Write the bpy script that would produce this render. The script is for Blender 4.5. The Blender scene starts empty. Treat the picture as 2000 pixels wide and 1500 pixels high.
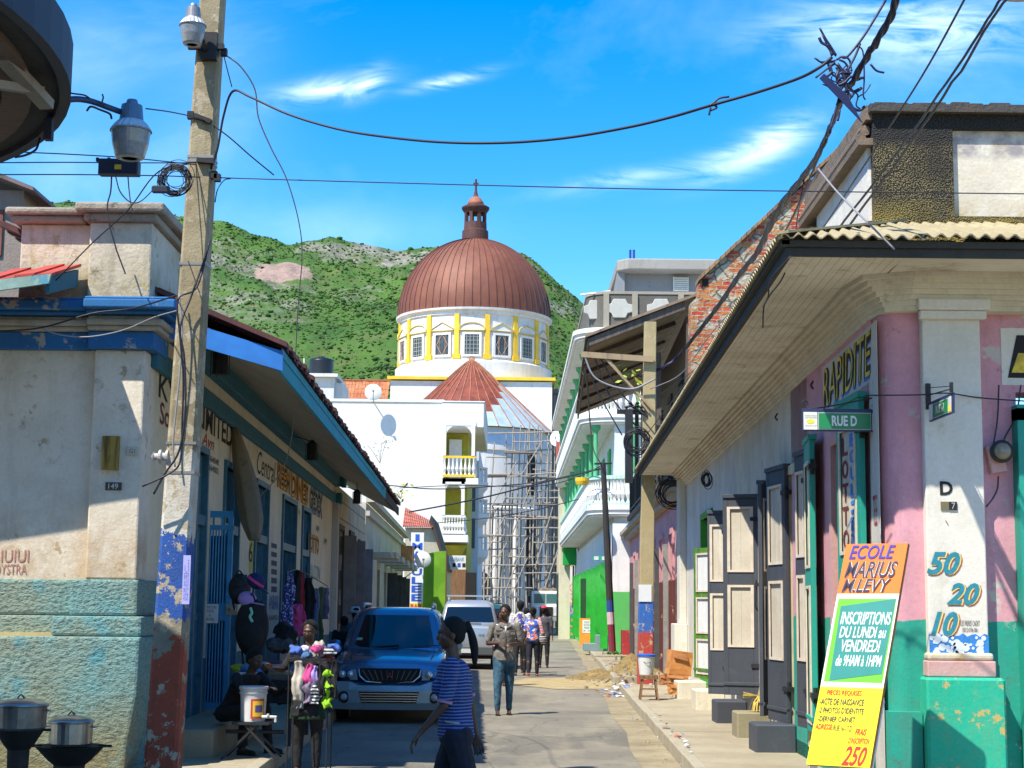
import bpy,bmesh,math,random
from mathutils import Vector,Matrix,noise
from math import radians,sin,cos,pi,sqrt,atan2,tan

# ------------------------------------------------------------------ camera, world, sun, exposure
SC=bpy.context.scene
FPX=3200.0                      # focal length in pixels of the 2000 px wide photograph
PITCH=math.atan(435/FPX)
ROLL=radians(0.6)
CAMZ=1.7
cam_d=bpy.data.cameras.new('camera'); cam=bpy.data.objects.new('camera',cam_d)
SC.collection.objects.link(cam)
cam_d.lens=36*FPX/2000; cam_d.sensor_width=36
cam_d.clip_start=0.1; cam_d.clip_end=6000
CR=Matrix.Rotation(pi/2+PITCH,4,'X') @ Matrix.Rotation(ROLL,4,'Z')
cam.matrix_world=Matrix.Translation((0,0,CAMZ)) @ CR
SC.camera=cam

SUNV=Vector((-.47,-.50,1.0)).normalized()      # towards the sun: high, from behind left
el=math.asin(SUNV.z); az=atan2(SUNV.x,SUNV.y)
w=bpy.data.worlds.new('World'); SC.world=w; w.use_nodes=True
nt=w.node_tree; nt.nodes.clear()
N=nt.nodes.new; LK=nt.links.new
out=N('ShaderNodeOutputWorld'); bg=N('ShaderNodeBackground')
sky=N('ShaderNodeTexSky'); sky.sky_type='NISHITA'; sky.sun_disc=False
sky.sun_elevation=el; sky.sun_rotation=az%(2*pi)
sky.altitude=0; sky.air_density=1.0; sky.dust_density=0.25; sky.ozone_density=2.0
bg.inputs['Strength'].default_value=0.15

def ray(px,py):
    v=CR @ Vector(((px - 1000)/FPX,(750 - py)/FPX,-1,0))
    return Vector((v.x,v.y,v.z))
def W(px,py,Y):
    v=ray(px,py)
    return Vector((v.x/v.y*Y,Y,CAMZ+v.z/v.y*Y))
def G(px,py,z=0.0):              # where a pixel's ray meets the level z
    v=ray(px,py); t=(z - CAMZ)/v.z
    return Vector((v.x*t,v.y*t,z))

# clouds: thin wisps laid into the sky by direction
tc=N('ShaderNodeTexCoord'); sep=N('ShaderNodeSeparateXYZ'); LK(tc.outputs['Generated'],sep.inputs[0])
def mth(op,a,b=None,c=None,clamp=False):
    n=N('ShaderNodeMath'); n.operation=op; n.use_clamp=clamp
    for i,v in enumerate((a,b,c)):
        if v is None:continue
        if isinstance(v,(int,float)):n.inputs[i].default_value=v
        else:LK(v,n.inputs[i])
    return n.outputs[0]
ymax=mth('MAXIMUM',mth('ABSOLUTE',sep.outputs['Y']),0.08)
cu=mth('DIVIDE',sep.outputs['X'],ymax); cv=mth('DIVIDE',sep.outputs['Z'],ymax)
comb=N('ShaderNodeCombineXYZ'); LK(cu,comb.inputs[0]); LK(cv,comb.inputs[1])
def cloud_noise(sx,sy,rot,sc_,det,dist):
    m=N('ShaderNodeMapping'); LK(comb.outputs[0],m.inputs['Vector'])
    m.inputs['Rotation'].default_value=(0,0,radians(rot)); m.inputs['Scale'].default_value=(sx,sy,1)
    n=N('ShaderNodeTexNoise'); LK(m.outputs[0],n.inputs['Vector'])
    n.inputs['Scale'].default_value=sc_; n.inputs['Detail'].default_value=det; n.inputs['Distortion'].default_value=dist
    n.inputs['Roughness'].default_value=.6
    return n.outputs['Fac']
n_fine=cloud_noise(1,4.0,-16,16,12,.9)
n_soft=cloud_noise(1,1.7,-20,4,6,.4)
def blob(px,py,rx,ry,rot,amp):
    d=ray(px,py); u0=d.x/d.y; v0=d.z/d.y
    a=radians(rot); du=mth('SUBTRACT',cu,u0); dv=mth('SUBTRACT',cv,v0)
    e=mth('ADD',mth('MULTIPLY',du,cos(a)),mth('MULTIPLY',dv,sin(a)))
    f=mth('SUBTRACT',mth('MULTIPLY',dv,cos(a)),mth('MULTIPLY',du,sin(a)))
    e=mth('DIVIDE',e,rx/FPX); f=mth('DIVIDE',f,ry/FPX)
    r2=mth('ADD',mth('MULTIPLY',e,e),mth('MULTIPLY',f,f))
    return mth('MULTIPLY',mth('POWER',2.718,mth('MULTIPLY',r2,-1.0)),amp)
wisps=[(640,175,95,22,12,1.0),(715,165,40,22,35,.8),(880,157,75,12,14,.75),(1470,298,110,30,24,.8),
         (1250,345,160,18,10,.4),(1530,262,60,30,30,.5),(1850,60,170,60,8,.75),(1640,40,150,45,10,.5)]
soft=[(150,120,150,120,0,.75),(420,200,130,200,0,.5),(100,320,200,90,0,.45),(660,450,260,50,0,.55),(1760,130,220,120,0,.35)]
s1=None
for b in wisps:
    o=blob(*b); s1=o if s1 is None else mth('ADD',s1,o)
s2=None
for b in soft:
    o=blob(*b); s2=o if s2 is None else mth('ADD',s2,o)
wf=mth('MULTIPLY',s1,mth('MULTIPLY_ADD',n_fine,4.2,-1.55,clamp=True),clamp=True)
sf=mth('MULTIPLY',s2,mth('MULTIPLY_ADD',n_soft,1.6,-.35,clamp=True),clamp=True)
gen=mth('MULTIPLY',mth('MULTIPLY_ADD',n_soft,2.2,-1.1,clamp=True),.25)
cf=mth('ADD',mth('ADD',mth('MULTIPLY',wf,.75),mth('MULTIPLY',sf,.42)),gen,clamp=True)
hsv=N('ShaderNodeHueSaturation'); hsv.inputs['Saturation'].default_value=1.55; hsv.inputs['Hue'].default_value=.503; hsv.inputs['Value'].default_value=1.12
LK(sky.outputs[0],hsv.inputs['Color'])
mixc=N('ShaderNodeMix'); mixc.data_type='RGBA'
LK(cf,mixc.inputs['Factor']); LK(hsv.outputs[0],mixc.inputs['A']); mixc.inputs['B'].default_value=(6.2,7.6,8.6,1)
LK(mixc.outputs['Result'],bg.inputs['Color']); LK(bg.outputs[0],out.inputs['Surface'])

sd=bpy.data.lights.new('sun','SUN'); sun=bpy.data.objects.new('sun',sd); SC.collection.objects.link(sun)
sd.energy=5.0; sd.angle=radians(.5); sd.color=(1,.93,.80)
sun.rotation_euler=SUNV.to_track_quat('Z','Y').to_euler(); sun.location=(0,0,40)
SC.view_settings.view_transform='Standard'; SC.view_settings.look='None'
SC.view_settings.exposure=0.68; SC.view_settings.gamma=1

# ------------------------------------------------------------------ object helpers
COL=SC.collection
WLOC={}
def tag(o,label=None,cat=None,group=None,kind=None):
    if label:o['label']=label
    if cat:o['category']=cat
    if group:o['group']=group
    if kind:o['kind']=kind
    return o
def thing(name,label,cat,loc=(0,0,0),group=None,rz=0):
    o=bpy.data.objects.new(name,None); COL.objects.link(o); o.location=loc; o.rotation_euler=(0,0,rz)
    o.empty_display_size=.1
    WLOC[o.name]=Vector(loc)
    return tag(o,label,cat,group)

class MB:
    def __init__(s,M=None):
        s.v=[]; s.f=[]; s.mi=[]; s.M=M; s.cur=0; s.sm=[]; s.smooth=False
    def add(s,vs,fs,M=None):
        b=len(s.v); M=M if M is not None else s.M
        for p in vs:
            p=Vector(p)
            s.v.append(M @ p if M is not None else p)
        for f in fs:
            s.f.append([b+i for i in f]); s.mi.append(s.cur); s.sm.append(s.smooth)
        return s
    def box(s,x0,x1,y0,y1,z0,z1,M=None):
        x0,x1=min(x0,x1),max(x0,x1); y0,y1=min(y0,y1),max(y0,y1); z0,z1=min(z0,z1),max(z0,z1)
        return s.add([(x0,y0,z0),(x1,y0,z0),(x1,y1,z0),(x0,y1,z0),(x0,y0,z1),(x1,y0,z1),(x1,y1,z1),(x0,y1,z1)],
                     [(0,3,2,1),(4,5,6,7),(0,1,5,4),(1,2,6,5),(2,3,7,6),(3,0,4,7)],M)
    def bbox_(s,x0,x1,y0,y1,z0,z1,b=.01,M=None):     # box with chamfered vertical and top edges
        p=[(x0+b,y0),(x1 - b,y0),(x1,y0+b),(x1,y1 - b),(x1 - b,y1),(x0+b,y1),(x0,y1 - b),(x0,y0+b)]
        cx,cy=(x0+x1)/2,(y0+y1)/2
        q=[(cx+(a - cx)*(1 - 2*b/(x1 - x0)),cy+(c - cy)*(1 - 2*b/(y1 - y0))) for a,c in p]
        vs=[(a,c,z0) for a,c in p]+[(a,c,z1 - b) for a,c in p]+[(a,c,z1) for a,c in q]
        fs=[tuple(reversed(range(8))),tuple(range(16,24))]
        for k in (0,8):
            for i in range(8):j=(i+1)%8; fs.append((k+i,k+j,k+j+8,k+i+8))
        return s.add(vs,fs,M)
    def prism(s,poly,vec,M=None):       # closed polygon of 3D points extruded along vec
        n=len(poly); vec=Vector(vec); P=[Vector(p) for p in poly]
        nrm=Vector((0,0,0))
        for i in range(n):
            a,b=P[i],P[(i+1)%n]; nrm += a.cross(b)
        if nrm.dot(vec)>0:P=P[::-1]
        vs=P+[p+vec for p in P]
        fs=[tuple(range(n)),tuple(reversed(range(n,2*n)))]
        for i in range(n):
            j=(i+1)%n; fs.append((j,i,i+n,j+n))
        return s.add(vs,fs,M)
    def quad(s,a,b,c,d,M=None):return s.add([a,b,c,d],[(0,1,2,3)],M)
    def tube(s,path,r,n=6,M=None,caps=True):
        P=[Vector(p) for p in path]; m=len(P)
        R=r if isinstance(r,(list,tuple)) else [r]*m
        vs=[]; fs=[]; up=None
        for i in range(m):
            t=(P[min(i+1,m - 1)] - P[max(i - 1,0)])
            if t.length<1e-9:t=Vector((0,0,1))
            t.normalize()
            if up is None:up=t.orthogonal().normalized()
            else:
                up=up - t*up.dot(t)
                if up.length<1e-5:up=t.orthogonal()
                up.normalize()
            b=t.cross(up)
            for k in range(n):
                a=2*pi*k/n; vs.append(P[i]+(up*cos(a)+b*sin(a))*R[i])
        for i in range(m - 1):
            for k in range(n):
                l=(k+1)%n; fs.append((i*n+k,i*n+l,(i+1)*n+l,(i+1)*n+k))
        if caps:fs.append(tuple(reversed(range(n)))); fs.append(tuple(range((m - 1)*n,m*n)))
        return s.add(vs,fs,M)
    def bar(s,a,b,w_,d_,M=None):      # rectangular bar from a to b
        a=Vector(a); b=Vector(b); t=(b - a).normalized()
        up=Vector((0,0,1)) if abs(t.z)<.95 else Vector((0,1,0))
        x=t.cross(up).normalized(); y=x.cross(t).normalized()
        vs=[p+x*sx*w_/2+y*sy*d_/2 for p in (a,b) for sx,sy in ((-1,-1),(1,-1),(1,1),(-1,1))]
        return s.add(vs,[(3,2,1,0),(4,5,6,7),(0,1,5,4),(1,2,6,5),(2,3,7,6),(3,0,4,7)],M)
    def lathe(s,prof,c=(0,0,0),n=24,a0=0,a1=2*pi,M=None,sq=1.0):
        c=Vector(c); full=abs(a1 - a0 - 2*pi)<1e-6; m=n if full else n+1
        vs=[]; fs=[]
        for r,z in prof:
            for k in range(m):
                a=a0+(a1 - a0)*k/n; vs.append(c+Vector((r*cos(a),r*sin(a)*sq,z)))
        for i in range(len(prof) - 1):
            for k in range(n):
                l=(k+1)%m; fs.append((i*m+k,i*m+l,(i+1)*m+l,(i+1)*m+k))
        if full:
            if prof[0][0]>1e-4:fs.append(tuple(reversed(range(m))))
            if prof[-1][0]>1e-4:fs.append(tuple(range((len(prof) - 1)*m,len(prof)*m)))
        return s.add(vs,fs,M)
    def ell(s,c,rx,ry,rz,n=12,m=8,M=None):
        c=Vector(c); vs=[c+Vector((0,0,-rz))]; fs=[]
        for i in range(1,m):
            a=-pi/2+pi*i/m
            for k in range(n):
                b=2*pi*k/n; vs.append(c+Vector((rx*cos(a)*cos(b),ry*cos(a)*sin(b),rz*sin(a))))
        vs.append(c+Vector((0,0,rz)))
        for k in range(n):
            l=(k+1)%n; fs.append((0,1+l,1+k)); fs.append((len(vs) - 1,1+(m - 2)*n+k,1+(m - 2)*n+l))
        for i in range(m - 2):
            for k in range(n):
                l=(k+1)%n; fs.append((1+i*n+k,1+i*n+l,1+(i+1)*n+l,1+(i+1)*n+k))
        return s.add(vs,fs,M)
    def loft(s,rings,M=None,caps=True):
        n=len(rings[0]); vs=[p for r in rings for p in r]; fs=[]
        for i in range(len(rings) - 1):
            for k in range(n):
                l=(k+1)%n; fs.append((i*n+k,i*n+l,(i+1)*n+l,(i+1)*n+k))
        if caps:fs.append(tuple(reversed(range(n)))); fs.append(tuple(range((len(rings) - 1)*n,len(rings)*n)))
        return s.add(vs,fs,M)
    def build(s,name,mat,parent=None,smooth=False,bevel=0,fixn=False):
        me=bpy.data.meshes.new(name)
        if parent is not None:o0=WLOC[parent.name]
        else:
            xs=[p.x for p in s.v]; ys=[p.y for p in s.v]; zs=[p.z for p in s.v]
            o0=Vector(((min(xs)+max(xs))/2,(min(ys)+max(ys))/2,min(zs)))
        me.from_pydata([tuple(p - o0) for p in s.v],[],s.f)
        mats=mat if isinstance(mat,(list,tuple)) else [mat]
        for m in mats:me.materials.append(m)
        if len(mats)>1:me.polygons.foreach_set('material_index',s.mi)
        if fixn:
            bm=bmesh.new(); bm.from_mesh(me); bmesh.ops.recalc_face_normals(bm,faces=bm.faces); bm.to_mesh(me); bm.free()
        if smooth:me.polygons.foreach_set('use_smooth',[True]*len(s.f))
        elif any(s.sm):me.polygons.foreach_set('use_smooth',s.sm)
        me.update()
        o=bpy.data.objects.new(name,me); COL.objects.link(o)
        if parent is not None:o.parent=parent
        else:o.location=o0
        WLOC[o.name]=Vector(o0)
        if bevel:
            b=o.modifiers.new('bevel','BEVEL'); b.width=bevel; b.segments=2; b.limit_method='ANGLE'; b.angle_limit=radians(40)
        return o
def top(mb,name,mat,label,cat,group=None,kind=None,**k):
    return tag(mb.build(name,mat,None,**k),label,cat,group,kind)
def copy_tree(o,parent=None,dloc=None):
    c=o.copy(); COL.objects.link(c)
    if parent is not None:c.parent=parent
    if dloc is not None:c.location=Vector(o.location)+Vector(dloc)
    WLOC[c.name]=WLOC.get(o.name,Vector((0,0,0)))+(Vector(dloc) if dloc is not None else Vector((0,0,0)))
    for ch in list(o.children):copy_tree(ch,c)
    return c

def frame(origin,ax,ay=None):       # local (u, v, z): u along ax, v outward ay, z up
    ax=Vector(ax).normalized()
    ay=Vector(ay).normalized() if ay is not None else Vector((0,0,1)).cross(ax)
    M=Matrix.Identity(4)
    M.col[0][:3]=ax; M.col[1][:3]=ay; M.col[2][:3]=(0,0,1); M.col[3][:3]=Vector(origin)
    return M
def wall(mb,u0,u1,z0,z1,ops,v0,v1,M=None):       # wall slab with rectangular openings (a, b, za, zb)
    ops=sorted(ops); u=u0
    for a,b,za,zb in ops:
        if a>u:mb.box(u,a,v0,v1,z0,z1,M)
        if za>z0:mb.box(a,b,v0,v1,z0,za,M)
        if zb<z1:mb.box(a,b,v0,v1,zb,z1,M)
        u=b
    if u<u1:mb.box(u,u1,v0,v1,z0,z1,M)
def catmull(P,n=8):
    P=[Vector(p) for p in P]; P=[P[0]*2 - P[1]]+P+[P[-1]*2 - P[-2]]; o=[]
    for i in range(1,len(P) - 2):
        for k in range(n):
            t=k/n; a,b,c,d=P[i - 1],P[i],P[i+1],P[i+2]
            o.append(.5*((2*b)+(c - a)*t+(2*a - 5*b+4*c - d)*t*t+(3*b - 3*c+d - a)*t**3))
    o.append(P[-2]); return o

# text baked into a mesh that fills the parallelogram O, O+U, O+V
def text_mesh(name,body,mat,parent,O,U,V,ext=.002,bold=0.0,shear=0.0,lines_gap=1.0,align='LEFT',keep=False,spacing=1.0,label=None):
    cu_=bpy.data.curves.new(name,'FONT'); cu_.body=body; cu_.align_x=align; cu_.offset=bold; cu_.shear=shear
    cu_.space_line=lines_gap; cu_.space_character=spacing; cu_.resolution_u=3
    to=bpy.data.objects.new(name,cu_); COL.objects.link(to)
    dg=bpy.context.evaluated_depsgraph_get()
    me=bpy.data.meshes.new_from_object(to.evaluated_get(dg)); bpy.data.objects.remove(to)
    vs=[v.co.copy() for v in me.vertices]
    x0=min(v.x for v in vs); x1=max(v.x for v in vs); y0=min(v.y for v in vs); y1=max(v.y for v in vs)
    O=Vector(O); U=Vector(U); V=Vector(V); n=U.cross(V).normalized()
    if keep:
        k=min(U.length/(x1 - x0),V.length/(y1 - y0)); sx=k*(x1 - x0)/U.length; sy=k*(y1 - y0)/V.length
        O=O+U*(1 - sx)/2+V*(1 - sy)/2; U=U*sx; V=V*sy
    mb=MB()
    P=[O+U*((v.x - x0)/(x1 - x0))+V*((v.y - y0)/(y1 - y0)) for v in vs]
    fs=[tuple(p.vertices) for p in me.polygons]
    nv=len(P)
    mb.add([p+n*ext for p in P],fs)
    bpy.data.meshes.remove(me)
    o=mb.build(name,mat,parent)
    if label:o['label']=label
    return o
def dot3(a,b):return Vector(a).dot(Vector(b))
def hitplane(px,py,P0,nrm):
    v=ray(px,py); C=Vector((0,0,CAMZ)); t=(Vector(P0) - C).dot(Vector(nrm))/v.dot(Vector(nrm))
    return C+v*t

# ------------------------------------------------------------------ materials
MATS={}
def newmat(name):
    m=bpy.data.materials.new(name); m.use_nodes=True; nt=m.node_tree; nt.nodes.clear()
    o=nt.nodes.new('ShaderNodeOutputMaterial'); b=nt.nodes.new('ShaderNodeBsdfPrincipled'); nt.links.new(b.outputs[0],o.inputs[0])
    return m,nt,b
class NB:
    def __init__(s,nt):s.nt=nt; s.pos=None
    def n(s,t,**k):
        x=s.nt.nodes.new(t)
        for a,b in k.items():setattr(x,a,b)
        return x
    def l(s,a,b):s.nt.links.new(a,b)
    def P(s):
        if s.pos is None:s.pos=s.n('ShaderNodeNewGeometry').outputs['Position']
        return s.pos
    def m(s,op,a,b=None,c=None,clamp=False):
        n=s.n('ShaderNodeMath',operation=op,use_clamp=clamp)
        for i,v in enumerate((a,b,c)):
            if v is None:continue
            if isinstance(v,(int,float)):n.inputs[i].default_value=v
            else:s.l(v,n.inputs[i])
        return n.outputs[0]
    def noise(s,scale,detail=4,rough=.6,stretch=(1,1,1),dist=0,off=(0,0,0),vec=None):
        mp=s.n('ShaderNodeMapping'); mp.inputs['Scale'].default_value=stretch; mp.inputs['Location'].default_value=off
        s.l(vec or s.P(),mp.inputs['Vector'])
        t=s.n('ShaderNodeTexNoise'); t.inputs['Scale'].default_value=scale; t.inputs['Detail'].default_value=detail
        t.inputs['Roughness'].default_value=rough; t.inputs['Distortion'].default_value=dist
        s.l(mp.outputs[0],t.inputs['Vector']); return t.outputs['Fac']
    def ramp(s,fac,a,b,va=0.0,vb=1.0):
        r=s.n('ShaderNodeMapRange'); r.inputs['From Min'].default_value=a; r.inputs['From Max'].default_value=b
        r.inputs['To Min'].default_value=va; r.inputs['To Max'].default_value=vb; s.l(fac,r.inputs['Value']); return r.outputs[0]
    def mix(s,f,a,b,mode='MIX'):
        x=s.n('ShaderNodeMix',data_type='RGBA',blend_type=mode)
        for k,v in (('Factor',f),('A',a),('B',b)):
            if isinstance(v,(int,float)):x.inputs[k].default_value=v
            elif isinstance(v,tuple):x.inputs[k].default_value=(v[0],v[1],v[2],1)
            else:s.l(v,x.inputs[k])
        return x.outputs['Result']
    def z(s):
        q=s.n('ShaderNodeSeparateXYZ'); s.l(s.P(),q.inputs[0]); return q.outputs
    def bump(s,bsdf,h,strength=.3,dist=.02):
        b=s.n('ShaderNodeBump'); b.inputs['Strength'].default_value=strength; b.inputs['Distance'].default_value=dist
        s.l(h,b.inputs['Height']); s.l(b.outputs[0],bsdf.inputs['Normal'])
def flat(name,col,rough=.6,metal=0.0,var=.0,scale=20,spec=None,coat=0):
    if name in MATS:return MATS[name]
    m,nt,b=newmat(name); q=NB(nt)
    b.inputs['Roughness'].default_value=rough; b.inputs['Metallic'].default_value=metal
    if coat:b.inputs['Coat Weight'].default_value=coat; b.inputs['Coat Roughness'].default_value=.05
    if var:
        f=q.noise(scale,5)
        c=q.mix(q.ramp(f,.3,.7),tuple(x*(1 - var) for x in col),tuple(min(1,x*(1+var)) for x in col))
        q.l(c,b.inputs['Base Color'])
    else:b.inputs['Base Color'].default_value=(*col,1)
    MATS[name]=m; return m
# weathered paint or plaster. bands: [(z_from, colour)...] bottom up; dirt colour; chips show the undercoat
def plaster(name,col,bands=None,dirt=(.12,.1,.07),dirt_amt=.5,chips=.0,under=(.42,.4,.36),streak=.4,bump=.25,scale=1.0,rough=.85,
            edge=.02,grime=None,var=.12,rough_band=None,bumpscale=30):
    if name in MATS:return MATS[name]
    m,nt,b=newmat(name); q=NB(nt); b.inputs['Roughness'].default_value=rough
    Z=q.z()[2]; e=q.noise(3*scale,5,off=(3,1,7))
    zz=q.m('ADD',Z,q.m('MULTIPLY',q.m('SUBTRACT',e,.5),edge*4))
    c=col
    if bands:
        c=bands[0][1]
        for z0,cc in bands[1:]:
            c=q.mix(q.ramp(zz,z0 - .004,z0+.004),c,cc)
    big=q.noise(.9*scale,6,.65)
    c=q.mix(q.ramp(big,.35,.68,0,var*2.2),c,(.0,.0,.0) if False else (.55,.5,.42),'MULTIPLY')
    st=q.noise(5*scale,5,.7,stretch=(1,1,.12),off=(5,2,0))
    c=q.mix(q.m('MULTIPLY',q.ramp(st,.52,.8),streak),c,dirt)
    sp=q.noise(6*scale,10,.75,off=(1,9,4)); sp2=q.noise(1.3*scale,3,off=(8,3,1))
    c=q.mix(q.m('MULTIPLY',q.m('MULTIPLY',q.ramp(sp,.56,.68),q.ramp(sp2,.42,.62)),dirt_amt,clamp=True),c,dirt)
    fs_=q.noise(34*scale,4,.8,off=(1,1,1)); c=q.mix(q.ramp(fs_,.35,.7,0,.22),c,(.45,.42,.38),'MULTIPLY')
    mp_=q.noise(2.2*scale,9,.78,off=(7,7,7)); c=q.mix(q.ramp(mp_,.48,.70,0,dirt_amt*.32),c,dirt)
    if chips:
        ch=q.noise(4.5*scale,8,.7,off=(2,2,9)); ch2=q.noise(1.1*scale,3,off=(0,5,6))
        c=q.mix(q.m('MULTIPLY',q.ramp(ch,.60 - chips*.1,.62 - chips*.1),q.ramp(ch2,.5 - chips*.12,.54 - chips*.12)),c,under)
    if grime:       # (z_lo, z_hi, colour, amount): dirt band that stays with the wall
        for z0,z1,gc,ga in grime:
            g=q.m('MULTIPLY',q.ramp(zz,z0,z1),ga); g2=q.noise(4*scale,8,.7,off=(4,4,2))
            c=q.mix(q.m('MULTIPLY',g,q.ramp(g2,.35,.6),clamp=True),c,gc)
    q.l(c,b.inputs['Base Color'])
    h=q.m('ADD',q.noise(bumpscale*scale,6,.6),q.m('MULTIPLY',q.noise(3*scale,4),2.0))
    q.bump(b,h,bump,.015)
    MATS[name]=m; return m
def woodm(name,col,dark=None,scale=1.0,rough=.7,axis=(1,1,.1)):
    if name in MATS:return MATS[name]
    m,nt,b=newmat(name); q=NB(nt); b.inputs['Roughness'].default_value=rough
    dark=dark or tuple(x*.45 for x in col)
    f=q.noise(22*scale,6,.65,stretch=axis,dist=.6); g=q.noise(3*scale,4,.6,off=(3,3,3))
    c=q.mix(q.ramp(f,.4,.72),col,dark); c=q.mix(q.ramp(g,.5,.75,0,.5),c,dark)
    q.l(c,b.inputs['Base Color']); q.bump(b,f,.3,.004); MATS[name]=m; return m
def rustm(name,c1=(.22,.045,.018),c2=(.42,.13,.04),c3=(.08,.02,.012),scale=1.0,rough=.7,metal=.1,gen=None):
    if name in MATS:return MATS[name]
    m,nt,b=newmat(name); q=NB(nt); b.inputs['Roughness'].default_value=rough; b.inputs['Metallic'].default_value=metal
    f=q.noise(1.2*scale,8,.7); g=q.noise(4*scale,6,.7,stretch=(1,1,.3),off=(2,4,1))
    c=q.mix(q.ramp(f,.35,.65),c1,c2); c=q.mix(q.ramp(g,.52,.7),c,c3)
    q.l(c,b.inputs['Base Color']); q.bump(b,g,.3,.02); MATS[name]=m; return m
def emis_free_glass(name,col=(.01,.013,.018),rough=.06):
    m,nt,b=newmat(name); b.inputs['Base Color'].default_value=(*col,1); b.inputs['Roughness'].default_value=rough
    b.inputs['Specular IOR Level'].default_value=.8; MATS[name]=m; return m
BLACK=flat('black_rubber',(.012,.012,.013),.6)
IRON=flat('dark_iron',(.025,.025,.028),.55,.3,.3)
CABLE=flat('cable_black',(.012,.012,.02),.5)
CABLEL=flat('cable_grey',(.25,.25,.27),.5)
WHITE=flat('white_paint',(.75,.75,.73),.6,0,.1,6)
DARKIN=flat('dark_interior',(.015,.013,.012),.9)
GLASS=emis_free_glass('dark_glass')
# ================================================================== SETTING
import numpy as np
rnd=random.Random(7)
def xR(Y):return 2.7+.025*Y
def xL(Y):return -3.25 - .0219*Y
def kR(Y):return 1.42+.025*Y
def kL(Y):return -2.03 - .0219*Y
RF=frame((xR(13.4),13.4,0),(.025,1,0),(-1,.025,0))          # right facade: u away, v towards the street
LF=frame((xL(16),16,0),(-.0219,1,0),(1,.0219,0))
def RU(px,py,v=0.0):
    P=hitplane(px,py,RF @ Vector((0,v,0)),RF.col[1][:3]); q=RF.inverted() @ P; return q.x,q.z
def LU(px,py,v=0.0):
    P=hitplane(px,py,LF @ Vector((0,v,0)),LF.col[1][:3]); q=LF.inverted() @ P; return q.x,q.z

# ---- ground, road, pavements
m,nt_,b=newmat('earth'); q=NB(nt_)
q.l(q.mix(q.ramp(q.noise(.5,8),.35,.65),(.22,.17,.1),(.12,.11,.06)),b.inputs['Base Color']); b.inputs['Roughness'].default_value=.95; EARTH=m
g=MB(); g.quad((-2500,-60,-.05),(2500,-60,-.05),(2500,3000,-.05),(-2500,3000,-.05)); top(g,'ground',EARTH,None,None,kind='structure')
m,nt_,b=newmat('asphalt'); q=NB(nt_)
a1=q.mix(q.ramp(q.noise(.45,6,.6),.35,.65),(.17,.155,.125),(.27,.245,.19))
a1=q.mix(q.ramp(q.noise(60,4,.7),.35,.7,0,.45),a1,(.05,.05,.048))
a1=q.mix(q.ramp(q.noise(1.6,10,.75,off=(4,0,0)),.56,.66,0,.55),a1,(.33,.28,.18))
a1=q.mix(q.ramp(q.noise(2.3,8,.7,stretch=(1,.3,1),off=(9,0,0)),.60,.72,0,.6),a1,(.05,.047,.042))
pt_=q.noise(.35,3,.5,stretch=(1.4,.6,1),off=(11,3,0)); a1=q.mix(q.ramp(pt_,.56,.575,0,.45),a1,(.085,.08,.07)); a1=q.mix(q.ramp(q.noise(.9,7,.7,stretch=(1,.25,1),off=(2,8,0)),.5,.68,0,.5),a1,(.36,.32,.22))
a1=q.mix(q.ramp(q.noise(7,5,.8,off=(5,0,3)),.64,.70,0,.7),a1,(.03,.028,.025))
vor=q.n('ShaderNodeTexVoronoi',feature='DISTANCE_TO_EDGE'); vor.inputs['Scale'].default_value=.55
nz=q.n('ShaderNodeTexNoise'); nz.inputs['Scale'].default_value=2.5; nz.inputs['Detail'].default_value=6; q.l(q.P(),nz.inputs['Vector'])
q.l(q.mix(.25,q.P(),nz.outputs['Color'],'ADD'),vor.inputs['Vector'])
a1=q.mix(q.ramp(vor.outputs['Distance'],.003,.009,.45,0),a1,(.045,.04,.035))
q.l(a1,b.inputs['Base Color']); b.inputs['Roughness'].default_value=.85
q.bump(b,q.m('ADD',q.noise(90,5),q.noise(5,5)),.35,.01); ASPH=m
r=MB(); ys=[12.4]+list(range(14,156,3))
for a,c in zip(ys[:-1],ys[1:]):
    r.quad((kL(a),a,0),(kR(a) - .05,a,0),(kR(c) - .05,c,0),(kL(c),c,0))
r.quad((-60,-30,0),(60,-30,0),(60,9.6,0),(-60,9.6,0)); r.quad((-60,9.6,0),(kR(9.6),9.6,0),(kR(12.4) - .42,12.4,0),(-60,12.4,0))
r.quad((-40,155,0),(60,155,0),(60,170,0),(-40,170,0))
top(r,'road',ASPH,None,None,kind='structure')
CONC=plaster('concrete_pavement',(.40,.35,.25),dirt=(.16,.13,.08),dirt_amt=.6,streak=.25,bump=.3,var=.3)
CONCG=plaster('concrete_gutter',(.36,.31,.20),dirt=(.1,.085,.05),dirt_amt=.9,streak=.3,bump=.4,var=.4,scale=1.4)
KERB=plaster('kerb_stone',(.40,.36,.27),dirt=(.14,.12,.08),dirt_amt=.7,bump=.4)
gt=MB()
for a,c in zip(ys[:-1],ys[1:]):
    if a>100:break
    w0=.42+.05*sin(a*1.3); w1=.42+.05*sin(c*1.3)
    gt.quad((kR(a) - w0,a,.006),(kR(a),a,.006),(kR(c),c,.006),(kR(c) - w1,c,.006))
top(gt,'gutter',CONCG,None,None,kind='structure')
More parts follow.
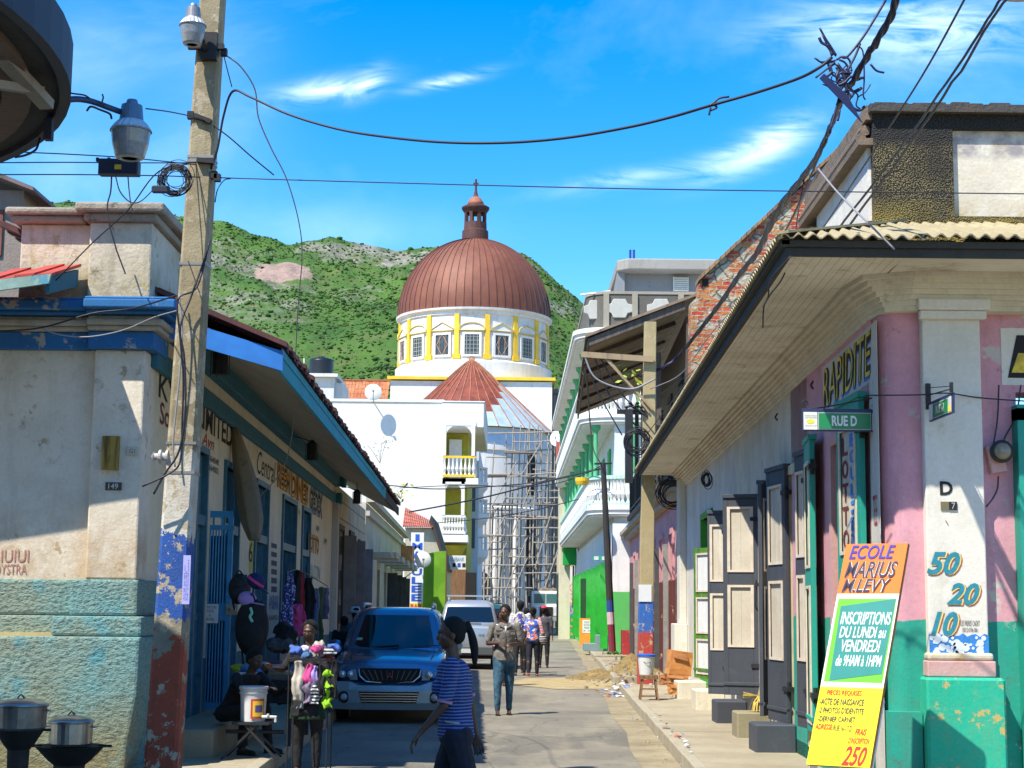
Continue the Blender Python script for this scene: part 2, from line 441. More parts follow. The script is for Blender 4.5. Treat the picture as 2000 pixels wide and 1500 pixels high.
def pavement(name,segs,fk,fw,side):
    p=MB()
    for a,c in segs:
        n_=max(1,int((c - a)/1.6)); st=(c - a)/n_
        for i in range(n_):
            y0,y1=a+i*st,a+(i+1)*st - .012
            p.prism([(fk(y0)+side*.13,y0,.0),(fw(y0),y0,.0),(fw(y1),y1,.0),(fk(y1)+side*.13,y1,.0)],(0,0,.150+rnd.uniform(-.002,.002)))
    o=top(p,name,CONC,None,None,kind='structure'); k=MB()
    for a,c in segs:
        n_=max(1,int((c - a)/1.0)); st=(c - a)/n_
        for i in range(n_):
            y0,y1=a+i*st,a+(i+1)*st - .015; dz=rnd.uniform(-.006,.006); dx=rnd.uniform(-.008,.008)
            k.prism([(fk(y0)+dx,y0,-.01),(fk(y0)+side*.13,y0,-.01),(fk(y1)+side*.13,y1,-.01),(fk(y1)+dx,y1,-.01)],(0,0,.165+dz))
    top(k,name.replace('pavement','kerb'),KERB,None,None,kind='structure',bevel=.012)
pavement('right_pavement',[(9.7,34.5),(37.5,52.5),(54.2,88)],kR,lambda y:xR(y)+.1,1)
pavement('left_pavement',[(13.0,95)],kL,lambda y:xL(y) - .1,-1)
c_=MB(); c_.box(-40,kL(13) - .2,13.0,15.98,-.01,.148); c_.box(xR(9.7)+.11,40,9.7,13.4,-.01,.148); top(c_,'corner_pavement',CONC,None,None,kind='structure')

# ---- hills
ridge=[(-900,470),(-300,415),(0,396),(60,392),(150,402),(250,420),(350,436),(400,424),(440,428),(480,440),(520,446),(560,463),(620,468),(660,462),(700,460),(760,464),(800,460),(830,462),(880,470),(930,478),(1000,492),(1040,512),(1085,545),(1140,588),(1200,640),(1300,720),(1500,820),(2000,930),(2900,1000)]
def ry(px):
    for (a,ya),(c,yc) in zip(ridge[:-1],ridge[1:]):
        if a <= px <= c:return ya+(yc - ya)*(px - a)/(c - a)
    return ridge[0][1] if px<ridge[0][0] else ridge[-1][1]
nx_,ny_=330,110
def hillp(px,t):
    py=1183+(ry(px) - 1183)*(t**.92); Y=420+560*t
    p=W(px,py,Y)
    p.x += 0
    n1=noise.fractal(Vector((p.x*.006,p.y*.006,3.1)),.9,2.0,6)
    n2=noise.fractal(Vector((p.x*.03,p.y*.012,9.1)),.8,2.0,5)
    rg=abs(noise.noise(Vector((p.x*.012+.4,p.y*.004,1.7))))
    k=min(1,t*4)*(1 - t*.75)
    p.z += (n1*26 - rg*34+6)*k+n2*5*min(1,t*4)*(1 if t<.97 else .6)
    return p
vs=[]; fs=[]
for j in range(ny_+1):
    for i in range(nx_+1):
        px=-700+3300*i/nx_; t=j/(ny_ - 8)
        if t <= 1:p=hillp(px,t)
        else:
            p=hillp(px,1.0); k=(t - 1); p=Vector((p.x*(1+k*2),p.y+1500*k,p.z*(1 - k*3)))
        vs.append(p)
for j in range(ny_):
    for i in range(nx_):
        a=j*(nx_+1)+i; fs.append((a,a+1,a+nx_+2,a+nx_+1))
hm=MB(); hm.add(vs,fs)
m,nt_,b=newmat('hillside'); q=NB(nt_); b.inputs['Roughness'].default_value=.95
f1=q.noise(.02,8,.7); f2=q.noise(.07,8,.7,off=(20,0,0)); zz=q.z()[2]
veg=q.mix(q.ramp(f1,.35,.62),(.028,.10,.012),(.08,.175,.022))
veg=q.mix(q.ramp(f2,.5,.72),veg,(.15,.15,.055))
rock=q.mix(q.ramp(q.noise(.12,10,.8,stretch=(1,1,.5)),.38,.62),(.38,.35,.31),(.07,.085,.05))
hi=q.ramp(zz,125,180); rk=q.noise(.018,9,.75,stretch=(1,1,1.6),off=(0,50,10))
rm_=q.m('MULTIPLY',q.ramp(rk,.50,.57),q.m('ADD',hi,.0),clamp=True)
c=q.mix(rm_,veg,rock)
t_=((1183 - 535)/(1183 - ry(553)))**(1/.92); pc=hillp(553,t_)      # the bare pinkish rock face
vd=q.n('ShaderNodeVectorMath',operation='SUBTRACT'); q.l(q.P(),vd.inputs[0]); vd.inputs[1].default_value=pc
v2=q.n('ShaderNodeVectorMath',operation='MULTIPLY'); q.l(vd.outputs[0],v2.inputs[0]); v2.inputs[1].default_value=(1/19.,0,1/9.5)
v3=q.n('ShaderNodeVectorMath',operation='LENGTH'); q.l(v2.outputs[0],v3.inputs[0])
pm=q.ramp(q.m('ADD',v3.outputs['Value'],q.m('MULTIPLY',q.m('SUBTRACT',q.noise(.08,6),.5),1.2)),.85,.95,1,0)
pcol=q.mix(q.ramp(q.noise(.15,8,.7,stretch=(1,1,.3)),.4,.65),(.42,.29,.24),(.26,.19,.15))
c=q.mix(pm,c,pcol)
q.l(c,b.inputs['Base Color']); q.bump(b,q.noise(.15,10,.75),1.0,3.0); HILL=m
top(hm,'hills',HILL,None,None,kind='structure',smooth=True)
# scrub and trees growing on the hills: one mass
ico=bmesh.new(); bmesh.ops.create_icosphere(ico,subdivisions=1,radius=1)
iv=np.array([v.co[:] for v in ico.verts]); ico.verts.ensure_lookup_table(); ifc=np.array([[v.index for v in f.verts] for f in ico.faces]); ico.free()
rs=np.random.RandomState(3); VV=[]; FF=[]; nb=0
for k in range(120000):
    px=rs.uniform(-250,1420); t=rs.uniform(.10,1.0)**.8
    if t>1:continue
    p=hillp(px,t)
    d=noise.fractal(Vector((p.x*.018,p.y*.018,5)),1,2,4)
    rocky=t>.62
    if rs.rand()>(.95 if d>0 else .5)*(.42 if rocky else 1):continue
    py=1183+(ry(px) - 1183)*(t**.92)
    if ((px - 553)/62)**2+((py - 535)/32)**2<.75+.5*noise.noise(Vector((px*.05,py*.05,0))):continue
    s=rs.uniform(.35,1.0)*(1.1 if t<.4 else .9)*(2.2 if rs.rand()<.04 else 1)
    v=iv*(1+rs.uniform(-.5,.5,(len(iv),1)))*np.array([s,s,s*rs.uniform(.45,.8)])
    VV.append(v+np.array([p.x,p.y,p.z+s*.35])); FF.append(ifc+nb*len(iv)); nb += 1
VV=np.concatenate(VV); FF=np.concatenate(FF)
me=bpy.data.meshes.new('scrub'); me.vertices.add(len(VV)); me.vertices.foreach_set('co',VV.ravel().astype(np.float32))
me.loops.add(FF.size); me.loops.foreach_set('vertex_index',FF.ravel().astype(np.int32))
me.polygons.add(len(FF)); me.polygons.foreach_set('loop_start',np.arange(0,FF.size,3,dtype=np.int32)); me.polygons.foreach_set('loop_total',np.full(len(FF),3,dtype=np.int32))
me.update(); me.validate(); me.polygons.foreach_set('use_smooth',np.ones(len(FF),dtype=bool))
m,nt_,b=newmat('scrub_leaves'); q=NB(nt_); b.inputs['Roughness'].default_value=.9
c=q.mix(q.ramp(q.noise(.05,5,.7),.35,.65),(.028,.11,.010),(.09,.22,.018))
c=q.mix(q.ramp(q.noise(.35,4,.7,off=(9,9,0)),.45,.7),c,(.010,.042,.010))
q.l(c,b.inputs['Base Color']); q.bump(b,q.noise(1.3,6,.8),1.0,1.2); me.materials.append(m)
o=bpy.data.objects.new('scrub',me); COL.objects.link(o); tag(o,'green scrub and low trees covering the hillside','scrub',kind='stuff')
bpy.context.view_layer.update()

# ================================================================== CHURCH
YC=155.0; CXc=W(926,620,YC).x; sC=FPX/YC; Rd=147/sC
def zC(py,Y=None):return W(926,py,Y if Y else YC - Rd).z
CHW=plaster('church_white',(.82,.82,.81),dirt=(.32,.29,.24),dirt_amt=.55,streak=.5,bump=.15,var=.12,scale=.4)
YEL=flat('church_yellow',(.80,.52,.03),.6,0,.12,1)
church=thing('church','white domed church with a rust brown dome and yellow trim beneath the hills','church',(CXc,YC,0))
zled=zC(745); zdr=zC(738); zwin0=zC(703); zdome=zC(600)
hw=7.35
mb=MB(); mb.box(CXc - hw,CXc+hw,YC - hw,YC+hw,0,zled - .02); mb.build('body',CHW,church)
mb=MB(); mb.box(CXc - hw - .3,CXc+hw+.3,YC - hw - .3,YC+hw+.3,zled+.08,zled+.36); mb.build('ledge',YEL,church)
c0=(CXc,YC,0)
mb=MB(); mb.lathe([(Rd+.35,zled+.42),(Rd+.35,zwin0 - .1),(Rd+.05,zwin0+.1)],c0,96); mb.lathe([(Rd - .05,zwin0),(Rd - .05,zdome - .6)],c0,96)
drum=mb.build('drum',CHW,church,fixn=True)
mb=MB(); mb.lathe([(Rd - .05,zdome - .62),(Rd+.08,zdome - .6),(Rd+.1,zdome - .35),(Rd+.32,zdome - .2),(Rd+.36,zdome),(Rd - .2,zdome+.06)],c0,96); mb.build('cornice',CHW,church,smooth=False,fixn=True)
LEAD=flat('leaded_pane',(.05,.06,.065),.25,0,.5,3)
def polar(r,a,z):return (CXc+r*sin(a),YC - r*cos(a),z)
zw0,zw1=zC(692),zC(653)
for k in range(16):
    a=2*pi*k/16
    M=Matrix.Translation((CXc,YC,0)) @ Matrix.Rotation(a,4,'Z')
    a2=a+pi/16; M2=Matrix.Translation((CXc,YC,0)) @ Matrix.Rotation(a2,4,'Z')
    if cos(a2)>-.25:
        mb=MB(); mb.box(-.22,.22,-Rd - .14,-Rd+.3,zwin0+.35,zdome - .62,M2); mb.box(-.36,.36,-Rd - .2,-Rd+.3,zwin0+.1,zwin0+.55,M2); mb.build('pilaster',YEL,church)
    if cos(a)<-.2:continue
    mb=MB(); hwid=.66
    mb.box(-hwid - .22,-hwid,-Rd - .1,-Rd+.3,zw0 - .2,zw1+.2,M); mb.box(hwid,hwid+.22,-Rd - .1,-Rd+.3,zw0 - .2,zw1+.2,M)
    mb.box(-hwid,hwid,-Rd - .1,-Rd+.3,zw1,zw1+.2,M); mb.box(-hwid,hwid,-Rd - .12,-Rd+.3,zw0 - .2,zw0,M)
    wd=mb.build('window',CHW,church)
    mb=MB(); mb.box(-hwid,hwid,-Rd - .02,-Rd+.2,zw0,zw1,M); mb.build('pane',LEAD,wd)
    mb=MB()
    if k%2==0:
        for i in range(4):x=-hwid+(i+.5)*hwid/2; mb.box(x - .03,x+.03,-Rd - .06,-Rd - .03,zw0,zw1,M)
        for i in range(5):z=zw0+(i+.5)*(zw1 - zw0)/5; mb.box(-hwid,hwid,-Rd - .056,-Rd - .034,z - .025,z+.025,M)
    else:
        for sx in (-1,1):
            for sy in (-1,1):
                mb.bar(M @ Vector((sx*.05,-Rd - .05,(zw0+zw1)/2+sy*.9)),M @ Vector((sx*.55,-Rd - .05,(zw0+zw1)/2)),.05,.05)
                mb.bar(M @ Vector((sx*.3,-Rd - .05,(zw0+zw1)/2+sy*.9)),M @ Vector((sx*.3,-Rd - .05,(zw0+zw1)/2)),.05,.05)
    mb.build('lattice',flat('lattice_pale' if k%2==0 else 'lattice_rust',(.3,.33,.3) if k%2==0 else (.4,.27,.2),.6),wd)
    mb=MB(); zp=zw1+.38
    if k%2==1:pts=[(-1.15,zp),(-1.15,zp+.14),(0,zp+.78),(1.15,zp+.14),(1.15,zp)]
    else:pts=[(-1.15,zp)]+[(-1.15*cos(pi*i/10),zp+.14+.58*sin(pi*i/10)) for i in range(11)]+[(1.15,zp)]
    mb.prism([M @ Vector((x,-Rd - .06,z)) for x,z in pts],M.to_3x3() @ Vector((0,.3,0)))
    mb.build('pediment',CHW,wd)
    mb=MB(); tp=[M @ Vector((x,-Rd - .1,z)) for x,z in pts]
    mb.tube(tp+[tp[0]],.055,4); mb.build('pediment_trim',flat('trim_ochre',(.62,.45,.08),.7),wd)
# dome with standing seams
m,nt_,b=newmat('dome_rust'); q=NB(nt_); b.inputs['Roughness'].default_value=.62; b.inputs['Metallic'].default_value=.15
c=q.mix(q.ramp(q.noise(.35,7,.7),.35,.65),(.155,.052,.03),(.23,.083,.05)); c=q.mix(q.ramp(q.noise(1.2,8,.75,stretch=(1,1,.25),off=(7,1,2)),.5,.75,0,.7),c,(.085,.03,.02))
q.l(c,b.inputs['Base Color']); DOME=m; SEAM=flat('dome_seam',(.10,.03,.02),.7)
mb=MB(); ns=60; rows=44; vs=[]; fs=[]; Hd=W(926,468,YC).z - zdome - .1
for j in range(rows+1):
    t=(pi/2)*j/rows*.985; rr=(Rd+.22)*cos(t); z=zdome+.05+Hd*sin(t)
    for i in range(ns):
        for dd,e in ((0,0),(.92,0),(.935,.055),(.985,.055)):
            a=2*pi*(i+dd)/ns; vs.append((CXc+(rr+e*cos(t))*cos(a),YC+(rr+e*cos(t))*sin(a),z+e*sin(t)))
n4=ns*4
mb.add(vs,[])
for j in range(rows):
    for i in range(n4):
        l=(i+1)%n4; mb.f.append([j*n4+i,j*n4+l,(j+1)*n4+l,(j+1)*n4+i]); mb.mi.append(0 if i%4==0 else 1); mb.sm.append(False)
mb.build('dome',[DOME,SEAM],church)
LCOP=rustm('lantern_copper',(.06,.025,.022),(.11,.045,.035),(.03,.015,.014),scale=.6)
zL=lambda py:W(926,py,YC).z
lant=MB(); q1=26/sC
lant.lathe([(q1*1.02,zL(472)),(q1*1.0,zL(452)),(q1*.88,zL(450)),(q1*.86,zL(436))],c0,32)
LT=lant.build('lantern',LCOP,church,fixn=True)
mb=MB()
for k in range(8):
    a=2*pi*(k+.5)/8; mb.box(-.16,.16,-q1*.86,-q1*.86+.28,zL(437),zL(417),Matrix.Translation(c0) @ Matrix.Rotation(a,4,'Z'))
mb.build('lantern_column',LCOP,LT)
mb=MB(); mb.lathe([(q1*.84,zL(418)),(q1*.9,zL(415)),(q1*1.06,zL(409)),(q1*1.08,zL(406)),(q1*.8,zL(402)),(q1*.66,zL(401))],c0,32); mb.build('lantern_cornice',LCOP,LT,fixn=True)
mb=MB(); mb.lathe([(q1*.68,zL(402)),(q1*.6,zL(395)),(q1*.42,zL(388)),(q1*.2,zL(384))],c0,24); mb.build('lantern_cap',rustm('cap_rust',(.3,.1,.06),(.4,.16,.1),(.14,.05,.04)),LT,smooth=True,fixn=True)
mb=MB(); mb.lathe([(q1*.26,zL(385)),(.2,zL(381)),(.12,zL(372)),(.1,zL(350))],c0,10); mb.box(CXc - .26,CXc+.26,YC - .07,YC+.07,zL(361),zL(357)); mb.build('finial',LCOP,LT,fixn=True)
# apse
YA=YC - hw+.3; Ra=7.2; ca=(CXc,YA,0); zea=W(1080,850,YA).z; zap=W(917,697,YA).z
mb=MB(); mb.lathe([(Ra - .3,0),(Ra - .3,zea - 2.0),(Ra - .15,zea - 1.95),(Ra - .15,zea - 1.6),(Ra - .3,zea - 1.55),(Ra - .3,zea)],ca,64,pi,2*pi)
mb.lathe([(Ra - .28,9.6),(Ra - .1,9.7),(Ra - .1,10.2),(Ra - .28,10.3)],ca,64,pi,2*pi)
mb.build('apse',CHW,church,fixn=True)
PALEB=flat('pale_blue_band',(.50,.62,.78),.8,0,.1,1)
mb=MB(); mb.lathe([(Ra - .27,zea - 1.4),(Ra - .27,zea - .2)],ca,64,pi*1.45,2*pi); mb.build('painted_band',PALEB,church,fixn=True)
ROOFR=rustm('apse_roof_rust',(.13,.025,.02),(.26,.06,.03),(.06,.014,.014),scale=.5)
ZINC=flat('new_zinc',(.42,.52,.56),.45,.3,.15,1)
mb=MB(); n_=18; rows=10
for k in range(n_):
    for j in range(rows):
        a0_,a1_=pi+pi*k/n_,pi+pi*(k+1)/n_; f0,f1=j/rows,(j+1)/rows
        R0,R1=(Ra+.35)*(1 - f0),(Ra+.35)*(1 - f1); z0,z1=zea+(zap - zea)*f0,zea+(zap - zea)*f1
        pts=[(CXc+R0*cos(a0_),YA+R0*sin(a0_),z0),(CXc+R0*cos(a1_),YA+R0*sin(a1_),z0),(CXc+R1*cos(a1_),YA+R1*sin(a1_),z1),(CXc+R1*cos(a0_),YA+R1*sin(a0_),z1)]
        mb.cur=1 if (k >= 10 and j<(k - 9)*1.0+.5 and j<7) else 0
        if j==0 and k in (8,9):mb.cur=1
        mb.quad(*pts)
roof=mb.build('apse_roof',[ROOFR,ZINC],church)
mb=MB()
for k in range(n_+1):
    a0_=pi+pi*k/n_; mb.bar((CXc+(Ra+.36)*cos(a0_),YA+(Ra+.36)*sin(a0_),zea+.04),(CXc,YA,zap+.04),.055,.07)
mb.build('roof_seam',rustm('seam_rust',(.30,.10,.05),(.4,.2,.12),(.14,.04,.03)),roof)
mb=MB()        # tall arched apse window on the right
for (ang,zz0,zz1,ww) in ((52,1.2,9.2,.62),(52,11.4,14.4,.5),(10,1.5,3.6,.9)):
    mb=MB()
    M=Matrix.Translation(ca) @ Matrix.Rotation(radians(ang),4,'Z')
    pts=[(-ww,zz0),(ww,zz0)]+[(ww*cos(pi*i/8),zz1+ww*1.2*sin(pi*i/8)) for i in range(9)]
    mb.prism([M @ Vector((x,-Ra+.16,z)) for x,z in pts],M.to_3x3() @ Vector((0,.3,0))); mb.build('apse_window',DARKIN,church)
for ang in (-28,22,38,66):
    mb=MB(); M=Matrix.Translation(ca) @ Matrix.Rotation(radians(ang),4,'Z'); mb.box(-.35,.35,-Ra+.02,-Ra+.4,0,9.6,M); mb.build('buttress',CHW,church)
# nave with rusty roof on the left
XN=W(672,760,150).x
mb=MB(); mb.box(XN,CXc - hw - .31,150.5,165,0,W(720,790,150).z); mb.build('nave',CHW,church)
mb=MB(); z0=W(720,788,150).z; z1=W(720,736,150).z
for i in range(14):
    for j in range(5):
        x0=XN - .4+(CXc - hw - XN)*i/14; x1=XN - .4+(CXc - hw - XN)*(i+1)/14 - .03; f0,f1=j/5,(j+1)/5 - .01
        dz=rnd.uniform(0,.04)
        mb.quad((x0,149.6+3*f0,z0+(z1 - z0)*f0+dz),(x1,149.6+3*f0,z0+(z1 - z0)*f0+dz),(x1,149.6+3*f1,z0+(z1 - z0)*f1+dz),(x0,149.6+3*f1,z0+(z1 - z0)*f1+dz))
for f in (0.02,.98):mb.bar((XN - .4,149.55+3*f,z0+(z1 - z0)*f+.08),(CXc - hw - .3,149.55+3*f,z0+(z1 - z0)*f+.08),.16,.12)
mb.build('nave_roof',rustm('nave_rust',(.34,.08,.035),(.5,.2,.09),(.15,.04,.025),scale=.7),church)

# scaffolding round the apse
scf=thing('scaffolding','rough timber scaffolding poles standing around the white church apse','scaffolding',(CXc+4,138,0))
POLEW=woodm('scaffold_timber',(.40,.36,.30),(.15,.13,.11))
upr=[(973,1.0),(987,.2),(1010,.7),(1028,.25),(1043,.0),(1058,.5),(1068,.05),(1083,.4),(1090,1.1),(1000,2.0),(1050,2.0),(1076,2.1),(940,.6),(957,1.6),(928,1.2),(949,.1),(963,1.9),(980,1.5),(995,.6),(1018,1.7),(1036,1.2),(1072,1.3),(1096,.3),(1101,1.4),(1064,2.2),(1054,.2)]
for i,(px,dy) in enumerate(upr):
    Y=137.5+dy; topy=835 if px>980 else rnd.choice((870,985)); x=W(px,1000,Y).x
    mb=MB(); mb.tube([(x+rnd.uniform(-.3,.3),Y,0),(x+rnd.uniform(-.12,.12),Y,6),(x,Y,10),(x+rnd.uniform(-.35,.35),Y,W(px,topy+rnd.uniform(-12,18),Y).z)],[.085,.08,.07,.055],6)
    mb.build('upright_pole',POLEW,scf)
for i,(py,a,c) in enumerate([(845,948,1085),(880,945,1090),(906,985,1078),(925,955,1096),(931,950,1092),(985,940,1080),(1012,925,1098),(1045,918,1096),(1074,935,1020),(1105,920,1092),(1130,915,1010),(1165,925,1090),(1060,1040,1097),(960,1030,1090),(1135,1040,1085),(862,1000,1090),(894,950,1000),(917,1040,1100),(950,930,1040),(972,985,1100),(998,930,1000),(1029,1020,1100),(1060,925,1000),(1088,960,1100),(1118,1000,1098),(1148,930,1040),(1155,1030,1096),(938,1050,1100),(1010,1000,1100)]):
    Y=137.3+(i%3)*.35; mb=MB()
    mb.tube([W(a,py+rnd.uniform(-3,3),Y),W((a+c)/2,py+rnd.uniform(-2,2),Y),W(c,py+rnd.uniform(-4,4),Y)],.06,6); mb.build('ledger_pole',POLEW,scf)
for a,c,py in ((985,1050,884),(1030,1092,933),(925,990,928),(1000,1060,1107),(1035,1095,1014),(945,1000,1047),(1040,1098,1104),(1045,1095,986),(960,1010,986)):
    mb=MB(); p=W(a,py,137.5); p2=W(c,py+2,137.5); mb.box(p.x,p2.x,137.4,138.6,p.z,p.z+.08); mb.build('walkway_plank',woodm('plank_grey',(.3,.26,.2)),scf)
for (a,b_,c,d) in ((940,1150,990,1060),(1000,1045,1040,940),(1060,1160,1095,1060),(960,990,1010,900),(1030,1090,1000,1160),(1020,925,1060,860),(985,1160,1030,1050),(1045,1110,1080,990),(950,1080,985,1010)):
    mb=MB(); mb.tube([W(a,b_,137.2),W(c,d,137.2)],.05,6); mb.build('brace_pole',POLEW,scf)
mb=MB()      # iron fence in front of the apse
y=134.0
for i in range(26):x=W(912+i*2.6,1180,y).x; mb.box(x - .03,x+.03,y - .03,y+.03,0,2.25)
a_,b_=W(910,1180,y).x,W(980,1180,y).x; mb.box(a_,b_,y - .025,y+.025,.3,.38); mb.box(a_,b_,y - .025,y+.025,1.9,1.98)
top(mb,'iron_fence',IRON,'black spiked iron fence in front of the white church wall','fence')

# ---- house with the water tank, left of the church
Y=120.0
h=thing('concrete_house','small white flat roofed house carrying a black water tank','house',(W(630,760,Y).x,Y,0))
WH2=plaster('far_white',(.7,.7,.68),dirt=(.3,.28,.25),dirt_amt=.5,scale=.5,bump=.1)
a,c=W(612,760,Y),W(652,760,Y); zt=W(630,737,Y).z
mb=MB(); mb.box(a.x - 6,c.x,Y,Y+6,0,zt); mb.box(a.x - 6.2,c.x+.3,Y - .4,Y+6.2,zt,zt+.25); mb.build('wall',WH2,h)
a,c=W(651,780,Y),W(664,780,Y)
mb=MB(); mb.box(W(652,760,Y).x+.01,W(668,760,Y).x,Y+.8,Y+5,0,W(650,745,Y).z); mb.build('side_wall',WH2,h)
mb=MB(); mb.box(W(655,0,Y).x,W(664,0,Y).x,Y+.74,Y+.8,W(0,783,Y).z,W(0,757,Y).z); mb.build('window',DARKIN,h)
zt2=zt+.25
mb=MB(); ctr=W(628,700,Y+1.5); r_=25/26.7
prof=[(r_*.97,zt2)]
for i in range(14):prof += [(r_*1.0,zt2+.05+i*.085),(r_*.97,zt2+.09+i*.085)]
prof += [(r_*.9,zt2+1.3),(r_*.5,zt2+1.42),(r_*.25,zt2+1.44),(r_*.25,zt2+1.52),(.01,zt2+1.54)]
mb.lathe(prof,(ctr.x,ctr.y,0),28)
top(mb,'water_tank',flat('tank_black',(.012,.012,.015),.35),'ribbed black plastic water tank on the flat roof by the hill','water tank',smooth=True,fixn=True)
mb=MB(); mb.tube([W(594,748,Y),W(594,700,Y)],.05,6); top(mb,'roof_pipe',WHITE,'thin white pipe standing beside the black water tank','pipe')

# ================================================================== WHITE CORNER HOUSE with stacked balconies (end of the left side)
YW=95.0; sW=FPX/YW
wh=thing('balcony_house','tall white house with yellow trimmed balconies stacked at its corner','house',(W(760,1100,YW).x,YW,0))
BW=plaster('bright_white',(.80,.80,.79),dirt=(.4,.38,.33),dirt_amt=.4,streak=.3,scale=.35,bump=.15,var=.12)
GRN_Y=flat('olive_yellow',(.40,.36,.03),.8,0,.15,2)
xa,xb=W(560,900,YW).x,W(866,900,YW).x
zt=W(760,785,YW).z
mb=MB(); mb.box(xa,xb,YW,YW+14,0,zt); mb.box(xa,xb,YW - .06,YW+.2,zt - .0,zt+.16); mb.build('wall',BW,wh)
xc=W(912,900,YW).x; xd=W(945,900,YW).x; xe=W(930,900,YW).x
def zW(py):return W(900,py,YW).z
mb=MB(); mb.box(xb+.005,xc,YW+2.2,YW+14,0,zW(838) - .02); mb.build('street_wall',GRN_Y,wh)
mb=MB(); mb.box(xb - .08,xd,YW - .9,YW+14,zW(838),zW(790)); mb.box(xb - .1,xd+.05,YW - .95,YW+14,zW(790),zW(787)); mb.build('roof_parapet',BW,wh,bevel=.2)
def baluster(mb,x,y,z0,z1,r=.05,n=6):
    h_=z1 - z0
    mb.lathe([(r*.9,z0),(r*.5,z0+h_*.12),(r*1.25,z0+h_*.35),(r*.8,z0+h_*.55),(r*.45,z0+h_*.8),(r*.9,z1)],(x,y,0),n)
for (ytop,yrail,ybot,yslab,col,xr) in ((848,893,934,948,YEL,xe),(957,1008,1044,1060,BW,W(910,1000,YW).x)):
    bl=MB(); z0,z1=zW(yslab),zW(ybot+2)
    bl.box(xb+.0,xr+.15,YW - .95,YW+2.0,z0,z1); bo=bl.build('balcony',BW,wh)
    mb=MB(); zr=zW(yrail)
    mb.box(xb,xr,YW - .93,YW - .8,zr - .13,zr); mb.box(xb,xr,YW - .93,YW - .8,z1+.06,z1+.2); mb.box(xr - .12,xr,YW - .8,YW+2,zr - .13,zr)
    mb.build('rail',col,bo)
    mb=MB(); nn=8
    for i in range(nn):baluster(mb,xb+.12+(xr - xb - .24)*i/(nn - 1),YW - .86,z1+.2,zr - .13,.085)
    for i in range(7):baluster(mb,xr - .06,YW - .6+i*.35,z1+.0,zr - .13,.085)
    mb.build('balusters',BW,bo)
    mb=MB(); zt_=zW(ytop)
    for xx in (xb+.08,xr - .16):mb.box(xx - .1,xx+.1,YW - .95,YW - .75,zr,zt_+.4)
    for i in range(6):      # curved spandrels at the head of the opening
        f=i/6; mb.box(xb+.18,xb+.18+.35*(1 - f)**2,YW - .93,YW - .78,zt_+.4 - .5*f - .09,zt_+.4 - .5*f); mb.box(xr - .26 - .35*(1 - f)**2,xr - .26,YW - .93,YW - .78,zt_+.4 - .5*f - .09,zt_+.4 - .5*f)
    mb.box(xb,xr,YW - .95,YW - .75,zt_+.4,zt_+.62); mb.build('post',BW,bo)
mb=MB(); mb.box(xb+.25,xb+1.0,YW+1.9,YW+2.15,zW(945),zW(852)); mb.build('shutter',WHITE,wh)
mb=MB(); mb.prism([(xb,YW - .5,zW(1066)),(xc,YW - .5,zW(1066)),(xc - .5,YW+.5,zW(1100)),(xb,YW+.5,zW(1100))],(0,1.4,0)); mb.build('bracket',GRN_Y,wh)
# further white house with rounded balconies in shade
Y2=110.0
fh=thing('balcony_house','farther white house with rounded balconies in shade beside the scaffolding','house',(W(925,1100,Y2).x,Y2,0))
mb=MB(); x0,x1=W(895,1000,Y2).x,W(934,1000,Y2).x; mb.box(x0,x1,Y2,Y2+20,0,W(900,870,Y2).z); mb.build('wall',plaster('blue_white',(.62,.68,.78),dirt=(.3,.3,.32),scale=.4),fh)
for py in (945,1008,1080):
    mb=MB(); z=W(930,py,Y2).z; cx=x1 - .5; r_=.5+(W(953,py,Y2).x - x1)
    mb.lathe([(r_*.6,z - .7),(r_*.95,z - .25),(r_,z),(r_,z+.2),(r_*.93,z+.2)],(cx,Y2+1.6,0),24); bo=mb.build('balcony',BW,fh,fixn=True)
    mb=MB()
    for i in range(16):a=pi*1.0+1.25*pi*i/15; mb.lathe([(.05,z+.2),(.05,z+1.1)],(cx+r_*.9*cos(a),Y2+1.6+r_*.9*sin(a),0),5)
    mb.lathe([(r_*.94,z+1.1),(r_*.98,z+1.2),(r_*.86,z+1.2)],(cx,Y2+1.6,0),24); mb.build('rail',BW,bo)
    mb=MB(); mb.box(x1 - .9,x1 - .2,Y2 - .03,Y2+.1,z+.3,z+2.3); mb.build('door',flat('blue_grey',(.08,.1,.14),.7),fh)
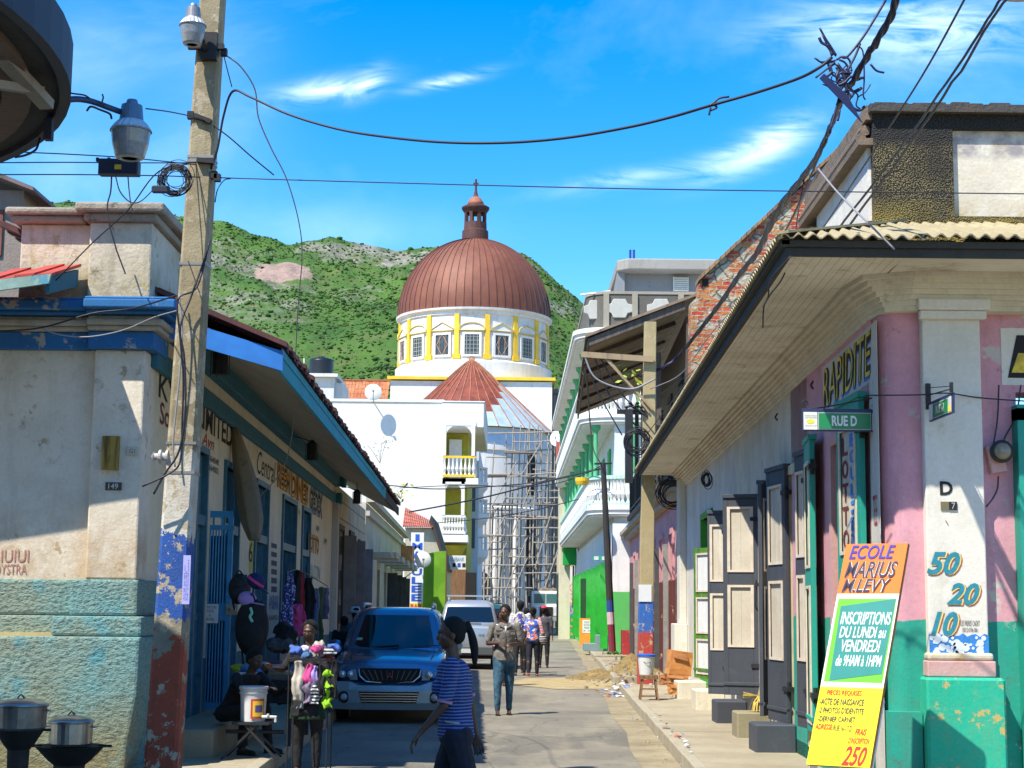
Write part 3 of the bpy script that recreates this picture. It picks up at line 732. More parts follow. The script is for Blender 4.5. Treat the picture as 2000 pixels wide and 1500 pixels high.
# twisted dish on white wall
def dish(px,py,Y,r,label,tilt=(-25,12),stem_to=None):
    c=W(px,py,Y); t=thing('satellite_dish',label,'satellite dish',(c.x,c.y,c.z - r - .3))
    M=Matrix.Translation(c) @ Matrix.Rotation(radians(tilt[1]),4,'Z') @ Matrix.Rotation(radians(90+tilt[0]),4,'X')
    mb=MB(M); prof=[(r*i/6,-.16*r+.16*r*(i/6)**2) for i in range(7)]
    mb.lathe([(max(a,.001),z) for a,z in prof]+[(r*1.0,.015),(r*.99,.02)],(0,0,0),36); mb.build('reflector',flat('dish_white',(.72,.72,.70),.5),t,smooth=True)
    mb=MB(); tip=M @ Vector((0,-.1*r,.75*r)); mb.tube([M @ Vector((0,-r*.95,0)),tip],.018*(r/.45),6); mb.box(tip.x - .05,tip.x+.05,tip.y - .07,tip.y+.03,tip.z - .04,tip.z+.05); mb.build('feed_arm',flat('feed_dark',(.12,.12,.12),.6),t)
    mb=MB(); st=Vector(stem_to) if stem_to is not None else c+Vector((0,.35,-r*1.6)); mb.tube([c+Vector((0,.1,0)),c+Vector((0,.3,-.2)),st],.03*(r/.45),6); mb.build('mast',flat('galv',(.4,.4,.4),.5,.6),t)
    text_mesh('wordmark','CANAL+',flat('dish_ink',(.05,.05,.05),.6),t,M @ Vector((-.38*r,.18*r,.02*r)),M.to_3x3() @ Vector((.76*r,0,0)),M.to_3x3() @ Vector((0,.2*r,0)),ext=.012)
    return t
dish(729,766,YW - .9,16.5/sW,'white satellite dish standing above the white house wall',(-8,5),(W(729,790,YW).x,YW+.1,zt_ if False else W(729,787,YW).z))
dish(1090,856,132,17/24.2,'white satellite dish at the far end beside the scaffolding',(-8,-25))
# ================================================================== LEFT SIDE OF THE STREET
BLUE=plaster('cornice_blue',(.02,.16,.42),dirt=(.02,.04,.07),dirt_amt=.5,streak=.4,bump=.2,under=(.35,.35,.33),chips=.25)
TEAL=plaster('band_teal',(.03,.16,.22),dirt=(.02,.05,.06),dirt_amt=.4,streak=.3,bump=.15)
GREYC=plaster('cornice_grey',(.45,.41,.33),dirt=(.1,.08,.05),dirt_amt=.7,streak=.5)
OLDW=plaster('old_white_wall',(.80,.74,.63),bands=None,dirt=(.22,.14,.06),dirt_amt=.7,chips=.2,grime=[(2.7,2.2,(.36,.2,.06),.55)],under=(.42,.33,.2),streak=.28,bump=.35,var=.2)
FACL=plaster('facade_white',(.74,.68,.52),dirt=(.2,.15,.08),dirt_amt=.5,streak=.3,bump=.15,var=.18,bands=[(0,(.04,.14,.2)),(1.05,(.70,.66,.54)),(2.1,(.76,.69,.52))])
PARA=plaster('parapet_old',(.78,.71,.58),dirt=(.10,.075,.04),dirt_amt=.9,chips=.35,under=(.45,.36,.2),streak=.55,bump=.5,var=.3,grime=[(5.15,4.6,(.25,.18,.04),1.0)])
CAPM=plaster('parapet_cap',(.42,.38,.32),dirt=(.05,.045,.035),dirt_amt=1.0,streak=.6,bump=.7,var=.3)
# rough cast plinth, turquoise
m,nt_,b=newmat('roughcast'); q=NB(nt_); b.inputs['Roughness'].default_value=.9
c=q.mix(q.ramp(q.noise(1.0,5,.6),.4,.6),(.19,.37,.37),(.27,.34,.27))
c=q.mix(q.ramp(q.noise(1.6,4,.6,off=(5,5,5)),.54,.68),c,(.08,.36,.44))
c=q.mix(q.m('MULTIPLY',q.ramp(q.z()[2],1.15,.25),q.ramp(q.noise(1.2,5,off=(0,3,0)),.4,.58),clamp=True),c,(.23,.21,.11))
nz2=q.noise(22,6,.6,stretch=(1,1,1.6)); c=q.mix(q.ramp(nz2,.5,.62,0,.5),c,(.06,.09,.08))
q.l(c,b.inputs['Base Color']); q.bump(b,nz2,1.0,.06); ROUGH=m

Yc=16.0; XcL=xL(16)
lb=thing('corner_shop','cream corner shop with blue cornice, turquoise roughcast base and tin roofed eaves','shop building',(-4.2,17,0))
pc0=W(181,900,Yc).x; pc1=W(280,900,Yc).x           # corner pilaster
print('pilaster',pc0,pc1,XcL)
zc0=W(240,655,Yc).z; zc1=W(240,592,Yc).z; zpl=1.92; zl1=W(200,1203,15.85).z; zl2=W(200,1243,15.8).z
print('z',zc0,zc1,zl1,zl2)
# cross-street wall, pilaster
mb=MB(); mb.box(-16,pc0,Yc,Yc+.4,zpl,zc0+.31); mb.build('wall',OLDW,lb)
mb=MB(); mb.box(pc0,XcL,Yc - .10,Yc+.34,zpl,zc0 - .16); mb.build('corner_pilaster',OLDW,lb,bevel=.02)
xr3=W(275,1260,Yc - .3).x; xr3b=W(243,1500,Yc - .3).x
mb=MB(); mb.box(-16,pc0,Yc - .035,Yc+.4,zl1+.0,zpl); mb.box(pc0 - .13,XcL+.03,Yc - .14,Yc+1.35,zl1,zpl)
mb.box(pc0 - .27,XcL+.10,Yc - .24,Yc+1.45,zl2,zl1 - .002); mb.box(-16,pc0 - .271,Yc - .06,Yc+.4,zl2 - .02,zl1 - .001)
mb.prism([(-16,0,0),(xr3b,0,0),(xr3b+.02,0,.35),(xr3 - .01,0,zl2*.62),(xr3,0,zl2 - .001),(-16,0,zl2 - .021)],(0,1.95,0),Matrix.Translation((0,Yc - .34,0)))
mb.build('roughcast_base',ROUGH,lb,bevel=.03)
mb=MB(); mb.box(-16,pc0 - .28,Yc - .10,Yc - .062,zl2 - .018,zl2+.03); mb.build('base_moulding',flat('ochre_line',(.45,.36,.18),.9,0,.3,5),lb)
mb=MB()
def corn(mb,z0,z1,out,M=None):
    mb.box(-16,pc0 - .05,Yc - out,Yc+.3,z0,z1); mb.box(pc0 - .05,XcL+out,Yc - out - .1,Yc+.5,z0,z1)
c1=MB(); corn(c1,zc0 - .16,zc0+.01,.10); corn(c1,zc0+.16,zc0+.20,.24); corn(c1,zc0+.20,zc0+.29,.34); corn(c1,zc0+.29,zc0+.32,.30)
c1.build('blue_cornice',BLUE,lb,bevel=.02)
c2=MB(); corn(c2,zc0+.012,zc0+.06,.16); corn(c2,zc0+.06,zc0+.12,.20); corn(c2,zc0+.12,zc0+.159,.14); c2.build('grey_cornice',GREYC,lb,bevel=.03)
# rooftop parapet
zp0=zc0+.32; zp1=W(240,437,Yc).z; zp2=W(240,404,Yc).z
xq0=W(20,500,Yc).x; xq1=W(176,500,Yc).x; xq2=W(298,500,Yc).x
mb=MB(); mb.box(xq0+.08,xq1,Yc+.05,Yc+1.2,zp0,zp1); mb.box(xq1,xq2,Yc - .06,Yc+1.55,zp0,zp1); mb.box(xq2 - .3,xq2 - .02,Yc+1.55,Yc+1.9,zp0,zp1 - .25)
mb.build('parapet',PARA,lb,bevel=.02)
mb=MB(); mb.box(xq0,xq1 - .06,Yc - .05,Yc+1.3,zp1 - .0,zp1+.07); mb.box(xq0 - .05,xq1 - .06,Yc - .1,Yc+1.35,zp1+.07,zp2 - .03)
mb.box(xq1 - .05,xq2+.06,Yc - .14,Yc+1.62,zp1,zp1+.08); mb.box(xq1 - .12,xq2+.14,Yc - .22,Yc+1.7,zp1+.08,zp2)
mb.box(xq2 - .3,xq2+.1,Yc+1.71,Yc+2.3,zp1 - .2,zp1 - .1)
mb.build('parapet_cap',CAPM,lb,bevel=.025)
mb=MB(); p0=W(245,535,Yc - .35); mb.tube([W(212,435,Yc - .3),W(228,490,Yc - .32),p0],.008,6); top(mb,'cable',CABLE,'short loose cable end hanging over the old parapet','cable')

# street facade with openings
YendL=37.8; UL=(Vector((xL(YendL),YendL,0)) - Vector((xL(16),16,0))).length
def lu(px,py):return LU(px,py)
# openings (door left/right edges in photo pixels and the tops)
opsL=[]
zo=3.47
spec=[(386,404,862),(439,468,905),(500,524,940),(552,578,975),(590,605,1000)]
for a,c,py in spec:
    ua,_=lu(a,py); uc,_=lu(c,py); opsL.append((ua,uc,.32,zo))
print('opsL',[(round(a,2),round(c,2)) for a,c,_,_ in opsL],[round(lu((a+c)/2,py)[1],2) for a,c,py in spec])
mb=MB(); wall(mb,.3,UL,0,4.72,opsL,-.35,0,LF); fw=mb.build('facade_wall',FACL,lb)
mb=MB()
for u0 in (UL - .35,):mb.box(u0,UL,0.002,.14,1.1,4.2,LF)
mb.build('end_pilaster',plaster('pil_grey',(.5,.49,.45),dirt=(.15,.13,.1),dirt_amt=.5),lb)
mb=MB(); mb.box(UL - .37,UL+.02,0,.16,.15,1.1,LF); mb.build('pilaster_base',TEAL,lb)
def zat(px,py):return lu(px,py)[1]
zb2=zat(520,855); zb2b=zat(520,880)
for (za,zb_,o_,mt,nm) in ((4.02,4.22,.08,TEAL,'lower_band'),(4.222,4.40,.04,FACL,'frieze'),(4.402,4.64,.16,TEAL,'upper_band')):
    mb=MB(); mb.box(.15,UL+.05,.001,o_,za,zb_,LF)
    if nm != 'frieze':mb.box(UL - .4,UL+.06,o_,o_+.12,za - .02,zb_+.02,LF)
    mb.build(nm,mt,lb,bevel=.02)
# blue barred doors and windows in each opening
BARB=flat('bar_blue',(.03,.13,.2),.5,.2,.25,8); GATEB=flat('gate_blue',(.02,.20,.42),.45,.2,.2,6)
for i,(ua,uc,za,zb_) in enumerate(opsL):
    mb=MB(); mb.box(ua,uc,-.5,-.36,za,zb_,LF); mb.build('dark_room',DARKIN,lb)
    fr=MB(); fr.box(ua - .06,ua+.02,-.2,.035,za,zb_+.06,LF); fr.box(uc - .02,uc+.06,-.2,.035,za,zb_+.06,LF); fr.box(ua - .06,uc+.06,-.2,.036,zb_,zb_+.08,LF)
    fr.box(ua,uc,-.12,.02,2.62,2.74,LF)
    d=fr.build('barred_door',BARB,lb); k=MB(); nn=11
    for j in range(nn):
        u=ua+.05+(uc - ua - .1)*j/(nn - 1); k.tube([LF @ Vector((u,-.05,za)),LF @ Vector((u,-.05,zb_))],.012,5)
    k.box(ua,uc,-.07,-.03,1.5,1.56,LF); k.box(ua,uc,-.07,-.03,za,za+.9,LF) if i else None
    k.build('bars',BARB,d)
# open blue gate swung out at the first door
gt_=thing('blue_gate','blue barred metal gate standing open at the first shop door with a paper notice','gate',LF @ Vector((opsL[0][1]+.5,.1,.32)))
gy=20.2; ga=W(385,1000,gy).x; gb=W(452,1000,gy).x
z0,z1=W(415,1385,gy).z,W(415,998,gy).z; M=Matrix.Identity(4)
yv=.0
mb=MB()
for x in (ga,gb):mb.box(x - .03,x+.03,gy - .025,gy+.025,z0,z1)
zmid0,zmid1=W(415,1212,gy).z,W(415,1178,gy).z; zt0=W(415,1035,gy).z
for z,h_ in ((z0,.08),(z1 - .08,.08),(zt0,.06)):mb.box(ga - .03,gb+.03,gy - .024,gy+.024,z,z+h_)
mb.box(ga,gb,gy - .02,gy+.02,zmid0,zmid1)
mb.build('gate_frame',GATEB,gt_)
mb=MB()
for j in range(1,12):
    x=ga+(gb - ga)*j/12; mb.tube([(x,gy,z0),(x,gy,zt0)],.011,5)
for j in range(1,4):
    x=ga+(gb - ga)*j/4; mb.tube([(x,gy,zt0),(x,gy,z1)],.014,5)
mb.build('gate_bars',GATEB,gt_)
mb=MB(); mb.box(ga,gb,gy+.1,gy+.12,z0,z1 - .3)
mb.build('backing_sheet',flat('gate_back',(.02,.05,.07),.8),gt_)
PAPER=flat('paper',(.62,.64,.66),.8,0,.05,8); INK=flat('ink',(.02,.02,.025),.8)
mb=MB(); na,nb_=W(394,1200,gy - .04),W(426,1200,gy - .04); zn0,zn1=W(410,1217,gy).z,W(410,1180,gy).z
mb.box(na.x,nb_.x,gy - .04,gy - .03,zn0,zn1); nt2=mb.build('notice',PAPER,gt_)
text_mesh('notice_text','FERMETURE\nPORTE\n16\nHEURES',INK,nt2,(na.x+.02,gy - .041,zn0+.03),(nb_.x - na.x - .04,0,0),(0,0,zn1 - zn0 - .05),align='CENTER')
mb=MB(); mb.box(gb - .02,gb+.12,gy - .05,gy+.03,W(415,1200,gy).z,W(415,1180,gy).z); mb.lathe([(.05,0),(.05,.03)],(gb+.06,gy - .08,W(415,1192,gy).z),12); mb.build('lock_box',flat('lock_grey',(.3,.28,.25),.5,.5),gt_)

# roof of the left shop: sloping soffit, fascia, verge board and tiles
eL=1.16; Yv=16.25; Yr=42.5
def LE(Y,off,z):     # point at distance off in front of the left facade
    return Vector((xL(Y)+off,Y,z))
ze=W(548,725,Yv).z; print('eave z',ze,'x',W(548,725,Yv).x,xL(Yv)+eL)
eL=W(548,725,Yv).x - xL(Yv)
zi=4.7; ff=.20
SOFF=plaster('soffit_grey',(.50,.46,.36),dirt=(.1,.08,.05),dirt_amt=.5,streak=.0,bump=.1,var=.25)
FASB=flat('fascia_blue',(.02,.17,.55),.5,0,.25,2); FAST=plaster('fascia_teal',(.03,.38,.50),dirt=(.04,.14,.17),dirt_amt=.5,streak=.3,bump=.1)
DKW=flat('dark_fascia',(.03,.028,.026),.8,0,.3,3)
mb=MB()
mb.prism([LE(Yv+.05,0.0,zi),LE(Yv+.05,eL - .03,ze+.05),LE(Yr,eL - .03,ze+.05),LE(Yr,0.0,zi)],(0,0,.03)); mb.build('soffit',SOFF,lb)
mb=MB(); mb.prism([LE(Yv,eL,ze),LE(Yv,eL,ze+ff),LE(36.0,eL,ze+ff),LE(36.0,eL,ze)],(-.03,0,0)); mb.prism([LE(Yv,eL+.012,ze+ff - .05),LE(Yv,eL+.012,ze+ff+.03),LE(36,eL+.012,ze+ff+.03),LE(36,eL+.012,ze+ff - .05)],(-.01,0,0)); mb.build('fascia_board',FAST,lb)
mb=MB(); mb.prism([LE(36.02,eL,ze),LE(36.02,eL,ze+ff),LE(Yr,eL,ze+ff),LE(Yr,eL,ze)],(-.03,0,0)); mb.build('bare_fascia',DKW,lb)
zr=W(330,600,Yv).z
mb=MB(); mb.prism([LE(Yv - .02,-.45,ze+.72),LE(Yv - .02,-.45,ze+.50),LE(Yv - .02,eL+.02,ze - .0),LE(Yv - .02,eL+.02,ze+ff)],(0,.04,0)); mb.build('verge_board',FASB,lb)
TILE=rustm('roof_tin_dark',(.05,.02,.02),(.12,.035,.035),(.02,.012,.012))
mb=MB(); n_=170
for i in range(n_):
    Y0=Yv - .08+(Yr - Yv+.15)*i/n_; Y1=Yv - .08+(Yr - Yv+.15)*(i+1)/n_; dz=.03 if i%2 else 0; ext_=rnd.uniform(-.02,.03)
    mb.prism([LE(Y0,eL+.05+ext_,ze+ff+.035+dz),LE(Y0,-1.6,ze+ff+1.25+dz),LE(Y1 - .004,-1.6,ze+ff+1.25+dz),LE(Y1 - .004,eL+.05+ext_,ze+ff+.035+dz)],(0,0,.05))
mb.build('roof',TILE,lb)
# loudspeaker-like lanterns under the soffit
for k,(px,py,s_) in enumerate(((430,705,.0),(609,880,.0),(697,970,0))):
    P=None; Y=(17.6,27.2,36.0)[k]; c=W(px,py,Y); t=thing('soffit_lamp',['dark wire caged lamp under the soffit nearest the lamp post','dark wire caged lamp under the middle of the soffit','dark wire caged lamp under the far end of the soffit'][k],'lamp',(c.x,c.y,c.z - .2),'caged lamps under the eaves')
    h_=(.16,.17,.16)[k]*1.0
    mb=MB(); mb.lathe([(.02,-h_),(.085,-h_+.01),(.085,h_ - .06),(.03,h_)],c,10)
    for j in range(6):a=pi*j/3; mb.tube([c+Vector((.1*cos(a),.1*sin(a),-h_)),c+Vector((.1*cos(a),.1*sin(a),h_ - .05))],.006,4)
    mb.build('cage',IRON,t)
    mb=MB(); mb.tube([c+Vector((0,0,h_)),c+Vector((0,0,h_+.25))],.01,5); mb.tube([c+Vector((0,0,h_ - .02)),c+Vector((-.45,.1,h_+.12))],.008,5); mb.build('bracket',IRON,t)
# lettering painted on the facade
def ltxt(nm,body,mat,px0,px1,ptop,pbot,side='L',ext=.004,off=0.0,**k):
    """px0,px1: left/right pixel edges; heights taken at the left edge (ptop..pbot)"""
    fn=LU if side=='L' else RU; Fm=LF if side=='L' else RF
    pm=(ptop+pbot)/2
    u0,z1=fn(px0,ptop,off); _,z0=fn(px0,pbot,off); u1,_=fn(px1,pm,off)
    A=Fm @ Vector((u0,off,z0)); Bv=Fm @ Vector((u1,off,z0)) - A
    return text_mesh(nm,body,mat,k.pop('parent'),A,Bv,(0,0,z1 - z0),ext=ext,**k)
RED=flat('paint_red',(.35,.02,.03),.8); ORG=flat('paint_orange',(.75,.33,.02),.8,0,.1,10); BLUP=flat('paint_blue',(.02,.08,.38),.8); BLK=flat('paint_black',(.012,.012,.014),.8)
MARO=flat('paint_maroon',(.16,.02,.02),.8)
lt=lambda*a,**k:ltxt(*a,parent=fw,**k)
lt('lettering','KY',BLK,311,346,728,776,bold=.01)
lt('lettering','Solu',MARO,313,345,783,828,bold=.015)
lt('lettering','LIMITED',BLK,387,455,780,832,bold=.02)
lt('lettering','Avn',RED,395,418,842,868,bold=.01,shear=.3)
lt('phone_number','29464040\n29464005',BLK,402,427,884,915)
lt('lettering','Central',BLK,503,538,878,925,shear=.25)
for (a,c,t0,t1,body) in ((543,566,899,950,'REEM'),(570,601,922,970,'DINES'),(606,629,948,1000,'GEDEX')):
    lt('lettering_outline',body,BLK,a - 1,c+1,t0 - 1,t1+1,bold=.07)
    lt('lettering',body,ORG if body != 'GEDEX' else flat('paint_bluegrey',(.2,.28,.32),.8),a,c,t0,t1,bold=.0,off=.006)
lt('lettering_outline','LOTTO',MARO,603,623,1040,1078,bold=.06); lt('lettering','LOTTO',ORG,603,623,1041,1077,off=.006)
lt('lettering','GALCON',flat('paint_tealpale',(.1,.3,.33),.8),601,625,1100,1130)
lt('lettering','ANBARI',BLUP,525,543,1162,1190); lt('lettering','RAPID',MARO,525,541,1202,1212); lt('phone_number','2816',BLK,577,586,990,1000)
for px,py in ((548,1032),(617,1055 - 30),(632,1050)):lt('lettering','AM',BLK,px,px+6,py,py+12)
mb=MB()       # painted column of squares and yellow disc with a 6
for i in range(6):
    u0,z1=LU(530,1060+i*17,0); u1,z0=LU(540,1072+i*17,0); mb.box(u0,u1,.001,.005,z0,z1,LF)
mb.build('painted_panel',flat('paint_navy',(.05,.06,.09),.8),fw)
u,z=LU(490,1078); mb=MB(); mb.prism([LF @ Vector((u+.2*cos(2*pi*i/24),.001,z+.34*sin(2*pi*i/24))) for i in range(24)],(.004,0,0)); mb.build('painted_disc',flat('paint_yel',(.55,.45,.04),.8),fw)
lt('numeral','6',BLK,487,493,1058,1098,off=.006)
# left furled canvas hanging from the facade
uf,zf=LU(457,828); u2,z2=LU(505,1040)
top_=LF @ Vector((uf,.12,zf)); A=W(500,960,22.3); Bm=W(497,1045,22.8)
mb=MB(); rings=[]
n=14
for i in range(13):
    f=i/12; c=W(457+40*f+3*sin(f*3),830+225*f,21.7 - .2*f); r1=.035+.12*sin(min(1,f*1.25)*pi*.62)*(1 if f<.85 else 1 - (f - .85)*4.5); r2=.05+.05*f
    rings.append([c+Vector((r1*cos(2*pi*k/n)*(1+.25*sin(k*2.7)),r2*sin(2*pi*k/n)*(1+.4*cos(k*3.1)),.02*sin(k*2))) for k in range(n)])
mb.loft(rings); top(mb,'furled_canvas',plaster('canvas',(.26,.22,.16),dirt=(.08,.06,.04),dirt_amt=.6,streak=.6,bump=.2),'dirty furled beige canvas hanging by the word LIMITED','canvas',smooth=True)
# plates on the pilaster
mb=MB(); a=W(198,917,Yc - .13); c=W(234,852,Yc - .13); mb.bbox_(a.x,c.x,Yc - .16,Yc - .10,a.z,c.z,.006)
t=top(mb,'plaque',woodm('plaque_ochre',(.38,.26,.04),(.08,.04,.01)),'weathered yellow wooden board fixed to the white corner pilaster','board')
mb=MB(); a=W(246,889,Yc - .12); c=W(270,872,Yc - .12); mb.box(a.x,c.x,Yc - .115,Yc - .10,a.z,c.z); mb.box(a.x+.01,c.x - .01,Yc - .12,Yc - .115,a.z+.015,c.z - .015)
t=top(mb,'number_plate',flat('plate_cream',(.55,.5,.4),.8),'small cream number plate beside the yellow board','number plate')
text_mesh('numeral','G1',flat('ink_brown',(.2,.12,.08),.8),t,(a.x+.03,Yc - .121,a.z+.022),(c.x - a.x - .06,0,0),(0,0,c.z - a.z - .045))
mb=MB(); a=W(205,957,Yc - .12); c=W(237,942,Yc - .12); mb.box(a.x,c.x,Yc - .115,Yc - .10,a.z,c.z)
t=top(mb,'number_plate',flat('plate_dark',(.06,.055,.05),.7),'dark house number plate reading 149','number plate')
text_mesh('numeral','149',flat('plate_white',(.6,.58,.52),.8),t,(a.x+.03,Yc - .116,a.z+.012),(c.x - a.x - .06,0,0),(0,0,c.z - a.z - .024),bold=.01)
wl_=[o for o in lb.children if o.name.startswith('wall')][0]
a=W(8,1100,Yc); text_mesh('graffiti','IUIUI',flat('red_faded',(.42,.20,.15),.9),wl_,W(2,1098,Yc - .003),(W(56,1098,Yc) - W(2,1098,Yc)),(0,0,.12),ext=.003)
text_mesh('graffiti','DYSTRA',flat('red_faded',(.42,.20,.15),.9),wl_,W(-10,1122,Yc - .003),(W(52,1122,Yc) - W(-10,1122,Yc)),(0,0,.1),ext=.003)
# red tin awning on the far left and the grey house behind
YA_=14.98
aw=thing('tin_awning','small red tin awning with a weathered turquoise edge board at the left edge','awning',(W(0,560,YA_).x,YA_,0))
e0=W(98,538,YA_); e1=W(-420,700,YA_)
mb=MB(); nn=30
for i in range(nn):
    f0,f1=i/nn,(i+1)/nn; dz=.025 if i%2 else 0
    p0=Vector((-4.15,YA_+(Yc - YA_)*f0*.999,0)); 
tipz=W(97,540,YA_).z; tx=W(97,540,YA_).x; lz=W(0,580,YA_).z; lx=W(0,580,YA_).x; sl=(tipz - lz)/(tx - lx)
for i in range(34):
    x0=tx - 5.6*(i+1)/34; x1=tx - 5.6*i/34+.02; dz=.02 if i%2 else 0
    zz0=tipz+(x0 - tx)*.12+dz; zz1=tipz+(x1 - tx)*.12+dz
    mb.prism([(x0,YA_,zz0),(x1,YA_,zz1),(x1,Yc - .02,zz1+.30),(x0,Yc - .02,zz0+.30)],(0,0,.03))
mb.build('tin_roof',rustm('red_tin',(.45,.03,.03),(.5,.08,.05),(.18,.03,.02)),aw)
mb=MB(); mb.prism([(tx - 5.6,YA_ - .03,tipz - .68 - .28),(tx,YA_ - .03,tipz - .03 - .04),(tx+.02,YA_ - .03,tipz+.02),(tx - 5.6,YA_ - .03,tipz - .66)],(0,.035,0)); mb.build('edge_board',plaster('turq_board',(.28,.45,.42),dirt=(.05,.1,.1),dirt_amt=.8,streak=.4,chips=.4,under=(.1,.3,.4)),aw)
mb=MB(); mb.prism([(tx,YA_+.01,tipz - .16),(tx,Yc - .03,tipz+.1),(tx,Yc - .03,tipz+.27),(tx,YA_+.01,tipz+.0)],(-.04,0,0)); mb.build('end_board',TEAL,aw)
Yh=21.0; hs=thing('grey_house','grey old house with a tin roof edge peeping over the parapet at the far left','house',(W(0,600,Yh).x,Yh,0))
mb=MB(); mb.box(W(-300,400,Yh).x,W(43,450,Yh).x,Yh,Yh+5,0,W(20,372,Yh).z); mb.build('wall',plaster('old_grey',(.28,.23,.20),dirt=(.08,.06,.05),dirt_amt=.6,bump=.5),hs)
mb=MB(); a=W(65,372,Yh - .3); c=W(-300,230,Yh - .3); mb.prism([a,c,c+Vector((0,0,.1)),a+Vector((0,0,.05))],(0,5,0)); mb.build('roof',rustm('grey_rust',(.16,.12,.12),(.25,.16,.14),(.07,.05,.05)),hs)
mb=MB(); mb.box(W(-60,500,Yh).x,W(3,500,Yh).x,Yh - .03,Yh+.1,W(0,500,Yh).z,W(0,410,Yh).z); mb.build('shutter',rustm('shutter_red',(.14,.04,.03),(.2,.08,.05),(.06,.02,.02)),hs)

# ---- second building: bare block work with dark doors
Y0,Y1=38.0,48.8
b2=thing('block_house','bare yellowish block wall house with dark shutters under the tin eaves','house',(xL(41),41,0))
m,nt_,b=newmat('blockwork'); q=NB(nt_); b.inputs['Roughness'].default_value=.9
br=q.n('ShaderNodeTexBrick'); mp=q.n('ShaderNodeMapping'); mp.inputs['Rotation'].default_value=(pi/2,0,pi/2)
sx=q.n('ShaderNodeSeparateXYZ'); q.l(q.P(),sx.inputs[0]); cx=q.n('ShaderNodeCombineXYZ'); q.l(sx.outputs['Y'],cx.inputs[0]); q.l(sx.outputs['Z'],cx.inputs[1]); q.l(cx.outputs[0],br.inputs['Vector'])
br.inputs['Scale'].default_value=1.0; br.inputs['Brick Width'].default_value=.9; br.inputs['Row Height'].default_value=.42; br.inputs['Mortar Size'].default_value=.018
br.inputs['Color1'].default_value=(.55,.5,.34,1); br.inputs['Color2'].default_value=(.48,.42,.28,1); br.inputs['Mortar'].default_value=(.16,.13,.09,1)
c=q.mix(q.ramp(q.noise(2.5,8,.7),.45,.7,0,.7),br.outputs['Color'],(.26,.2,.1)); q.l(c,b.inputs['Base Color']); q.bump(b,q.noise(12,6),.4,.02); BLOCK=m
uu=lambda Y:(Vector((xL(Y),Y,0)) - Vector((xL(16),16,0))).length
ops=[(uu(39.2),uu(40.5),.2,3.5),(uu(42.6),uu(43.9),.2,3.5),(uu(46.0),uu(47.3),.2,3.4)]
mb=MB(); wall(mb,uu(Y0),uu(Y1),0,4.5,ops,-.3,0,LF); mb.build('wall',BLOCK,b2)
for a,c,z0,z1 in ops:
    mb=MB(); mb.box(a,c,-.28,-.2,z0,z1,LF); 
    for j in range(6):mb.box(a+(c - a)*j/6+.01,a+(c - a)*(j+1)/6 - .01,-.2,-.17,z0,z1,LF)
    d=mb.build('door',flat('door_greyblack',(.06,.055,.055),.8,0,.3,4),b2)
    mb=MB(); mb.box(a - .1,a,-.1,.05,z0,z1+.1,LF); mb.box(c,c+.1,-.1,.05,z0,z1+.1,LF); mb.box(a - .1,c+.1,-.1,.051,z1,z1+.12,LF); mb.build('door_frame',flat('frame_dark',(.05,.045,.04),.8),d)
    mb=MB(); mb.prism([LF @ Vector(p) for p in ((c,.03,z0+.1),(c+.06,.34,z0+.1),(c+.12,.34,z0+.1),(c+.05,.03,z0+.1))],(0,0,z1 - z0 - .2)); mb.build('open_shutter',flat('shutter_grey',(.18,.17,.16),.8,0,.2,3),d)
# ---- third building: concrete with small slabs over the doors
Y0,Y1=49.0,75.5
b3=thing('concrete_shophouse','low concrete shophouse with small cantilevered slabs over its doors','house',(xL(58),58,0))
CG=plaster('concrete_ivory',(.58,.54,.44),dirt=(.15,.13,.1),dirt_amt=.5,streak=.5,var=.2)
ops=[(uu(y),uu(y+1.6),.2,2.9) for y in (51.0,55.4,59.8,64.0,68.0,72.0)]
zt3=W(720,985,46.7).z; print('zt3',zt3)
mb=MB(); wall(mb,uu(Y0),uu(Y1),0,4.75,ops,-.3,0,LF); mb.build('wall',CG,b3)
mb=MB(); mb.box(uu(Y0),uu(Y1),.002,.12,4.35,4.5,LF); mb.box(uu(Y0) - .05,uu(Y1)+.1,.002,.25,4.76,4.92,LF); mb.build('cornice',CG,b3)
for i,(a,c,z0,z1) in enumerate(ops):
    mb=MB(); mb.box(a,c,-.28,-.18,z0,z1,LF); d=mb.build('door',flat('door_dark',(.035,.03,.03),.8,0,.3,3),b3)
    if i<5:
        mb=MB(); mb.box(a - .3,c+.3,.003,.85,3.15,3.33,LF); mb.build('door_slab',plaster('slab_ochre',(.5,.45,.33),dirt=(.25,.2,.08),dirt_amt=.6),b3)
    if i in (0,1):
        mb=MB(); mb.box(a - .3,c+.4,.003,.8,1.15,1.45,LF); mb.build('planter_ledge',CG,b3)
    if i>1:
        mb=MB(); mb.prism([LF @ Vector(p) for p in ((c,.03,z0),(c+.1,.4,z0),(c+.16,.4,z0),(c+.06,.03,z0))],(0,0,z1 - z0)); mb.build('open_shutter',flat('shutter_dark',(.05,.05,.05),.8,0,.3,3),d)
mb=MB(); mb.box(uu(73.2),uu(75.5)+.02,.003,.5,3.4,4.34,LF); mb.build('rusty_sheet',rustm('rust_orange',(.35,.15,.05),(.5,.26,.1),(.2,.07,.03)),b3)
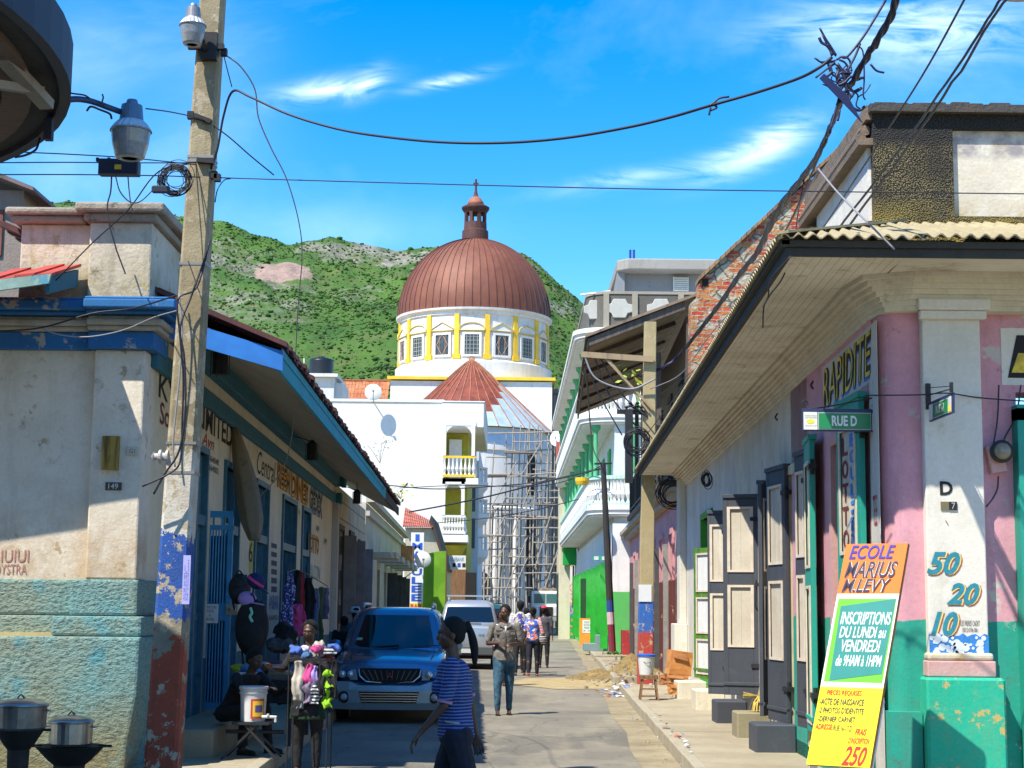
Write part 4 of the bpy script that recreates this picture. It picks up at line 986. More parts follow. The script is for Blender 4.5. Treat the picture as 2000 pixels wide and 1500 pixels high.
# plants rooted on the far roof edge
def leafy(name,label,P,n,spread,size,mat,stemmat=None,up=.4):
    r_=random.Random(hash(label)%1000 if False else len(label)); t=thing(name,label,'plant',P); mb=MB(); st=MB()
    for i in range(n // 6):
        e=Vector(P)+Vector((r_.uniform(-spread,spread),r_.uniform(-spread,spread),r_.uniform(.1,up))); st.tube([P,(Vector(P)+e)/2+Vector((0,0,.05)),e],.01,4)
        for j in range(6):
            c=e+Vector((r_.uniform(-1,1),r_.uniform(-1,1),r_.uniform(-.7,.7)))*size*2.2
            d=Vector((r_.uniform(-1,1),r_.uniform(-1,1),r_.uniform(-.8,.3))).normalized()*size; s_=d.orthogonal().normalized()*size*.28
            mb.quad(c,c+d*.5+s_,c+d,c+d*.5 - s_)
    st.build('stem',woodm('stem_brown',(.12,.1,.05)),t); mb.build('leaves',mat,t); return t
LEAF=flat('leaf_green',(.08,.2,.02),.6,0,.4,8); LEAFY=flat('leaf_yellow',(.3,.33,.04),.6,0,.3,8)
leafy('rooftop_plant','spindly weed growing from the white wall above the tin roof edge',W(742,905,60),26,.5,.10,flat('leaf_grey',(.12,.15,.08),.8),up=.9)
leafy('rooftop_plant','yellow green weed sprouting where the tin eaves end',W(783,975,50),36,.35,.16,LEAFY,up=.35)
# ---- hut with red tiled roof, vertical sign, dish, green panel, shop sign
Yq=78.5
ht=thing('tiled_hut','small grey walled building with a red clay tile roof','house',(W(835,1100,Yq).x,Yq,0))
xa_,xb_=W(790,1100,Yq).x,W(869,1100,Yq).x; z_a=W(800,1030,Yq).z; z_b=W(869,1112,Yq).z
mb=MB(); mb.prism([(xa_,Yq,0),(xb_,Yq,0),(xb_,Yq,z_b),(W(846,1033,Yq).x,Yq,z_a),(xa_,Yq,z_a)],(0,8,0)); mb.build('wall',plaster('hut_grey',(.50,.47,.38),dirt=(.15,.13,.09),dirt_amt=.7,streak=.6),ht)
mb=MB(); zrt=W(800,990,Yq).z; rw=rnd
n_=16
for i in range(n_):
    x0=xa_ - .1+(W(846,1030,Yq).x - xa_+.1)*i/n_; x1=xa_ - .1+(W(846,1030,Yq).x - xa_+.1)*(i+1)/n_; r_=(x1 - x0)/2
    hz=(zrt - z_a)*(1 - .75*i/n_)
    for j in range(5):
        f0=j/5; p0=Vector(((x0+x1)/2,Yq - .35+.5*f0*3,z_a+hz*f0+.03)); p1=Vector(((x0+x1)/2,Yq - .35+.5*(f0+.2)*3,z_a+hz*(f0+.2)))
        mb.tube([p0,p1],r_*.95,8)
mb.build('tile_roof',flat('clay_tile',(.42,.09,.05),.8,0,.4,3),ht)
mb=MB(); a=W(838,1018,Yq - .3); c=W(871,1113,Yq - .3); mb.prism([a,c,c+Vector((0,0,.25)),a+Vector((.1,0,.3))],(0,8.3,0)); mb.build('verge_board',flat('verge_dark',(.05,.035,.03),.8),ht)
Ys=76.5; sp_=thing('vertical_sign','tall white vertical sign board with blue letters and a yellow foot','sign',(W(813,1190,Ys).x,Ys,0))
za=W(813,1193,Ys).z; zb=W(813,1040,Ys).z; xa_,xb_=W(802,1100,Ys).x,W(827,1100,Ys).x; zy=W(813,1178,Ys).z
mb=MB(); mb.box(xa_,xb_,Ys,Ys+.15,zy,zb); bd=mb.build('board',flat('sign_white',(.72,.73,.76),.6),sp_)
mb=MB(); mb.box(xa_,xb_,Ys,Ys+.15,za,zy - .002); fb=mb.build('foot_board',flat('sign_yellow',(.8,.55,.02),.6),sp_)
letters=['I','M','A','C','U','L','É','E']; hh=(zb - zy - .1)/8
SB=flat('sign_blue',(.02,.09,.50),.6)
for i,ch in enumerate('IMACULEE'):
    text_mesh('letter',ch,SB,bd,(xa_+(.06 if ch != 'I' else .2),Ys - .001,zb - .06 - (i+1)*hh+.05),(xb_ - xa_ - (.12 if ch != 'I' else .4),0,0),(0,0,hh - .07),bold=.03,ext=.01)
text_mesh('lettering','BAR',flat('sign_red',(.6,.03,.02),.6),fb,(xa_+.03,Ys - .001,zy - .3),(xb_ - xa_ - .06,0,0),(0,0,.26),bold=.03,ext=.01)
mb=MB(); mb.box(xa_+.2,xa_+.26,Ys+.06,Ys+.1,0.1,za); mb.box(xb_ - .2,xb_ - .14,Ys+.06,Ys+.1,0.1,za); mb.build('post',IRON,sp_)
dish(826,1093,74.0,17/46.4,'white satellite dish in front of the green panel by the vertical sign',(-6,8),(xL(74)+.1,74.2,W(826,1130,74).z))
Yg=77.0; gp=thing('green_panel','bright green sheet metal panel standing out from the left houses','panel',(W(850,1190,Yg).x,Yg,0))
m,nt_,b=newmat('green_sheet'); q=NB(nt_); b.inputs['Roughness'].default_value=.6
q.l(q.mix(q.ramp(q.noise(1.2,4),.4,.65),(.10,.26,.005),(.17,.36,.01)),b.inputs['Base Color']); GSH=m
a,c=W(826,1085,Yg),W(871,1076,Yg)
mb=MB(); mb.prism([(a.x,Yg,.15),(c.x,Yg,.15),(c.x,Yg,c.z)]+[(a.x+(c.x - a.x)*f,Yg,a.z+(c.z - a.z)*(1 - (1 - f)**2)) for f in (.75,.5,.25,0)],(0,.05,0)); mb.build('sheet',GSH,gp)
mb=MB(); mb.box(c.x,c.x+.06,Yg - .02,Yg+.08,.1,c.z+.02); mb.build('post',flat('post_brown',(.1,.05,.03),.8),gp)
# shop front beside the panel
Yp=90.0; ks=thing('brown_kiosk','brown boarded shop front under the white house with a pale sign over it','kiosk',(W(895,1150,Yp).x,Yp,0))
mb=MB(); mb.box(W(872,1150,Yp).x,W(910,1150,Yp).x,Yp,Yp+3,0,W(895,1112,Yp).z); mb.build('wall',woodm('kiosk_brown',(.25,.12,.05),(.08,.04,.02)),ks)
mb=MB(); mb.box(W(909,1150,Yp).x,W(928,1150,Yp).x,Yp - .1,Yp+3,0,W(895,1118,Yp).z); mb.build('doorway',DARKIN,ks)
Yk=84.0; a,c=W(876,1112,Yk),W(910,1085,Yk)
mb=MB(); mb.box(a.x,c.x,Yk,Yk+.1,a.z,c.z); sg=top(mb,'shop_sign',flat('sign_pale',(.7,.7,.68),.6),'pale rectangular shop sign with blue and black marks under the balconies','sign')
text_mesh('lettering','UNIBANK',flat('sgn_b',(.1,.25,.5),.6),sg,(a.x+.08,Yk - .001,c.z - .3),(c.x - a.x - .16,0,0),(0,0,.2),ext=.01)
for i in range(3):
    mb=MB(); x=a.x+.2+i*.25; mb.box(x,x+.16,Yk - .012,Yk,a.z+.12,a.z+.32); mb.build('mark',[BLK,SB,BLK][i],sg)
# ================================================================== RIGHT SIDE OF THE STREET
PINKC=[(0,(.01,.33,.25)),(2.0,(.62,.33,.36))]
PINK=plaster('pink_wall',(.6,.3,.34),bands=[(0,(.015,.36,.27)),(1.63,(.72,.36,.43))],dirt=(.14,.07,.06),dirt_amt=.85,streak=.4,chips=.15,under=(.5,.45,.4),bump=.15,var=.22)
PILW=plaster('pilaster_white',(.76,.73,.65),dirt=(.25,.22,.12),dirt_amt=.4,streak=.15,bump=.15,var=.12)
MINT=plaster('mint_plinth',(.01,.42,.27),dirt=(.35,.24,.05),dirt_amt=.5,chips=.2,under=(.5,.36,.12),streak=.15,bump=.2,var=.12)
PINKS=plaster('pink_block',(.62,.36,.34),dirt=(.3,.2,.15),dirt_amt=.4)
CREAM=plaster('cove_cream',(.74,.68,.54),dirt=(.2,.16,.07),dirt_amt=.5,streak=.3,bump=.12,var=.2)
m,nt_,b=newmat('soffit_boards'); q=NB(nt_); b.inputs['Roughness'].default_value=.8
c=q.mix(q.ramp(q.noise(1.1,7,.7),.35,.65),(.78,.73,.60),(.60,.54,.40)); c=q.mix(q.ramp(q.noise(2.5,8,.75,off=(4,0,2)),.55,.68,0,.6),c,(.16,.12,.04))
q.l(c,b.inputs['Base Color']); q.bump(b,q.noise(20,5),.1,.01); SOFB=m
Yw=13.4
shop=thing('pink_shop','pink and mint green corner shop with a broad white pilaster and board ceilinged eaves','shop building',(3.0,12.5,0))
# corner geometry from the photo
x1=W(1728,900,Yw).x; x2=W(1801,900,Yw).x; x3=W(1915,900,Yw).x; x4=W(1985,900,Yw).x
zcv=W(1850,602,Yw - .1).z; zsf=W(1700,540,Yw - .3).z
zcv=4.15; ztop=4.49
# cross-street wall (faces the camera): rounded pink corner, white pilaster, recess
mb=MB()
rc=(x2 - x1)*.55; n=10
pts=[(x1+rc - rc*cos(pi/2*i/n),Yw+rc - rc*sin(pi/2*i/n)) for i in range(n+1)]
mb.prism([(x,y,0) for x,y in pts]+[(x2+.02,Yw,0),(x2+.02,Yw+1.1,0),(x1,Yw+1.1,0)],(0,0,ztop))
mb.build('corner_shaft',PINK,shop)
mb=MB(); mb.box(x2,x3,Yw - .09,Yw+.3,.80,ztop); PIL=mb.build('white_pilaster',PILW,shop,bevel=.012)
zb0=W(1850,1290,Yw - .1).z; zb1=W(1850,1322,Yw - .1).z
mb=MB(); mb.box(x2 - .02,x3+.03,Yw - .12,Yw+.3,zb0,zb0+.06); mb.build('base_roll',plaster('roll_ochre',(.6,.55,.42),dirt=(.4,.25,.05),dirt_amt=.8),shop,bevel=.02)
mb=MB(); mb.box(x2 - .03,x3+.04,Yw - .14,Yw+.3,zb1,zb0 - .002); mb.build('pink_block',PINKS,shop,bevel=.01)
mb=MB(); mb.bbox_(x2 - .06,x3+.09,Yw - .22,Yw+.3,.148,zb1 - .002,.02); mb.build('mint_plinth',MINT,shop)
mb=MB(); mb.box(x2 - .1,x3+.08,Yw - .30,Yw - .221,.148,.42); mb.build('plinth_foot',MINT,shop,bevel=.02)
mb=MB(); wall(mb,x3+.0,12.0,0,ztop,[(x4+.02,x4+1.15,.3,3.5),(x4+3,x4+4.1,.3,3.5)],Yw+.03,Yw+.4); mb.box(x1 - .02,x2 - .07,Yw - .1,Yw+.3,0,.9); mb.build('cross_street_wall',PINK,shop)
# cove cornice
def cove(mb,z0,z1,o0,o1,steps,yend):
    for i in range(steps):
        f=(i+.5)/steps; o=o0+(o1 - o0)*f**1.5; za=z0+(z1 - z0)*i/steps; zb=z0+(z1 - z0)*(i+1)/steps
        mb.box(x2 - .1 - o*.0,12,Yw - .09 - o,Yw+.1,za,zb)
        pr=[(x1 - o,Yw+.35,za),(x1 - o+.06,Yw - .02 - o*.5,za),(x2 - .1,Yw - .09 - o,za),(x2 - .1,Yw+.4,za)]
        mb.prism(pr,(0,0,zb - za)); pr=[(x1 - o,Yw+.35,za),(x1+.1,Yw+.35,za),(xR(33.6)+.1,33.6,za),(xR(33.6) - o,33.6,za)]; mb.prism(pr,(0,0,zb - za))
mb=MB(); cove(mb,zcv,4.44,.04,.27,7,33.6); mb.build('cove_cornice',CREAM,shop)
mb=MB(); mb.box(x2 - .05,x3+.06,Yw - .2,Yw - .09,zcv - .0,zcv+.09); mb.box(x2 - .03,x3+.04,Yw - .16,Yw - .09,zcv - .07,zcv - .001); mb.build('pilaster_cap',PILW,shop,bevel=.01)
# eaves: soffit of boards running along the street, dark fascia, corrugated roof
Yf=12.5; zs=4.4; EO=W(1540,492,Yf).x; print('eave X',EO,W(1540,492,Yf).z)
zs=W(1560,497,Yf).z; offE=xR(Yf) - EO
Ye=34.0
mb=MB(); nb_=13
for i in range(nb_):
    a=i/nb_; c=(i+1)/nb_
    fa=lambda Y,f:xR(Y) - offE+(offE+.05)*f
    mb.prism([(fa(Yf,a),Yf+.02,zs),(fa(Yf,c) - .003,Yf+.02,zs),(fa(Ye,c) - .003,Ye,zs),(fa(Ye,a),Ye,zs)],(0,0,.025))
for i in range(6):y=Yf+.02+i*.12; mb.box(fa(Yf,1),12,y,y+.114,zs,zs+.025)
mb.build('soffit',SOFB,shop)
DK=plaster('dark_eave',(.06,.055,.045),dirt=(.02,.02,.015),dirt_amt=.7,streak=.5,bump=.4)
mb=MB(); mb.prism([(EO - .02,Yf,zs - .02),(EO+.02,Yf,zs - .02),(xR(Ye) - offE+.02,Ye,zs - .02),(xR(Ye) - offE - .02,Ye,zs - .02)],(0,0,.085)); mb.box(EO - .02,12,Yf - .03,Yf,zs - .02,zs+.045)
mb.prism([(EO - .06,Yf - .06,zs+.067),(EO+.0,Yf - .06,zs+.067),(xR(Ye) - offE,Ye,zs+.067),(xR(Ye) - offE - .06,Ye,zs+.067)],(0,0,.04)); mb.box(EO - .06,12,Yf - .06,Yf - .02,zs+.05,zs+.10)
mb.build('fascia',DK,shop)
# corrugated sheets
CORR=plaster('corrugated_pale',(.46,.40,.24),dirt=(.16,.11,.05),dirt_amt=.6,streak=.5,bump=.1,rough=.6,var=.3)
def corr(mb,A,B,C,D,n,amp,th=.012):
    """sheet from eave line A->B up to ridge line D->C, waves along A->B"""
    A,B,C,D=map(Vector,(A,B,C,D)); nrm=(B - A).cross(D - A).normalized()
    if nrm.z<0:nrm=-nrm
    row=[]
    for i in range(n*6+1):
        f=i/(n*6); h_=amp*sin(2*pi*i/6)
        row.append((A.lerp(B,f)+nrm*h_,D.lerp(C,f)+nrm*h_))
    vs=[]; fs=[]
    for a,d in row:vs += [a,d,a - nrm*th,d - nrm*th]
    for i in range(len(row) - 1):
        k=i*4; fs += [(k,k+4,k+5,k+1),(k+2,k+3,k+7,k+6),(k,k+2,k+6,k+4)]
    mb.add(vs,fs)
zR0=zs+.125; YP=14.05; zR1=W(1850,437,YP).z
hipx=EO - .08
mb=MB()
for i in range(8):
    xa_=EO - .08+i*1.1; xb_=xa_+1.14; e_=i%2*.012; fA,fB=[min(1,max(.02,(x - EO+.08)/(xR(YP)+.35 - EO+.08))) for x in (xa_,xb_)]
    corr(mb,(xa_,Yf - .12,zR0+e_),(xb_,Yf - .12,zR0+e_),(xb_+.02,Yf - .12+(YP - Yf+.12)*fB,zR0+(zR1 - zR0)*fB+e_),(xa_+.02,Yf - .12+(YP - Yf+.12)*fA,zR0+(zR1 - zR0)*fA+e_),10,.018)
for i in range(20):
    ya=Yf - .1+i*1.12; yb=ya+1.16; fa_,fb_=[min(1,max(.02,(y - Yf+.1)/(YP - Yf+.1))) for y in (ya,yb)]; top_=lambda y,f:(xR(y) - offE - .1+(offE+.45)*f,y,zR0+(zR1 - zR0)*f)
    corr(mb,(xR(yb) - offE - .1,yb,zR0),(xR(ya) - offE - .1,ya,zR0),top_(ya,fa_),top_(yb,fb_),10,.018)
mb.build('roof',CORR,shop,fixn=False)
mb=MB(); mb.bar((EO - .08,Yf - .12,zR0+.02),(xR(YP)+.33,YP,zR1+.02),.14,.02); mb.build('hip_flashing',CORR,shop)
# parapet block above the roof
PEB=None
m,nt_,b=newmat('pebble_dash'); q=NB(nt_); b.inputs['Roughness'].default_value=.95
vo=q.n('ShaderNodeTexVoronoi'); vo.inputs['Scale'].default_value=70; q.l(q.P(),vo.inputs['Vector'])
c=q.mix(q.ramp(vo.outputs['Distance'],.1,.6),(.50,.42,.20),(.03,.028,.022)); c=q.mix(q.ramp(q.noise(2.2,6,.7),.42,.6,0,.75),c,(.04,.038,.034))
c=q.mix(q.ramp(q.z()[2],5.74,5.83),c,(.035,.035,.035)); c=q.mix(q.m('MULTIPLY',q.ramp(q.z()[2],5.32,5.03),q.ramp(q.noise(3,5),.35,.6),clamp=True),c,(.36,.28,.06))
q.l(c,b.inputs['Base Color']); q.bump(b,q.m('ADD',vo.outputs['Distance'],q.noise(25,6)),1.0,.05); PEB=m
xp0=W(1707,320,YP).x; xp1=W(1862,320,YP).x; zt_=W(1850,208,YP).z; zi1=W(1900,252,YP).z
mb=MB(); mb.box(xp0,xp1,YP,YP+.5,zR1 - .15,zt_ - .07); mb.box(xp1,12,YP,YP+.5,zi1,zt_ - .07); mb.box(xp1,12,YP - .05,YP+.5,zR1 - .2,W(1900,425,YP).z)
mb.prism([(xp0+.02,YP+.5,zR1),(xp0+.3,YP+.5,zR1),(xR(17.4)+.38,17.4,zR1),(xR(17.4)+.1,17.4,zR1)],(0,0,zt_ - zR1 - .5))
mb.build('parapet',PEB,shop)
mb=MB(); mb.box(xp1+.001,12,YP+.06,YP+.45,W(1900,424,YP).z,zi1 - .001); mb.build('parapet_panel',plaster('panel_stained',(.74,.70,.6),dirt=(.45,.3,.1),dirt_amt=.8,streak=.2,var=.3,bump=.3,grime=[(5.32,5.15,(.4,.27,.06),.9),(5.65,5.72,(.25,.23,.25),.9)]),shop)
mb=MB(); mb.box(xp0 - .04,12,YP - .07,YP+.6,zt_ - .069,zt_); 
for i in range(22):x=xp0+i*.17; mb.bbox_(x,x+rnd.uniform(.1,.2),YP - .06,YP+.3,zt_,zt_+rnd.uniform(.005,.025),.004)
mb.build('parapet_cap',plaster('cap_black',(.06,.055,.05),dirt=(.25,.12,.06),dirt_amt=.5,bump=1.0,streak=0),shop)
# side return of the parapet with white panel and tile coping
sd0=W(1706,300,YP); Ysd=17.1
mb=MB(); xs=xp0 - .03
mb.prism([(xs,YP+.12,zR1+.05),(xs,Ysd - .5,zR1+.05),(xs,Ysd - .5,zt_ - .38),(xs,YP+.12,zt_ - .34)],(.04,0,0)); mb.build('side_panel',plaster('side_white',(.78,.77,.74),dirt=(.3,.28,.24),dirt_amt=.3,streak=.4),shop)
mb=MB()
for r0 in (0,.075):
    mb.tube([(xs - .06+r0*.5,YP+.1,zt_ - .27+r0),(xs - .06+r0*.5,Ysd,zt_ - .32+r0)],.05,8)
mb.prism([(xs - .1,YP+.02,zt_ - .35),(xs+.3,YP+.02,zt_ - .35),(xs+.3,Ysd,zt_ - .4),(xs - .1,Ysd,zt_ - .4)],(0,0,.06)); mb.prism([(xs - .03,YP+.02,zt_ - .12),(xs+.3,YP+.02,zt_ - .12),(xs+.3,Ysd,zt_ - .17),(xs - .03,Ysd,zt_ - .17)],(0,0,.13))
mb.build('tile_coping',plaster('coping',(.20,.15,.11),dirt=(.06,.05,.04),dirt_amt=1,streak=.5,bump=.6),shop)
mb=MB(); mb.box(xs - .06,xs+.2,Ysd - .5,Ysd,zR1+.02,zt_ - .5); mb.build('end_pier',plaster('pier_mossy',(.25,.21,.11),dirt=(.05,.045,.03),dirt_amt=1,bump=.8),shop)

# ---- street facade of the right shop
def ru(px,py,v=0):return RU(px,py,v)
FAR=plaster('facade_cream_old',(.70,.64,.50),dirt=(.2,.15,.08),dirt_amt=.5,streak=.4,var=.3,bump=.2,bands=[(0,(.07,.08,.085)),(1.9,(.72,.66,.52))])
FARW=plaster('facade_grey_white',(.74,.71,.63),dirt=(.2,.17,.12),dirt_amt=.5,streak=.45,var=.25,bump=.2)
ops=[]
def op(a,c,ytop,zb_=.3,yref=None):
    ua,_=ru(a,1100); uc,_=ru(c,1100); z=ru((a+c)/2,ytop)[1]; return (min(ua,uc),max(ua,uc),zb_,z)
o1=op(1630,1668,858); o2=op(1545,1580,918); o3=op(1487,1512,955); o4=op(1372,1392,1010)
print('ops right',o1,o2,o3,o4)
uP=ru(1545,860)[0]; uG=ru(1435,940)[0]; uE=ru(1338,1000)[0]
print('u marks',uP,uG,uE)
o1=(1.32,2.3,.3,3.26); 
mb=MB(); wall(mb,.35,uP,0,ztop,[o1],-.35,0,RF); wpk=mb.build('pink_facade',PINK,shop)
mb=MB(); wall(mb,uP+.002,uG,0,ztop,[o2,o3],-.35,-.0,RF); mb.build('cream_facade',FAR,shop)
mb=MB(); wall(mb,uG+.002,20.2,0,ztop,[o4],-.35,-.0,RF); mb.build('grey_facade',FARW,shop)
mb=MB(); mb.box(19.5,20.2,.001,.14,1.4,4.3,RF); mb.box(19.3,20.25,.001,.26,.14,1.4,RF); mb.build('end_pilaster',plaster('endpil',(.66,.64,.56),dirt=(.4,.32,.14),dirt_amt=.6),shop,bevel=.015)
for i,(a,c,z0,z1) in enumerate((o1,o2,o3,o4)):
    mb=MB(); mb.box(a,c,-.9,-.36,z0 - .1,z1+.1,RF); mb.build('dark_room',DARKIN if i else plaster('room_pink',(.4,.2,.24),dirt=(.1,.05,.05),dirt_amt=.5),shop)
    mb=MB(); mb.box(a - .1,a+.03,-.30,.03,z0,z1+.1,RF); mb.box(c - .03,c+.1,-.3,.03,z0,z1+.1,RF); mb.box(a - .1,c+.1,-.3,.032,z1,z1+.1,RF)
    mb.build('door_frame',[PINKS,flat('frame_cream',(.5,.46,.3),.8,0,.2,5),flat('frame_grey',(.45,.42,.38),.8,0,.2,5),flat('frame_green',(.06,.34,.03),.7,0,.2,5)][i],shop)
DKP=plaster('leaf_bluegrey',(.055,.065,.085),dirt=(.15,.14,.13),dirt_amt=.3,streak=.2,bump=.1,var=.2,rough=.6)
GRP=plaster('leaf_teal',(.01,.33,.25),dirt=(.05,.12,.1),dirt_amt=.4,streak=.2,bump=.1,rough=.6)
PANW=plaster('panel_cream',(.62,.57,.47),dirt=(.3,.24,.16),dirt_amt=.4,streak=.5,var=.2,bump=.15)
def leaf(name,label,P0,P1,z0,z1,panels,mfr,mpan,grp=None,th=.05,topcap=True,extra=None):
    """door leaf from hinge point P0 to free edge P1 (ground points)"""
    P0=Vector((P0[0],P0[1],0)); P1=Vector((P1[0],P1[1],0)); wdt=(P1 - P0).length
    M=frame(P0,P1 - P0); t=thing(name,label,'door',P0+Vector((0,0,z0)),grp)
    mb=MB(); s_=wdt*.15; lastz=z0
    ps=[(z0+(z1 - z0)*a,z0+(z1 - z0)*c) for a,c in panels]
    mb.box(0,s_,-th/2,th/2,z0,z1,M); mb.box(wdt - s_,wdt,-th/2,th/2,z0,z1,M)
    for a,c in ps:mb.box(s_,wdt - s_,-th/2+.001,th/2 - .001,lastz,a,M); lastz=c
    mb.box(s_,wdt - s_,-th/2+.001,th/2 - .001,lastz,z1,M)
    if topcap:mb.box(-.03,wdt+.0,-th/2 - .02,th/2+.02,z1,z1+.05,M)
    mb.box(0,wdt,-th/2 - .015,th/2+.015,z0+.12,z0+.16,M)
    mb.build('leaf_frame',mfr,t,bevel=.004)
    for a,c in ps:
        mb=MB(); mb.box(s_,wdt - s_,-.008,.008,a,c,M); mb.box(wdt/2 - .003,wdt/2+.003,-.011,.011,a,c,M); mp_=mpan; mb.build('panel',mp_,t)
        mb=MB(); tr=.03
        for yy in (-th/2 - .012,th/2):
            mb.box(s_ - .01,s_+tr,yy,yy+.012,a,c,M); mb.box(wdt - s_ - tr,wdt - s_+.01,yy,yy+.012,a,c,M); mb.box(s_+tr,wdt - s_ - tr,yy,yy+.012,a,a+tr,M); mb.box(s_+tr,wdt - s_ - tr,yy,yy+.012,c - tr,c,M)
        mb.build('panel_moulding',flat('mould_cream',(.6,.52,.42),.8,0,.15,8),t)
    mb=MB()
    for z in (z0+.35,z1 - .3):mb.box(-.09,.1,-th/2 - .01,th/2+.02,z,z+.05,M); mb.lathe([(.022,z - .05),(.022,z+.1)],(P0.x,P0.y,0),8)
    mb.build('hinge',IRON,t)
    mb=MB(); zm=z0+(z1 - z0)*.56; mb.tube([M @ Vector((wdt*.9,-th/2 - .04,zm+.06)),M @ Vector((wdt*.9,-th/2 - .05,zm - .25)),M @ Vector((wdt*.82,-th/2 - .04,zm - .3))],.01,5); mb.box(wdt*.8,wdt*.98,-th/2 - .05,-th/2 - .0,zm - .015,zm+.03,M)
    mb.build('bolt',IRON,t)
    return t,M,wdt,ps
def gp_(px,py,Y):p=W(px,py,Y); return (p.x,p.y)
# big open bluish grey leaves facing the camera
Ya=21.3
z0a=W(1440,1358,Ya).z; z1a=W(1440,972,Ya).z; print('leaf',z0a,z1a,W(1478,1150,Ya).x,xR(Ya))
big,Mb,wb,psb=leaf('door_leaf','tall bluish grey door leaf with two cream panels swung open over the pavement',gp_(1482,1150,Ya),gp_(1413,1150,Ya+.15),z0a,z1a,[(.24,.555),(.62,.955)],DKP,PANW)
sec,Ms,ws_,pss=leaf('door_leaf','second bluish grey door leaf standing open just behind the tallest one',gp_(1425,1150,Ya+3.0),gp_(1383,1150,Ya+3.15),W(1400,1356,Ya+3).z,W(1400,1003,Ya+3.0).z,[(.24,.555),(.62,.94)],DKP,PANW)
def rp(u,v):P=RF @ Vector((u,v,0)); return (P.x,P.y)
g1,Mg,wg,psg=leaf('door_leaf','teal door leaf with LOTTO lettering beside the white corner pilaster',rp(.44,.07),rp(1.28,.12),.5,3.5,[(.05,.48),(.56,.93)],GRP,PANW)
g2,Mh,wh_,psh=leaf('door_leaf','teal door leaf lettered CENTRAL folded open next to a bluish grey leaf',rp(2.80,.12),rp(3.5,.07),.5,3.38,[(.03,.50),(.56,.93)],GRP,PANW)
g3,*_=leaf('door_leaf','bluish grey door leaf touching the teal leaf lettered CENTRAL',rp(3.56,.05),rp(3.98,.10),.5,o2[3]+.1,[(.24,.555),(.62,.94)],DKP,PANW)
g4,*_=leaf('door_leaf','bluish grey door leaf between the palm broom and the second doorway',rp(5.10,.05),rp(5.85,.16),.45,o2[3]+.08,[(.24,.555),(.62,.94)],DKP,PANW)
g5,*_=leaf('door_leaf','half hidden bluish grey leaf behind the palm broom on the step',rp(6.6,.05),rp(6.3,.2),.45,o3[3],[(.24,.555),(.62,.94)],DKP,DKP)
GRL=plaster('leaf_green',(.06,.42,.03),dirt=(.1,.2,.05),dirt_amt=.3,rough=.6); 
g6,*_=leaf('door_leaf','bright green framed white door leaf beyond the bluish grey ones',gp_(1396,1150,26.6),gp_(1357,1150,27.4),W(1370,1325,27).z,W(1370,1070,27).z,[(.03,.30),(.34,.62),(.66,.96)],GRL,plaster('panel_white',(.75,.76,.74),dirt=(.4,.4,.38)),th=.04,topcap=False)
g7,*_=leaf('door_leaf','narrow green door leaf tucked behind the green framed white one',gp_(1403,1150,26.3),gp_(1393,1150,26.4),.4,W(1395,1040,26.3).z,[(.1,.5),(.6,.9)],GRL,GRL,th=.04,topcap=False)
# door lettering
def leaf_text(par,M,wdt,a,c,body,mat,f0,f1,g0,g1_):
    letters_=body; hh=(c - a)*(g1_ - g0)/len(letters_); zt=a+(c - a)*g1_
    for i,ch in enumerate(letters_):
        if ch==' ':continue
        A=M @ Vector((wdt*f1,-.018,zt - (i+1)*hh+.01)); U=M.to_3x3() @ Vector((wdt*(f0 - f1),0,0))
        text_mesh('lettering',ch,mat,par,A,U,(0,0,hh*.8),ext=.003,bold=.02)
# choose the side of the leaf that faces the camera
def leaf_text2(par,M,wdt,a,c,body,mat,f0,f1,g0=.04,g1_=.96):
    U3=M.to_3x3() @ Vector((1,0,0)); fl=U3.x<0
    hh=(c - a)*(g1_ - g0)/len(body); zt=a+(c - a)*g1_
    for i,ch in enumerate(body):
        if ch==' ':continue
        s_=1 if fl else -1
        nrm=M.to_3x3() @ Vector((0,1,0)); sd_=1 if nrm.y<0 else -1
        x0,x1_=(f1,f0) if fl else (f0,f1)
        A=M @ Vector((wdt*x0,sd_*.012,zt - (i+1)*hh+.01)); U=M.to_3x3() @ Vector((wdt*(x1_ - x0),0,0))
        text_mesh('lettering',ch,mat,par,A,U,(0,0,hh*.8),ext=.003,bold=.02)
LB2=flat('letter_blue',(.03,.22,.6),.7)
leaf_text2(g1,Mg,wg,*psg[1],'LOTTO',MARO,.55,.80); leaf_text2(g1,Mg,wg,*psg[1],'BOUL:ET',LB2,.22,.46)
leaf_text2(g1,Mg,wg,*psg[0],'LOTO',MARO,.3,.7)
leaf_text2(g2,Mh,wh_,*psh[1],'CENTRAL',flat('letter_navy',(.02,.05,.3),.7),.4,.7); leaf_text2(g2,Mh,wh_,*psh[0],'LOTERIE',RED,.3,.7)
# steps
for px,py,w_,l,lab,mt,nm in ((1504,1470,.45,.55,'dark grey concrete step block nearest the school board',DKP,0),(1475,1441,.42,.5,'ochre grey step block carrying the palm broom',plaster('step_ochre',(.30,.27,.17),dirt=(.1,.09,.06),dirt_amt=.5),0),(1432,1413,.42,.6,'dark bluish step under the tall grey door leaf',DKP,0),
                         (1378,1387,.45,.7,'whitewashed step block past the grey leaves',plaster('step_white',(.66,.62,.5),dirt=(.3,.25,.12),dirt_amt=.6),0),(1345,1366,.5,.9,'whitewashed step block nearest the cardboard boxes',plaster('step_white',(.6,.6,.5)),0)):
    P=G(px,py,.15); Y=P.y; h_=.30
    mb=MB(); x0=xR(Y) - w_; mb.bbox_(x0,xR(Y) - .002,Y,Y+l,.15,.15+h_,.015); top(mb,'step_block',mt,lab,'step','steps in front of the right hand doors')
